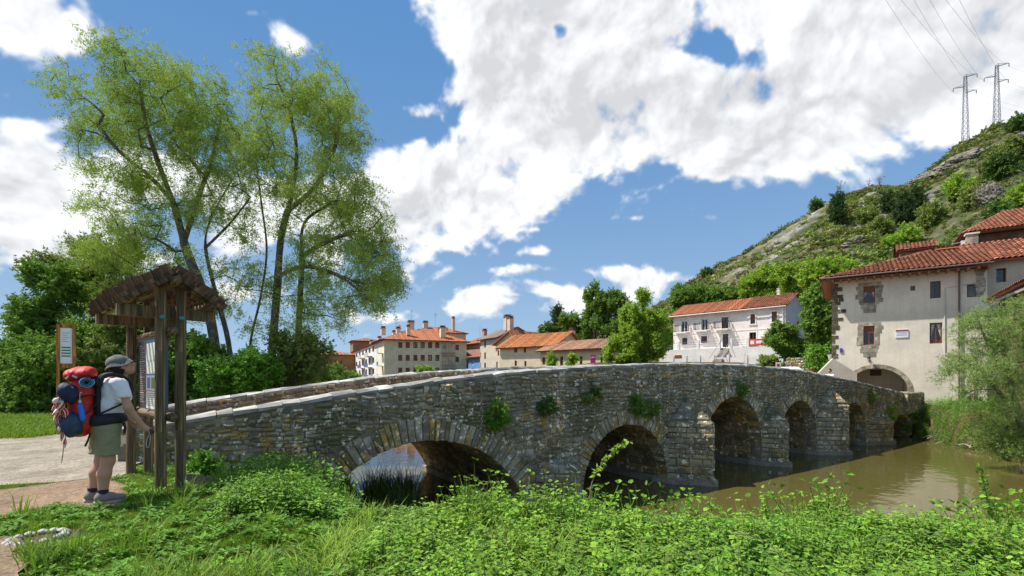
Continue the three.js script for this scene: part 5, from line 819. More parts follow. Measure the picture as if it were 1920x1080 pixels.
plainHouse({ seed: 456, label: 'low long ochre house with weathered roof behind the parapet', P0: [4.5, 76], P1: [14.6, 66], color: [.66, .56, .38], base: -.5, eave: 5.25, depth: 8, rise: 1.75, roof: 'gable', tile: mat([.50, .25, .15], .9, { map: T.mottle, vertexColors: true }), windows: [[1017, 670, 1022, 684], [1050, 668, 1056, 686], [1068, 668, 1074, 684], [1087, 668, 1092, 684], [1126, 664, 1130, 684]] });
plainHouse({ seed: 457, label: 'red and orange brick house half hidden behind the willow branches', P0: [-63, 150], P1: [-50, 157], color: [.42, .22, .10], sideColor: [.36, .06, .06], base: -1, eave: 8.2, depth: 12, rise: 1.3, roof: 'hip', tile: M.tileNew, windows: rows(600, 640, 5, 4, 676, 10), blind: true });
plainHouse({ seed: 458, label: 'tall brown brick tower block with loggia behind the orange house', P0: [-55, 166], P1: [-46, 170], color: [.30, .19, .11], base: -1, eave: 13.6, depth: 10, rise: 1.4, roof: 'hip', windows: rows(632, 650, 3, 4, 659, 7), tile: M.tile });
plainHouse({ seed: 459, label: 'dark red house at the far left behind the tree trunks', P0: [-70, 145], P1: [-62, 149], color: [.33, .05, .06], base: -1, eave: 6.6, depth: 10, rise: 1.2, roof: 'gable', tile: M.tile, windows: rows(573, 588, 2, 4, 684, 9) });
// ---------------------------------------------------------------- pylons, cables, street furniture, passers-by
{
  const pylon = (px, py0, py1, D, label) => {
    const b = at(px, py1, D), H = (py1 - py0) / F * D + 2, t = thing('power_pylon', label, 'pylon', [b.x, b.y - 2, b.z], -.5, 'lattice pylons on the hill ridge'), w0 = 2.1, w1 = .75, half = (y) => lerp(w0, w1, y / H) / 2, n = 15, legs = [];
    for (const sx of [-1, 1]) for (const sz of [-1, 1]) mesh('leg', beam(V(sx * w0 / 2, 0, sz * w0 / 2), V(sx * w1 / 2, H, sz * w1 / 2), .13, .13, V(1, 0, 0)), M.pylon, t);
    const br = []; for (let i = 0; i < n; i++) { const y0 = H * i / n, y1 = H * (i + 1) / n, a = half(y0), c = half(y1); for (const s of [-1, 1]) { br.push(bar(V(-a, y0, s * a), V(c, y1, s * c), .04, 4), bar(V(a, y0, s * a), V(-c, y1, s * c), .04, 4), bar(V(s * a, y0, -a), V(s * c, y1, c), .04, 4), bar(V(s * c, y1, -c), V(s * c, y1, c), .04, 4), bar(V(-c, y1, s * c), V(c, y1, s * c), .04, 4)); } }
    mesh('lattice_bracing', br, M.pylon, t);
    const tips = []; for (const [y, l, r] of [[H - .5, 0, 3.4], [H - 4.2, -3.6, 0], [H - 6.6, 0, 3.2]]) { const x = l || r, g = [beam(V(0, y, .3), V(x, y + .25, 0), .12, .12), beam(V(0, y, -.3), V(x, y + .25, 0), .12, .12), beam(V(0, y + 1.0, 0), V(x, y + .25, 0), .1, .1)]; const arm = mesh('cross_arm', g, M.pylon, t); mesh('insulator', tube([V(x, y + .2, 0), V(x, y - 1.1, 0)], .14, 6), mat([.18, .12, .1], .4), arm); t.updateMatrixWorld(true); tips.push(t.localToWorld(V(x, y - 1.1, 0))); }
    return tips;
  };
  const p1 = pylon(1810, 142, 277, 187, 'left steel lattice pylon on the ridge of the hill'), p2 = pylon(1869, 122, 254, 184, 'right steel lattice pylon on the ridge of the hill');
  const sag = (a, b, s, r) => { const pts = []; for (let i = 0; i <= 24; i++) { const t = i / 24, p = a.clone().lerp(b, t); p.y -= s * 4 * t * (1 - t); pts.push(p); } return tube(pts, r, 4); };
  const ends = [[1682, -20], [1655, -20], [1708, -20], [1766, -20], [1738, -20], [1794, -20]];
  const from = ['top arm of the left pylon', 'left arm of the left pylon', 'lower arm of the left pylon', 'top arm of the right pylon', 'left arm of the right pylon', 'lower arm of the right pylon'];
  [...p1, ...p2].forEach((a, i) => { const b = at(ends[i][0], ends[i][1], 88), c = a.clone().lerp(b, 2.0); c.y += 10; const far = a.clone().add(V(120, -6, -10)); tag(mesh('power_cable', [sag(a, c, 6, .02), sag(a, far, 7, .02)], mat([.34, .34, .36], .6)), 'thin power cable hanging from the ' + from[i], 'cable', 'power cables'); });
}
{ // pink totem, sign, barrier, street lamp
  const b = at(1112, 692, 62), t = thing('information_totem', 'magenta street totem with white plate before the low ochre house', 'sign', [b.x, b.y - .6, b.z], -.3), mg = mat([.50, .02, .20], .5);
  mesh('totem_body', box(.62, 2.3, .16, 0, 1.3, 0), mg, t); mesh('plate', box(.42, .5, .02, 0, 1.1, .095), mat([.62, .45, .5], .5), t); mesh('plate', box(.42, .16, .02, 0, 2.1, .095), mat([.62, .45, .5], .5), t);
  const n = at(1459, 688, 38), s = thing('road_sign', 'white square road sign with red disc above the parapet', 'sign', [n.x, n.y - 2.0, n.z], -.3); mesh('pole', bar(V(0, -.6, 0), V(0, 1.95, 0), .03, 8), M.steel, s); mesh('sign_plate', box(.36, .42, .02, 0, 2.15, .03), M.whitewood, s); mesh('red_disc', tube([V(0, 2.15, .042), V(0, 2.15, .05)], .13, 20), mat([.55, .02, .03], .5), s); mesh('disc_centre', tube([V(0, 2.15, .052), V(0, 2.15, .056)], .075, 16), mat([.05, .06, .3], .5), s);
  // white van roof showing above the parapet
  const v = at(1478, 692, 40), van = thing('parked_van', 'roof and windscreen of a white van parked behind the parapet', 'van', [v.x, v.y - 1.75, v.z], -.25), wv = mat([.80, .80, .80], .3);
  mesh('body', skinOf((x, y, z) => { const qx = Math.abs(x) - 1.15, qy = Math.abs(y - 1.05) - .65, qz = Math.abs(z) - .55, o = Math.hypot(Math.max(qx, 0), Math.max(qy, 0), Math.max(qz, 0)) + Math.min(Math.max(qx, qy, qz), 0) - .22; return Math.max(o, (x - .75) * .8 + (y - 1.45) * .9 - .28); }, [-1.6, .0, -.95], [1.6, 2.1, .95], .05), wv, van);
  for (const x of [-.9, .85]) for (const z of [-.72, .72]) { const wl = mesh('wheel', tube([V(x, .30, z - .09), V(x, .30, z + .09)], .31, 18), mat([.02, .02, .02], .9), van); mesh('rim', tube([V(x, .30, z + .092 * Math.sign(z)), V(x, .30, z + .1 * Math.sign(z))], .18, 14), M.steel, wl); }
  mesh('side_window', box(.75, .36, .02, .2, 1.52, .775), M.tinted, van); mesh('side_window', box(.7, .36, .02, -.75, 1.52, .775), M.tinted, van); mesh('headlight', box(.03, .16, .25, 1.36, .85, .5), M.whitewood, van);
  const l = at(1556, 700, 35), lamp = thing('street_lamp', 'dark iron street lamp beside the corner of the cream house', 'street lamp', [l.x, .0, l.z]); mesh('pole', tube([V(0, -.3, 0), V(0, .6, 0), V(0, 2.6, 0)], [.07, .05, .035], 8), M.iron, lamp); const la = mesh('lantern', tube([V(0, 2.6, 0), V(0, 3.05, 0)], [.09, .16], 6), mat([.45, .45, .4], .3), lamp); mesh('lantern_roof', tube([V(0, 3.05, 0), V(0, 3.28, 0)], [.2, .03], 6), M.iron, la);
}
{ // rendered wedge wall beside the hospice arch
  const f = Facade([at(1532, 0, 30.2).x, 30.2], [at(1592, 0, 30.2).x, 29.5]), w = thing('splayed_wall', 'cream rendered splayed wall rising to the corner of the house', 'wall', [f.P0[0], 0, -30.2], f.turn);
  const y = (px, py) => f.loc(px, py)[1]; mesh('wall_face', boxUV(prism([[0, -1], [f.L, -1], [f.L, y(1592, 700)], [f.loc(1562, 672)[0], y(1562, 672)], [0, y(1534, 702)]], .3).translate(0, 0, -.3), .3), plaster([.68, .61, .51]), w);
}
// two people walking off the bridge (only heads and shoulders clear the parapet)
function walker(pos, turn, label, shirt, hair, trousers) {
  const p = thing('person', label, 'person', pos, turn); const skin = mat([.45, .25, .17], .6);
  const torso = smin(.05, ellipsoid([0, 1.22, 0], [.12, .22, .18]), ellipsoid([0, .98, 0], [.12, .14, .16]), capsule([0, 1.38, 0], [.01, 1.5, 0], .055, .05)), legs = [capsule([0, .92, .09], [.08, .5, .09], .09, .065), capsule([.08, .5, .09], [.02, .08, .09], .06, .045), capsule([0, .92, -.09], [-.06, .5, -.09], .09, .065), capsule([-.06, .5, -.09], [-.16, .1, -.09], .06, .045), capsule([.02, .05, .09], [.15, .04, .09], .045, .035), capsule([-.16, .06, -.09], [-.05, .04, -.09], .045, .035)];
  const arms = [capsule([0, 1.36, .18], [-.03, 1.1, .23], .05, .042), capsule([-.03, 1.1, .23], [.06, .88, .22], .04, .032), capsule([0, 1.36, -.18], [.04, 1.1, -.23], .05, .042), capsule([.04, 1.1, -.23], [.13, .9, -.21], .04, .032)], hands = [.22, -.21].flatMap((z, s) => { const x = s ? .13 : .06, y = s ? .9 : .88; return [-.02, -.007, .006, .02].map((o, i) => capsule([x + .01, y - .03, z + o], [x + .025, y - .12 + (i % 3) * .008, z + o], .011, .008)).concat(capsule([x, y, z], [x + .015, y - .06, z], .03, .03), capsule([x + .02, y - .03, z], [x + .05, y - .08, z], .012, .009)); });
  const head = [ellipsoid([.02, 1.60, 0], [.095, .115, .075]), capsule([.105, 1.60, 0], [.12, 1.58, 0], .012, .014), ellipsoid([.01, 1.59, .075], [.02, .03, .012]), ellipsoid([.01, 1.59, -.075], [.02, .03, .012])];
  mesh('body', skinOf(smin(.02, smin(.04, torso, ...legs, ...arms), ...hands, ...head), [-.32, -.02, -.34], [.34, 1.76, .34], .018), skin, p);
  mesh('shirt', skinOf((x, y, z) => Math.max(smin(.05, torso, arms[0], arms[2])(x, y, z) - .014, .88 - y, y - 1.43), [-.3, .8, -.34], [.3, 1.5, .34], .018), mat(shirt, .9), p); mesh('trousers', skinOf((x, y, z) => Math.max(smin(.04, ellipsoid([0, .93, 0], [.13, .12, .17]), ...legs.slice(0, 4))(x, y, z) - .016, y - .98, .12 - y), [-.34, .0, -.3], [.3, 1.05, .3], .018), mat(trousers, .9), p);
  mesh('hair', skinOf((x, y, z) => Math.max(ellipsoid([.0, 1.625, 0], [.105, .115, .088])(x, y, z), (x - .05) + (1.6 - y) * .6, 1.53 - y), [-.16, 1.5, -.14], [.16, 1.78, .14], .012), mat(hair, .7), p);
  for (const z of [.028, -.028]) mesh('eye', new THREE.SphereGeometry(.012, 8, 6).translate(.108, 1.615, z), mat([.04, .03, .02], .2), p);
}
{
  const deckAt = (u, v) => { const [X, D] = fromUV(u, v); return [X, topY(u) - DECK + .005, -D]; };
  const u0 = 21.4; walker(deckAt(21.6, -2.6), .5, 'walker with reddish hair and pale top on the far end of the bridge', [.62, .55, .5], [.20, .06, .03], [.1, .1, .14]); walker(deckAt(22.3, -2.0), 3.6, 'walker with dark hair and white top carrying a black bag near the arch', [.78, .78, .78], [.015, .012, .01], [.06, .06, .08]);
  const b = thing('shoulder_bag', 'black shoulder bag on the dark haired walker', 'bag', deckAt(22.3, -2.0), 3.6); mesh('bag_body', skinOf(ellipsoid([-.2, 1.16, 0], [.09, .2, .15]), [-.32, .92, -.2], [-.08, 1.4, .2], .02), mat([.012, .012, .015], .7), b); mesh('bag_strap', tube(curve([V(-.16, 1.33, .1), V(0, 1.45, .11), V(.13, 1.32, .1), V(.13, 1.1, .1)], 10), .015, 5), mat([.012, .012, .015], .7), b);
}
// ---------------------------------------------------------------- trees
const P3 = (px, py, D) => at(px, py, D), pxm = (D) => D / F;
{ // the two big willows on the left bank
  const D = 22, q = (px, py, d = 0) => P3(px, py, D + d), e = (px, py, rx, ry, n, d = 0, rz = 2.4) => [P3(px, py, D + d), [rx * pxm(D), ry * pxm(D), rz], n];
  const s1 = [q(412, 771), q(403, 650), q(385, 560, .2), q(350, 470, .4), q(328, 390, .2), q(295, 300, -.4), q(272, 225, -.6), q(262, 150, -.6)];
  const s2 = [q(345, 455, .4), q(372, 370, 1), q(400, 290, 1.3), q(420, 190, 1.2)]; s2.from = 1;
  const s3 = [q(440, 771, .5), q(428, 640, .5), q(402, 540, .8), q(385, 450, 1), q(405, 390, 1.4), q(440, 330, 1.8)];
  const s4 = [q(330, 385, .2), q(280, 330, -.6), q(225, 285, -1.0), q(185, 235, -1.2)]; s4.from = 1;
  const s5 = [q(390, 460, 1), q(430, 420, .4), q(470, 370, .2)]; s5.from = 1;
  tree({ name: 'willow_tree', label: 'tall multi-stemmed willow on the left, behind the shelter roof', seed: 501, stems: [s1, s2, s3, s4, s5], radius: .21, crown: [e(265, 144, 70, 48, 44), e(192, 199, 66, 54, 36), e(205, 276, 52, 66, 34), e(299, 226, 79, 70, 50), e(381, 199, 61, 61, 44), e(411, 276, 66, 74, 46), e(334, 346, 79, 70, 40), e(235, 396, 52, 61, 34), e(428, 396, 48, 61, 26), e(269, 471, 61, 52, 30), e(334, 556, 66, 48, 26), e(441, 496, 39, 39, 12), e(265, 556, 52, 35, 16), e(222, 496, 44, 44, 16)], leaves: 7200, kind: 'willow', leaf: L_.willow, hang: .55, puff: .55, low: 4, leafScale: .85 });
  const r1 = [q(503, 771, .6), q(512, 640, .6), q(520, 540, .6), q(528, 440, .4), q(548, 360, .2), q(556, 280, 0), q(540, 200, -.2), q(520, 150, -.2)];
  const r2 = [q(535, 400, .3), q(590, 350, .2), q(630, 270, 0), q(640, 190, 0)]; r2.from = 1;
  const r3 = [q(463, 771, 1.4), q(470, 640, 1.4), q(488, 560, 1.3), q(500, 470, 1.0), q(490, 380, .6), q(478, 290, .4)];
  const r4 = [q(556, 771, 1), q(560, 620, .9), q(566, 500, .6), q(570, 420, .3), q(620, 380, -.3)];
  const r5 = [q(566, 480, .5), q(620, 450, 0), q(670, 440, -.6), q(715, 480, -1)]; r5.from = 1;
  const r6 = [q(516, 520, .6), q(570, 500, -.4), q(640, 520, -1.2), q(690, 560, -1.5)]; r6.from = 1;
  tree({ name: 'willow_tree', label: 'tall willow with leaning trunks overhanging the bridge, right of its twin', seed: 507, stems: [r1, r2, r3, r4, r5, r6], radius: .18, crown: [e(520, 165, 45, 50, 30), e(600, 175, 55, 55, 38), e(640, 230, 45, 60, 34), e(560, 260, 75, 75, 44), e(635, 330, 62, 70, 42), e(500, 300, 40, 80, 26), e(590, 400, 80, 60, 40), e(680, 410, 48, 60, 32), e(715, 490, 42, 60, 32), e(640, 470, 70, 55, 36), e(720, 545, 36, 40, 20), e(640, 545, 60, 40, 24), e(560, 520, 45, 50, 16), e(470, 560, 45, 60, 12), e(590, 600, 60, 30, 16)], leaves: 6400, kind: 'willow', leaf: L_.willow, hang: .6, puff: .5, low: 4, leafScale: .85 });
}
const bush = (name, label, px, pyBase, D, tops, leaf, leaves, seed, o = {}) => { const b = at(px, pyBase, D), stems = tops.map(([x, y]) => [b.clone().add(V(((x - px) * pxm(D)) * .25, 0, 0)), at(lerp(px, x, .6), lerp(pyBase, y, .45), D), at(x, lerp(pyBase, y, .8), D)]); return tree({ name, label, category: o.category ?? 'bush', group: o.group, seed, stems, radius: o.radius ?? .09, crown: tops.map(([x, y, rx, ry, n]) => [at(x, y, D), [rx * pxm(D), ry * pxm(D), (o.rz ?? 1.1) * rx * pxm(D)], n]), leaves, kind: o.kind ?? 'broad', leaf, puff: o.puff ?? .4, leafScale: o.leafScale ?? 1, seg: o.seg, twig: o.twig, bark: o.bark, sides: o.sides, low: o.low }); };
const hedge = 'bushes of the hedge along the left bank';
bush('hedge_bush', 'dark bramble bush at the left edge of the photo', 10, 775, 18.5, [[-30, 700, 70, 60, 16], [30, 690, 50, 60, 14], [10, 750, 80, 30, 12]], L_.mid, 2600, 511, { group: hedge });
bush('hedge_bush', 'dark green bush behind the small orange sign', 105, 776, 18.2, [[70, 690, 45, 55, 14], [120, 670, 50, 60, 16], [110, 740, 65, 36, 14]], L_.mid, 2800, 512, { group: hedge });
bush('hedge_bush', 'tall leafy bush rising left of the shelter roof', 110, 770, 21, [[70, 600, 40, 50, 12], [120, 590, 60, 60, 18], [180, 620, 50, 60, 14], [110, 530, 40, 36, 10]], L_.mid, 3600, 513, { group: hedge });
bush('hedge_bush', 'pale green bush filling the gap between hiker and shelter posts', 215, 772, 19.4, [[190, 690, 55, 60, 18], [240, 650, 55, 60, 18], [230, 740, 60, 36, 14]], L_.olive, 3800, 514, { group: hedge });
bush('hedge_bush', 'olive bush seen under the shelter roof', 290, 772, 20.6, [[270, 640, 55, 55, 16], [320, 680, 55, 60, 16], [290, 740, 55, 34, 12], [250, 580, 50, 40, 12]], L_.olive, 3600, 515, { group: hedge });
bush('hedge_bush', 'green bush at the foot of the left willow trunks', 390, 770, 20.2, [[370, 690, 40, 50, 14], [410, 720, 45, 45, 14]], L_.mid, 2600, 516, { group: hedge });
bush('hedge_bush', 'lush dark elder bush above the far parapet', 455, 765, 19.6, [[440, 700, 40, 34, 14], [480, 705, 34, 30, 12], [420, 715, 30, 30, 10]], L_.nettle, 2400, 517, { group: hedge });
bush('hedge_bush', 'sparse bush between the willow trunks and the orange house', 545, 765, 21.6, [[530, 690, 40, 40, 10], [590, 680, 40, 30, 8], [560, 650, 50, 40, 8]], L_.olive, 1300, 518, { group: hedge });
bush('hedge_bush', 'low green bush on the far bank before the red and orange houses', 600, 730, 40, [[575, 705, 40, 20, 16], [625, 708, 40, 18, 16], [655, 714, 26, 12, 8]], L_.mid, 1500, 519, { group: hedge, leafScale: 1.5 });
tree({ name: 'thorn_tree', label: 'small tree with reddish brown twigs left of the willow crown', seed: 521, stems: [[at(190, 770, 24), at(195, 640, 24), at(205, 540, 24), at(215, 480, 24)], Object.assign([at(200, 580, 24), at(160, 530, 24.5), at(130, 500, 24.5)], { from: 1 })], radius: .14, crown: [[at(205, 478, 24), [1.3, .9, 1.2], 26], [at(150, 520, 24), [1.5, 1.0, 1.3], 26], [at(215, 545, 24), [1.6, 1.2, 1.4], 24], [at(90, 505, 24), [.8, .6, .8], 12]], leaves: 2300, kind: 'broad', leaf: L_.olive, puff: .45, low: 2 });
tree({ name: 'cypress_tree', label: 'far dark cypress at the left edge above the hedge', seed: 523, stems: [[at(66, 740, 60), at(66, 640, 60), at(66, 575, 60)]], radius: .2, crown: [[at(66, 640, 60), [1.0, 5.2, 1.0], 40], [at(66, 585, 60), [.6, 2, .6], 12]], leaves: 900, kind: 'needle', leaf: L_.pine, puff: .4 });
tree({ name: 'cypress_tree', label: 'second far dark cypress, shorter, right of the first', seed: 524, stems: [[at(84, 740, 62), at(84, 640, 62), at(84, 585, 62)]], radius: .2, crown: [[at(84, 640, 62), [.9, 4.6, .9], 36], [at(84, 590, 62), [.5, 1.6, .5], 10]], leaves: 800, kind: 'needle', leaf: L_.pine, puff: .4 });
// trees of the village and around the white house: [name, px, base, D, lobes, leaf, leaves, kind, label]
const vt = 'trees of the village and the foot of the hill';
const VT = [
  ['spruce_tree', 1046, 690, 92, [[1046, 590, 9, 14, 10], [1046, 620, 15, 18, 14], [1046, 650, 19, 18, 14]], L_.pine, 900, 'needle', 'dark pointed spruce above the tan cottage'],
  ['broadleaf_tree', 1024, 690, 95, [[1020, 635, 16, 16, 12], [1036, 622, 14, 14, 10]], L_.mid, 700, 'far', 'low round tree left of the spruce'],
  ['broadleaf_tree', 1074, 690, 90, [[1070, 610, 22, 18, 18], [1082, 636, 26, 22, 18]], L_.mid, 1200, 'far', 'round green tree between spruce and tall poplar'],
  ['poplar_tree', 1116, 690, 86, [[1114, 560, 17, 24, 18], [1118, 600, 22, 34, 24], [1112, 645, 22, 22, 14]], L_.mid, 1700, 'far', 'tallest poplar of the village, left of the bright willow'],
  ['poplar_tree', 1152, 690, 84, [[1152, 566, 20, 20, 16], [1150, 605, 26, 34, 24], [1146, 650, 22, 20, 12]], L_.mid, 1700, 'far', 'dense green poplar close right of the tallest poplar'],
  ['bright_willow', 1205, 690, 58, [[1188, 590, 24, 26, 22], [1216, 600, 28, 30, 26], [1200, 640, 42, 34, 36], [1190, 672, 34, 14, 14], [1208, 556, 12, 14, 6], [1232, 640, 22, 36, 20], [1175, 640, 20, 36, 16]], L_.bright, 6200, 'broad', 'bright yellow-green willow left of the white house'],
  ['broadleaf_tree', 1240, 690, 88, [[1232, 610, 16, 26, 12], [1246, 640, 18, 24, 12]], L_.bright, 900, 'far', 'bright tree tucked against the left end of the white house'],
  ['broadleaf_tree', 1295, 640, 92, [[1280, 560, 26, 20, 20], [1310, 552, 22, 18, 16], [1290, 590, 34, 22, 18]], L_.mid, 1700, 'far', 'dark green tree behind the left end of the white house roof'],
  ['broadleaf_tree', 1355, 620, 90, [[1345, 560, 22, 14, 14], [1370, 556, 20, 14, 12]], L_.mid, 1000, 'far', 'low tree behind the middle of the orange roof'],
  ['broadleaf_tree', 1425, 610, 86, [[1415, 535, 24, 26, 22], [1440, 530, 24, 28, 22], [1428, 565, 36, 16, 16]], L_.bright, 1900, 'far', 'rounded light green tree above the orange roof'],
  ['broadleaf_tree', 1486, 610, 80, [[1480, 520, 22, 28, 20], [1508, 530, 22, 30, 20], [1495, 570, 30, 24, 18]], L_.bright, 1900, 'far', 'light green tree above the gable of the white house'],
  ['broadleaf_tree', 1545, 640, 66, [[1530, 520, 26, 24, 20], [1560, 508, 32, 18, 20], [1545, 560, 24, 30, 18]], L_.bright, 2000, 'far', 'bright tree behind the left corner of the cream house'],
  ['broadleaf_tree', 1540, 695, 45, [[1535, 600, 22, 34, 22], [1546, 650, 18, 30, 18], [1528, 560, 16, 20, 12]], L_.mid, 2600, 'broad', 'tall shrubby tree touching the left corner of the cream house'],
  ['round_bush', 1470, 680, 50, [[1470, 640, 30, 24, 26], [1462, 620, 14, 14, 8], [1484, 652, 20, 18, 12]], L_.mid, 2200, 'broad', 'round green bush in front of the white house gable'],
  ['shrub', 1533, 690, 40, [[1535, 672, 16, 16, 12], [1545, 690, 14, 10, 8]], L_.nettle, 900, 'broad', 'small shrub beside the stone retaining wall'],
  ['shrub', 1440, 684, 52, [[1436, 676, 10, 7, 6], [1450, 680, 8, 5, 4]], L_.olive, 260, 'broad', 'small reddish flowering shrub below the banner'],
  ['shrub', 1412, 652, 64, [[1412, 654, 7, 8, 5], [1425, 656, 6, 7, 4]], L_.dark, 300, 'broad', 'clipped dark shrubs below the red banner'],
  ['sapling', 790, 716, 62, [[790, 700, 13, 9, 9], [800, 694, 8, 6, 5]], L_.bright, 420, 'broad', 'bright sapling tip before the cream apartment block'],
  ['sapling', 1035, 694, 60, [[1035, 676, 5, 13, 6]], L_.bright, 160, 'broad', 'thin sapling left before the low ochre house'],
  ['sapling', 1072, 694, 60, [[1072, 676, 7, 12, 6]], L_.bright, 170, 'broad', 'thin sapling in the middle before the low ochre house'],
  ['sapling', 1140, 694, 58, [[1142, 660, 9, 20, 8], [1146, 640, 8, 14, 5]], L_.bright, 320, 'broad', 'leafy sapling right of the magenta totem'],
];
VT.forEach(([name, px, base, D, lobes, leaf, leaves, kind, label], i) => {
  const tops = lobes, b = at(px, base, D), top = Math.min(...lobes.map((l) => l[1])), bot = Math.max(...lobes.map((l) => l[1]));
  tree({ name, label, category: name === 'shrub' || name === 'round_bush' ? 'bush' : 'tree', group: vt, seed: 540 + i, stems: [[b.clone().add(V(0, -1.5, 0)), b.clone(), at(lerp(px, lobes[0][0], .5), lerp(base, bot, .9), D), at(lobes[0][0], lerp(bot, top, .7), D)]], radius: clamp((base - top) * pxm(D) * .022, .03, .3), crown: lobes.map(([x, y, rx, ry, n]) => [at(x, y, D), [rx * pxm(D), ry * pxm(D), rx * pxm(D)], n]), leaves, kind, leaf, puff: kind === 'broad' ? .35 : .8, leafScale: kind === 'broad' ? (D > 35 ? 1.6 : 1) : 1.0, seg: 1.5, twig: .02 });
});
{ // bare twigs standing above the bright willow
  tree({ name: 'bare_tree', label: 'leafless slender tree rising from the bright willow', seed: 571, stems: [[at(1208, 690, 60), at(1209, 600, 60), at(1210, 540, 60)]], radius: .09, crown: [[at(1210, 560, 60), [1.1, 1.7, 1], 40]], leaves: 60, kind: 'broad', leaf: L_.olive, low: 5, twig: .012, bark: M.twig });
}
{ // willow on the right bank
  const D = 17.5, q = (px, py, d = 0) => at(px, py, D + d), e = (px, py, rx, ry, n, d = 0) => [q(px, py, d), [rx * pxm(D), ry * pxm(D), 1.1], n];
  const a = [q(1925, 850), q(1905, 760), q(1885, 680), q(1870, 600)], b = [q(1905, 770), q(1860, 720), q(1825, 670)], c = [q(1895, 720), q(1850, 640), q(1830, 590)], d = [q(1935, 850), q(1950, 740), q(1945, 640), q(1930, 580)]; b.from = c.from = 1;
  tree({ name: 'riverside_willow', label: 'grey-green willow leaning over the water at the right edge', seed: 581, stems: [a, b, c, d], radius: .13, crown: [e(1870, 590, 34, 26, 20), e(1905, 600, 34, 34, 22), e(1835, 620, 26, 26, 16), e(1825, 680, 34, 36, 20), e(1880, 680, 50, 50, 40), e(1865, 750, 45, 45, 30), e(1915, 770, 50, 60, 40), e(1960, 660, 40, 90, 26), e(1800, 700, 16, 22, 8), e(1890, 820, 45, 30, 20)], leaves: 4000, kind: 'willow', leaf: L_.willowGrey, hang: .3, puff: .35, leafScale: .52, low: .3, seg: .5 });
  bush('waterside_bush', 'grey-leaved bush at the water edge below the right willow', 1905, 855, 18, [[1900, 835, 34, 16, 18], [1940, 825, 40, 24, 14]], L_.willowGrey, 1500, 583, { leafScale: .6 });
}
// pines and bushes that stand out on the hill, dead trees and the wall on the ridge
const onHill = (px, py) => { const a = (px - 960) / F; let best = null, bd = 1e9; for (let t = 0; t <= 1; t += .004) { const [X, Y, D] = hillPoint(a, t), y = 705 - (Y - EYE) / D * F; if (Math.abs(y - py) < bd) { bd = Math.abs(y - py); best = V(X, Y, -D); } } return best; };
const hillTrees = 'trees standing out on the hillside';
[[1570, 425, 60, 20, 'pine', 'dark pine below the dead tree on the skyline'], [1693, 420, 55, 26, 'pine', 'dark pine in the middle of the hillside'], [1720, 395, 40, 24, 'pine', 'second pine just right of the mid-slope pine'], [1666, 400, 34, 16, 'pine', 'small pine near the ridge wall'], [1800, 372, 44, 30, 'bright', 'light green tree below the ridge cliff'], [1745, 430, 50, 30, 'olive', 'yellowish tree on the slope above the turret'], [1875, 335, 44, 36, 'dark', 'dark shrubby oak under the cliff'], [1910, 250, 30, 26, 'dark', 'dark oak on the ridge at the right edge'], [1900, 300, 36, 30, 'olive', 'olive tree below the right pylon'], [1700, 465, 40, 18, 'bright', 'vivid green young tree right above the tiled roof'], [1675, 470, 30, 12, 'bright', 'slim green young tree left of the vivid one'], [1625, 420, 30, 24, 'olive', 'small light tree right of the skyline pine'], [1530, 395, 18, 14, 'dark', 'dark bush on the skyline'], [1825, 390, 36, 26, 'olive', 'olive bush left of the pale cliff'], [1915, 400, 44, 30, 'bright', 'bright tree on the slope at the right edge'], [1880, 420, 34, 24, 'dark', 'dark bush under the pale cliff'], [1325, 520, 14, 12, 'dark', 'small dark bush low on the skyline'], [1650, 440, 26, 22, 'olive', 'low bush in the middle of the slope']].forEach(([px, py, h, w, k, label], i) => {
  const b = onHill(px, py), D = -b.z, H = h * pxm(D), Wd = w * pxm(D), pine = k === 'pine';
  tree({ name: pine ? 'pine_tree' : 'hill_tree', label, seed: 600 + i, group: hillTrees, stems: [[b.clone().add(V(0, -1, 0)), b.clone().add(V(0, H * .5, 0)), b.clone().add(V(R(-.4, .4), H * .92, 0))]], radius: .22, crown: pine ? [[b.clone().add(V(0, H * .3, 0)), [Wd * .55, H * .22, Wd * .55], 14], [b.clone().add(V(0, H * .6, 0)), [Wd * .4, H * .25, Wd * .4], 14], [b.clone().add(V(0, H * .85, 0)), [Wd * .22, H * .16, Wd * .22], 8]] : [[b.clone().add(V(0, H * .5, 0)), [Wd * .55, H * .45, Wd * .55], 26], [b.clone().add(V(Wd * .3, H * .32, 0)), [Wd * .4, H * .3, Wd * .4], 10]], leaves: Math.round(200 + H * Wd * 9), kind: pine ? 'needle' : 'far', leaf: { pine: L_.pine, bright: L_.bright, olive: L_.olive, dark: L_.dark }[k], puff: 1.5, leafScale: 1.7, seg: 2, twig: .04 });
});
[[1574, 362, 34, 'leafless dead tree on the skyline above the dark pine'], [1628, 352, 22, 'leafless dead tree over the ridge wall'], [1648, 352, 26, 'bent leafless dead tree right of the ridge wall'], [1529, 392, 20, 'small leafless tree on the lower skyline']].forEach(([px, py, h, label], i) => { const b = onHill(px, py + 4), H = h * pxm(-b.z); tree({ name: 'dead_tree', label, seed: 640 + i, group: 'dead trees on the skyline', stems: [[b.clone().add(V(0, -1.5, 0)), b.clone().add(V(.2, H * .5, 0)), b.clone().add(V(R(-.8, .8), H, 0))]], radius: .2, crown: [[b.clone().add(V(.3, H * .75, 0)), [H * .28, H * .3, H * .2], 16]], leaves: 6, kind: 'far', leaf: L_.dry, low: H * .3, twig: .06, bark: M.twig, seg: 2 }); });
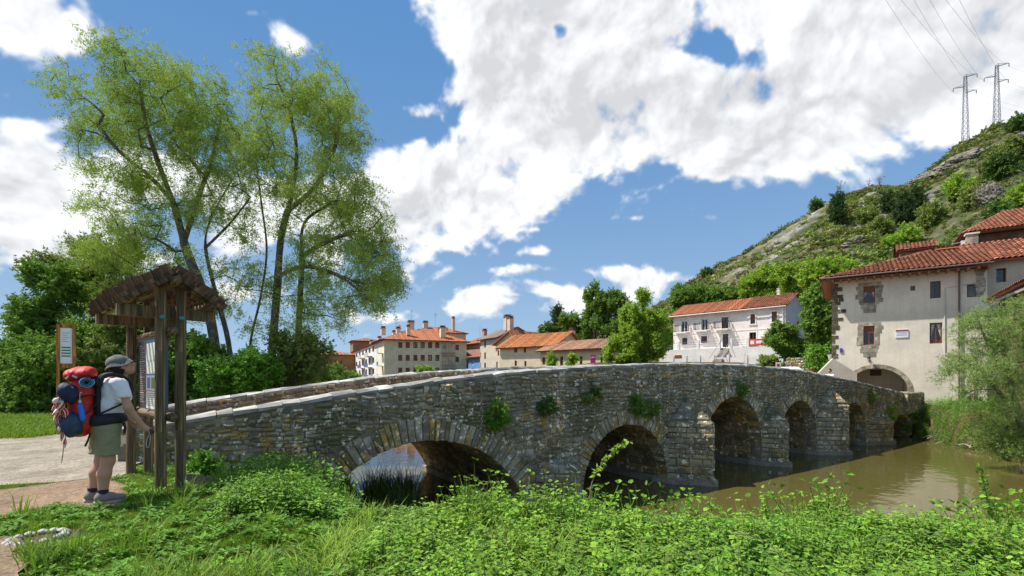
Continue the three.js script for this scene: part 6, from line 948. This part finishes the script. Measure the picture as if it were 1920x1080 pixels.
{ const a = onHill(1588, 360), b = onHill(1648, 352), w = thing('ridge_wall', 'low stone wall along the skyline of the hill', 'wall', a.toArray()), d = b.clone().sub(a); rnd = rngOf(661); for (let i = 0; i < 22; i++) { const k = R(.5, .9); mesh('stone', tint(boxUV(lump(d.length() / 22 * .97, 2.0, 1, .05, .2).rotateY(Math.atan2(-d.z, d.x)).translate(d.x * (i + .5) / 22, d.y * (i + .5) / 22 + .4, d.z * (i + .5) / 22), .2), [k, k, k]), M.bridge, w); } }
{ // scrub covering the hill
  rnd = rngOf(671); const lists = [[], [], []];
  for (let i = 0; i < 14000; i++) { const a = lerp(.05, 1.6, rnd()), t = Math.pow(rnd(), .9) * 1.02, [X, Y, D] = hillPoint(a, t), n = fbm(X * .05, D * .05, 4, 673) * .65 + fbm(X * .2, D * .2, 3, 674) * .35, cliff = fbm(X * .05 + 7, D * .07 + Y * .05, 5, 109); if (n < .38 + (cliff > .6 ? .1 : 0)) continue; const s = R(.4, 1.3) * (n > .56 ? 1.8 : 1); lists[rnd() < .45 ? 0 : rnd() < .65 ? 1 : 2].push({ p: V(X, Y - .1, -D), s: V(s * 1.25, s * R(.7, 1.1), s * 1.25), c: R(.7, 1.25) }); }
  const dome = (seed) => { const keep = rnd; rnd = rngOf(seed); const P = []; for (let i = 0; i < 46; i++) { const d = dirOf(); d.y = Math.abs(d.y); const b = d.clone().multiplyScalar(R(.35, .85)); leafAt(P, null, b, dirOf(), dirOf(), R(.35, .6), R(.2, .36)); } rnd = keep; return geoOf(P); };
  const g = [dome(1), dome(2), dome(3)]; lists.forEach((l, i) => tag(scatter('scrub', g[i], [L_.olive, leafMat([.15, .20, .05], .35), leafMat([.26, .23, .09], .3)][i], l), ['olive scrub covering the hillside', 'green scrub covering the hillside', 'dry yellowish scrub covering the hillside'][i], 'scrub', null, 'stuff'));
}
// ---------------------------------------------------------------- grass and undergrowth
function bladesGeo(seed, n, h, w, spread) { const keep = rnd; rnd = rngOf(seed); const P = []; for (let i = 0; i < n; i++) { const a = R(0, 6.283), d = V(Math.cos(a), 0, Math.sin(a)), s = V(-d.z, 0, d.x), b = d.clone().multiplyScalar(R(0, spread)), H = h * R(.5, 1.1), ln = R(.15, .7) * H, m = b.clone().addScaledVector(d, ln * .35).setY(H * .6), t = b.clone().addScaledVector(d, ln).setY(H * R(.85, 1)), q = (p, k) => p.clone().addScaledVector(s, k * w / 2); const a1 = q(b, -1), a2 = q(b, 1), m1 = q(m, -.8), m2 = q(m, .8); for (const p of [a1, a2, m2, a1, m2, m1, m1, m2, t]) P.push(p.x, p.y, p.z); } rnd = keep; return geoOf(P); }
{
  rnd = rngOf(701); const RING = onGround(70, 1012), short = bladesGeo(1, 30, .055, .006, .10), long = bladesGeo(2, 18, .26, .009, .10), far = bladesGeo(3, 22, .16, .022, .3), weed = (() => { const keep = rnd; rnd = rngOf(9); const P = []; for (let i = 0; i < 14; i++) { const a = R(0, 6.283), d = V(Math.cos(a), R(.15, .8), Math.sin(a)).normalize(); leafAt(P, null, V(Math.cos(a) * .02, R(.0, .05), Math.sin(a) * .02), d, V(0, 1, 0), R(.03, .065), R(.018, .03)); } rnd = keep; return geoOf(P); })();
  const lawn = [], tall = [], meadow = [], weeds = [];
  for (let i = 0; i < 95000; i++) {
    const D = 2.6 + Math.pow(rnd(), 1.5) * 9, X = -D * 1.2 + rnd() * D * 1.25, [u, v] = toUV(X, D); if (bare(X, D)) continue; const n = fbm(X * 1.6, D * 1.6, 4, 703), edge = leftEdge(v), y = ground(X, D); if (u > edge - .6 || y < WATER + .5 || (v < .15 && v > -7 && u > -8.3)) continue; if ((n < .40 && rnd() < .66) || Math.hypot(X - RING[0], D - RING[1]) < .3) continue;
    const slope = u > edge - 2.6; lawn.push({ p: V(X, y - .01, -D), s: R(.5, .95) * (n > .58 ? 1.25 : 1), c: [R(.75, 1.25), R(.85, 1.15), R(.6, 1.1)] }); if (rnd() < .05) weeds.push({ p: V(X, y, -D), s: R(.7, 1.5), c: R(.6, 1.2) }); if ((slope && X > -2.2 && rnd() < .05) || (n > .64 && rnd() < .02) || (D > 5 && X > -4.0 && X < -2.4 && D < 7 && rnd() < .02)) tall.push({ p: V(X, y - .01, -D), s: R(.6, 1.2), c: R(.75, 1.15) });
  }
  for (let i = 0; i < 26000; i++) { const D = R(10.9, 24), X = R(-1.35, -.30) * D, y = ground(X, D), [u, v] = toUV(X, D); if (bare(X, D) || y < WATER + .5 || (v < .1 && v > -6.7 && u > -8.8)) continue; if (u > leftEdge(v) - 1) continue; meadow.push({ p: V(X, y - .01, -D), s: R(.6, 1.2), c: R(.8, 1.15) }); }
  for (let i = 0; i < 6000; i++) { const D = R(40, 62), X = D * R(.52, .68), y = ground(X, D); meadow.push({ p: V(X, y, -D), s: R(1.4, 2.6), c: R(.8, 1.15) }); }
  tag(scatter('lawn_grass', short, L_.grass, lawn), 'short trodden grass of the near bank', 'grass', null, 'stuff'); tag(scatter('tall_grass', long, L_.grass, tall), 'longer grass tufts on the bank slope', 'grass', null, 'stuff'); tag(scatter('meadow_grass', far, L_.grass, meadow), 'meadow grass beyond the gravel road', 'grass', null, 'stuff'); tag(scatter('lawn_weeds', weed, L_.nettle, weeds), 'low clover and weeds in the lawn', 'weeds', null, 'stuff');
}
function sprigGeo(seed, h, pairs, L, Wd, tri3) { // an upright shoot with pairs of leaves, smaller towards the tip
  const keep = rnd; rnd = rngOf(seed); const P = []; let lean = V(R(-.12, .12), 0, R(-.12, .12)); const st = (t) => V(lean.x * t * t * h * 2, t * h, lean.z * t * t * h * 2);
  for (let i = 0; i < pairs; i++) { const t = lerp(.12, 1, i / (pairs - 1)), a0 = i * 1.57 + R(-.3, .3), k = (t > .85 ? .55 : t > .65 ? .85 : 1) * R(.8, 1.15), b = st(t); for (const s of [0, Math.PI]) { const a = a0 + s, d = V(Math.cos(a), R(-.55, .35) + (t > .9 ? 1.0 : 0), Math.sin(a)).normalize(), pet = b.clone().addScaledVector(d, .03); if (tri3) for (const o of [-.9, 0, .9]) { const d2 = V(Math.cos(a + o), d.y * .8, Math.sin(a + o)).normalize(); leafAt(P, null, pet, d2, V(R(-.8, .8), 1, R(-.8, .8)).normalize(), L * k * (o ? .8 : 1), Wd * k, .2, true); } else leafAt(P, null, pet, d, V(R(-.8, .8), 1, R(-.8, .8)).normalize(), L * k, Wd * k, .3, true); } }
  const stem = tube([st(0), st(.35), st(.7), st(1)], [.006, .005, .004, .002], 4, false).toNonIndexed().attributes.position.array; for (const x of stem) P.push(x); rnd = keep; return geoOf(P);
}
{
  rnd = rngOf(711);
  const N = [sprigGeo(1, .8, 9, .10, .05, false), sprigGeo(2, .7, 8, .085, .046, false), sprigGeo(3, .75, 6, .072, .055, true), sprigGeo(4, .6, 6, .062, .05, true)], lists = [[], [], [], []];
  const put = (X, D, hgt, k) => { const y = ground(X, D), g = [.8, .7, .75, .6][k], s = hgt / g; lists[k].push({ p: V(X, y - .03, -D), dir: V(R(-.34, .34), 1, R(-.34, .34)).normalize(), s: V(clamp(s, .7, 1.3), s, clamp(s, .7, 1.3)), c: R(.5, 1.3) }); };
  // the bank in front: shoots that all reach about the same height, down to the water's edge
  const topNear = (X, D) => .17 + (fbm(X * 1.7 + 3, D * 1.7, 3, 713) - .5) * .8 - sstep(-.4, -1.6, X) * .42;
  for (let i = 0; i < 6600; i++) {
    const D = R(2.1, 5.1), X = R(-1.75, 6.8), [u, v] = toUV(X, D), l = leftEdge(v); if (X > D * 1.25 || u > l + .15 || X < -1.15 - (D < 3.4 ? -.35 : .15) + (fbm(D * 2, 3, 2, 5) - .5) * .6) continue; const y = ground(X, D), hgt = clamp(topNear(X, D) - y + R(-.25, .1) + (rnd() < .04 ? .16 : 0), .22, 1.3); put(X, D, hgt, rnd() < fbm(X * .8, D * .8, 3, 715) * 1.1 - .05 ? (rnd() < .5 ? 0 : 1) : rnd() < .5 ? 2 : 3);
  }
  // grass and dead stems mixed into the bank
  const bg = [], ds = [], dk = []; for (let i = 0; i < 3200; i++) { const D = R(2.2, 5.0), X = R(-1.6, 6.4), [u, v] = toUV(X, D); if (X > D * 1.25 || u > leftEdge(v)) continue; const y = ground(X, D), up = clamp(topNear(X, D) - y, .2, 1.1), m = fbm(X * 1.1 + 30, D * 1.1, 3, 717); if (m > .52 && rnd() < .6) bg.push({ p: V(X, y - .02, -D), s: V(1.4, up / .26 * R(.8, 1.15), 1.4), c: R(.8, 1.3) }); else if (rnd() < .10) ds.push({ p: V(X, y, -D), dir: V(R(-.4, .4), 1, R(-.4, .4)).normalize(), s: V(1, up * R(.9, 1.25), 1), c: R(.7, 1.2) }); else if (m < .47 && rnd() < .35) dk.push({ p: V(X, y + up * R(.45, .8), -D), s: R(.32, .68), c: R(.7, 1.2) }); }
  const stemG = (() => { const g = tube([V(0, 0, 0), V(.03, .5, .01), V(.0, 1, .03)], [.004, .003, .0015], 4, false); return g; })(), dock = (() => { const keep = rnd; rnd = rngOf(31); const P = []; for (let i = 0; i < 9; i++) { const a = i * 2.4, d = V(Math.cos(a), R(-.1, .7), Math.sin(a)).normalize(); leafAt(P, null, V(Math.cos(a) * .03, R(-.05, .05), Math.sin(a) * .03), d, V(R(-.5, .5), 1, R(-.5, .5)).normalize(), R(.10, .17), R(.05, .085), .35, true); } rnd = keep; return geoOf(P); })();
  tag(scatter('bank_grass', bladesGeo(23, 14, .26, .008, .06), L_.grass, bg), 'long grass growing up through the near undergrowth', 'grass', null, 'stuff'); tag(scatter('dead_stems', stemG, L_.dry, ds), 'dry dead stems sticking out of the near undergrowth', 'stems', null, 'stuff'); tag(scatter('dock_leaves', dock, L_.mid, dk), 'larger dock leaves among the near undergrowth', 'undergrowth', null, 'stuff');
  // nettles at the foot of the wall, left of the first arch
  for (let i = 0; i < 2300; i++) { const px = R(425, 660), D = R(4.7, 6.5), X = (px - 960) / F * D, [u, v] = toUV(X, D); if (u > leftEdge(v) + .1 || v < .25) continue; const y = ground(X, D), f = 1 - Math.abs((px - 530) / 135); if (rnd() > .45 + f) continue; put(X, D, clamp(lerp(.34, -.25, sstep(560, 670, px)) - sstep(480, 425, px) * .12 - y + R(-.14, .08), .14, y < -.15 ? 1.0 : .5), rnd() < .7 ? (rnd() < .5 ? 0 : 1) : 2); }
  // lush growth on the right bank below the house
  const far = []; for (let i = 0; i < 5200; i++) { const u = R(22.6, 31), v = R(.2, 9), [X, D] = fromUV(u, v); if (u < rightEdge(v) + .5) continue; const y = ground(X, D); far.push({ p: V(X, y - .05, -D), s: R(.45, .95), c: R(.75, 1.2) }); }
  ['tall nettles with paired leaves on the near bank', 'shorter nettles mixed into the near bank', 'bramble shoots covering the near bank', 'low bramble shoots between the nettles'].forEach((l, i) => tag(scatter('undergrowth', N[i], i < 2 ? L_.nettle : L_.bramble, lists[i]), l, 'undergrowth', null, 'stuff'));
  tag(scatter('bank_growth', N[1], L_.nettle, far), 'lush green growth on the right bank below the cream house', 'undergrowth', null, 'stuff');
  // reeds and grass on the small spit seen through the first arch
  const reed = bladesGeo(21, 14, .95, .014, .16), rl = []; for (let i = 0; i < 150; i++) { const p = at(R(685, 778), 960, R(11.5, 14.5)), y = Math.max(ground(p.x, -p.z), WATER); rl.push({ p: V(p.x, y - .05, p.z), s: R(.75, 1.25), c: R(.7, 1.15) }); } tag(scatter('reeds', reed, L_.reed, rl), 'reeds standing in the water under the first arch', 'reeds', null, 'stuff');
  // spit bank itself
  const gl = []; for (let i = 0; i < 1700; i++) { const px = R(600, 715), D = R(9.2, 13), X = (px - 960) / F * D, y = ground(X, D); if (y < WATER + .05) continue; gl.push({ p: V(X, y - .02, -D), s: R(1, 2.2), c: R(.8, 1.15) }); } tag(scatter('arch_grass', bladesGeo(22, 16, .3, .012, .12), L_.grass, gl), 'tufted grass on the spit under the first arch', 'grass', null, 'stuff');
}
// plants rooted in the masonry of the bridge
const faceAt = (px, py) => { const a = (px - 960) / F, D = B0 / (1 - .6642 * a); return at(px, py, D - .06); };
const wallPlants = 'plants growing from the bridge masonry';
[[926, 785, 26, 22, 'nettle', 'leafy plant growing from the wall above the first arch'], [1022, 762, 22, 14, 'dark', 'dark green tuft on the wall between the first two arches'], [1188, 762, 26, 18, 'mid', 'leafy tuft above the crown of the second arch'], [1215, 768, 22, 14, 'mid', 'broad tuft right above the second arch ring'], [1098, 748, 10, 10, 'olive', 'small olive tuft high on the wall between arches'], [1116, 736, 8, 9, 'dark', 'tiny dark fern high on the wall'], [1385, 735, 16, 16, 'mid', 'green tuft above the crown of the third arch'], [1556, 760, 14, 26, 'olive', 'hanging growth on the pier between fourth and fifth arch'], [1552, 800, 16, 26, 'mid', 'lower hanging growth on the pier between fourth and fifth arch'], [1665, 775, 18, 18, 'bright', 'bright yellow-green plant at the last arch'], [1705, 790, 18, 24, 'nettle', 'green plant hanging beside the end pier'], [1285, 806, 10, 12, 'olive', 'small tuft on the face of the big cutwater'], [1630, 745, 14, 12, 'olive', 'mossy tuft below the parapet near the house'], [930, 765, 14, 10, 'bright', 'bright young shoots above the leafy wall plant']].forEach(([px, py, rx, ry, k, label], i) => { const b = faceAt(px, py), D = -b.z; tree({ name: 'wall_plant', label, category: 'plant', group: wallPlants, seed: 720 + i, stems: [[b.clone().add(V(-.05, -.04, -.1)), b.clone().add(V(.03, .02, .06)), b.clone().add(V(.06, .06, .12))]], radius: .012, crown: [[b.clone().add(V(.05, 0, .09)), [rx * pxm(D), ry * pxm(D), .14], 26]], leaves: Math.round(30 + rx * ry * .32), kind: 'broad', leaf: L_[k], puff: .05, leafScale: .42, seg: .1, twig: .003 }); });
bush('wall_foot_plant', 'broad-leaved plant at the foot of the wall right of the shelter', 385, 890, 8.1, [[380, 872, 16, 12, 12], [392, 880, 12, 9, 8]], L_.nettle, 130, 741, { category: 'plant', leafScale: .5, puff: .06, radius: .01, seg: .15, twig: .004 });
// single shoots that stand above the undergrowth
function shoot(label, pts, leaves, r, leaf, seed, name = 'bramble_shoot', L = .05) { rnd = rngOf(seed); const c = curve(pts, 16), t = thing(name, label, 'shoot', c[0].toArray()); mesh('stem', tube(c.map((p) => p.clone().sub(c[0])), c.map((_, i) => r * (1 - i / 20)), 5, false), name === 'dry_stalk' ? mat([.48, .38, .25], .9) : M.twig, t); if (leaves) { const P = []; for (let i = 0; i < leaves; i++) { const k = lerp(.35, 1, i / leaves), p = c[Math.min(16, Math.floor(k * 16))].clone().sub(c[0]).add(dirOf().multiplyScalar(.02)), d = dirOf(); leafAt(P, null, p, d, V(R(-.4, .4), 1, R(-.4, .4)).normalize(), R(.7, 1.2) * L, R(.5, .8) * L, .2, true); } mesh('leaves', geoOf(P), leaf, t); } return t; }
const q = (px, py, D) => at(px, py, D);
shoot('arching bramble shoot with fresh leaves reaching up before the second arch', [q(1105, 960, 4.7), q(1110, 905, 4.7), q(1130, 868, 4.7), q(1155, 842, 4.7), q(1186, 826, 4.7)], 74, .007, L_.bright, 751);
shoot('dark arching bramble cane bowed over the foreground leaves', [q(1370, 1000, 3.4), q(1410, 1004, 3.35), q(1450, 1028, 3.3), q(1475, 1080, 3.2)], 0, .006, L_.dry, 752);
[['dry straw stalk standing left before the first arch', 905, 905, 928, 990], ['dry straw stalk leaning before the dark first arch', 945, 912, 985, 985], ['long dry stalk leaning right of the first arch', 1035, 908, 1072, 985], ['short dry stalk at the left end of the undergrowth', 868, 935, 872, 1000], ['dry pale stalk below the big cutwater', 1290, 950, 1302, 1010]].forEach(([l, x0, y0, x1, y1], i) => shoot(l, [q(x1, y1, 4.5), q((x0 + x1) / 2 + 3, (y0 + y1) / 2, 4.5), q(x0, y0, 4.5)], 0, .005, L_.dry, 760 + i, 'dry_stalk'));
shoot('leafy sapling top standing before the sunlit water at the right', [q(1868, 1010, 4.4), q(1858, 960, 4.4), q(1848, 920, 4.4), q(1836, 868, 4.4)], 70, .008, L_.nettle, 771, 'sapling_shoot');
shoot('leafy shoot standing above the undergrowth right of the shadow edge', [q(1440, 1000, 4.3), q(1436, 960, 4.3), q(1428, 914, 4.3)], 46, .006, L_.bramble, 772, 'sapling_shoot'); shoot('leafy shoot above the undergrowth below the big cutwater', [q(1296, 1000, 4.4), q(1292, 960, 4.4), q(1288, 922, 4.4)], 34, .006, L_.bramble, 773, 'sapling_shoot'); shoot('leafy shoot at the far right above the undergrowth', [q(1912, 1040, 4.0), q(1910, 985, 4.0), q(1916, 918, 4.0)], 44, .007, L_.nettle, 774, 'sapling_shoot');
{ // stones: rock in the stream, white ring of stones in the lawn, ledge at the wall foot, driftwood on the right bank
  rnd = rngOf(781); const rock = (name, label, p, r, c) => { const g = mergeVertices(new THREE.IcosahedronGeometry(1, 3).deleteAttribute('uv').deleteAttribute('normal')), a = g.attributes.position; for (let i = 0; i < a.count; i++) { const v = V().fromBufferAttribute(a, i), k = .75 + fbm(v.x * 1.6 + p.x, v.y * 1.6 + v.z * 1.3 + p.z, 4, 783) * .55; a.setXYZ(i, v.x * r[0] * k, v.y * r[1] * k, v.z * r[2] * k); } g.computeVertexNormals(); const o = mesh(name, tint(boxUV(g, 1), [1, 1, 1]), mat(c, .9, { map: T.stone, vertexColors: true, bumpMap: T.fine, bumpScale: .01 }), null); o.geometry.computeVertexNormals(); o.position.copy(p); return tag(o, label, 'rock'); };
  [[1858, 378, 60, 74, 'pale cliff face on the right of the hillside'], [1795, 308, 100, 32, 'grey rock outcrop below the left pylon'], [1735, 336, 80, 24, 'long low rock ledge near the ridge'], [1475, 515, 36, 26, 'small pale rock on the lower hillside'], [1600, 455, 44, 20, 'pale rock patch above the light green trees'], [1900, 268, 70, 26, 'dark rock ledge under the right pylon']].forEach(([px, py, w, h, label], i) => {
    const b = onHill(px, py), k = pxm(-b.z), g = mergeVertices(new THREE.IcosahedronGeometry(1, 18).deleteAttribute('uv').deleteAttribute('normal')), a = g.attributes.position; for (let j = 0; j < a.count; j++) { const v = V().fromBufferAttribute(a, j), n = .55 + fbm(v.x * 2.2 + i * 9, v.y * 2.6 + v.z * 1.7, 5, 791) * .6 + Math.abs(fbm(v.x * 7 + v.y * 4 + i, v.z * 5 + v.y * 3, 4, 793) - .5) * .5; a.setXYZ(j, v.x * w * k * .5 * n, v.y * h * k * .5 * n - v.x * 0, v.z * w * k * .32 * n); }
    const o = mesh('rock_outcrop', boxUV(g, .12), mat(i === 5 ? [.20, .19, .18] : [.30, .265, .215], .95, { map: T.mottle, bumpMap: T.coarse, bumpScale: .8 })); o.position.copy(b); o.rotation.z = .45; tag(o, label, 'rock', 'rock outcrops on the hillside');
  });
  const s = at(720, 968, 11); rock('river_rock', 'pale boulder in the stream under the first arch', V(s.x, WATER + .12, s.z), [.28, .22, .25], [.46, .38, .32]);
  const s2 = at(640, 990, 9.4); rock('river_rock', 'dark boulder at the near foot of the first arch', V(s2.x, WATER + .1, s2.z), [.5, .3, .4], [.2, .18, .15]);
  const [cx, cd] = onGround(70, 1012), ring = thing('stone_ring', 'sunken ring of white edging stones in the lawn at the lower left', 'stone ring', [cx, ground(cx, cd) + .02, -cd]); for (let i = 0; i < 14; i++) { const a = i / 14 * 6.283, o = rock('edging_stone', null, V(cx, 0, -cd), [.036 * R(.8, 1.3), .022, .03], [.55, .52, .47]); o.material.map = T.mottle; ring.add(o); o.name = 'edging_stone'; o.userData = {}; o.position.set(Math.cos(a) * .17, 0, -Math.sin(a) * .20); }
  const led = thing('stone_ledge', 'row of flat stones at the foot of the wall right of the shelter', 'ledge', [0, 0, 0]); for (let i = 0; i < 6; i++) { const p = onGround(352 + i * 11, 893 + i * 3.5), o = rock('ledge_stone', null, V(p[0], ground(p[0], p[1]) + .02, -p[1]), [.17, .07, .13], [.36, .30, .25]); led.add(o); o.name = 'ledge_stone'; o.userData = {}; }
  for (let i = 0; i < 9; i++) { const v = R(.6, 5), [X, D] = fromUV(rightEdge(v) + R(.1, .7), v), a = R(0, 6.28), l = R(.5, 1.3); tag(mesh('driftwood_stick', tube(curve([V(X, WATER + .12, -D), V(X + Math.cos(a) * l * .5, WATER + .22, -D + Math.sin(a) * l * .5), V(X + Math.cos(a) * l, WATER + .14, -D + Math.sin(a) * l)], 8), .022, 6), mat([.42, .34, .25], .9)), 'bleached driftwood stick on the mud below the right bank', 'driftwood', 'driftwood on the right bank'); }
}
renderer.render(scene, camera);
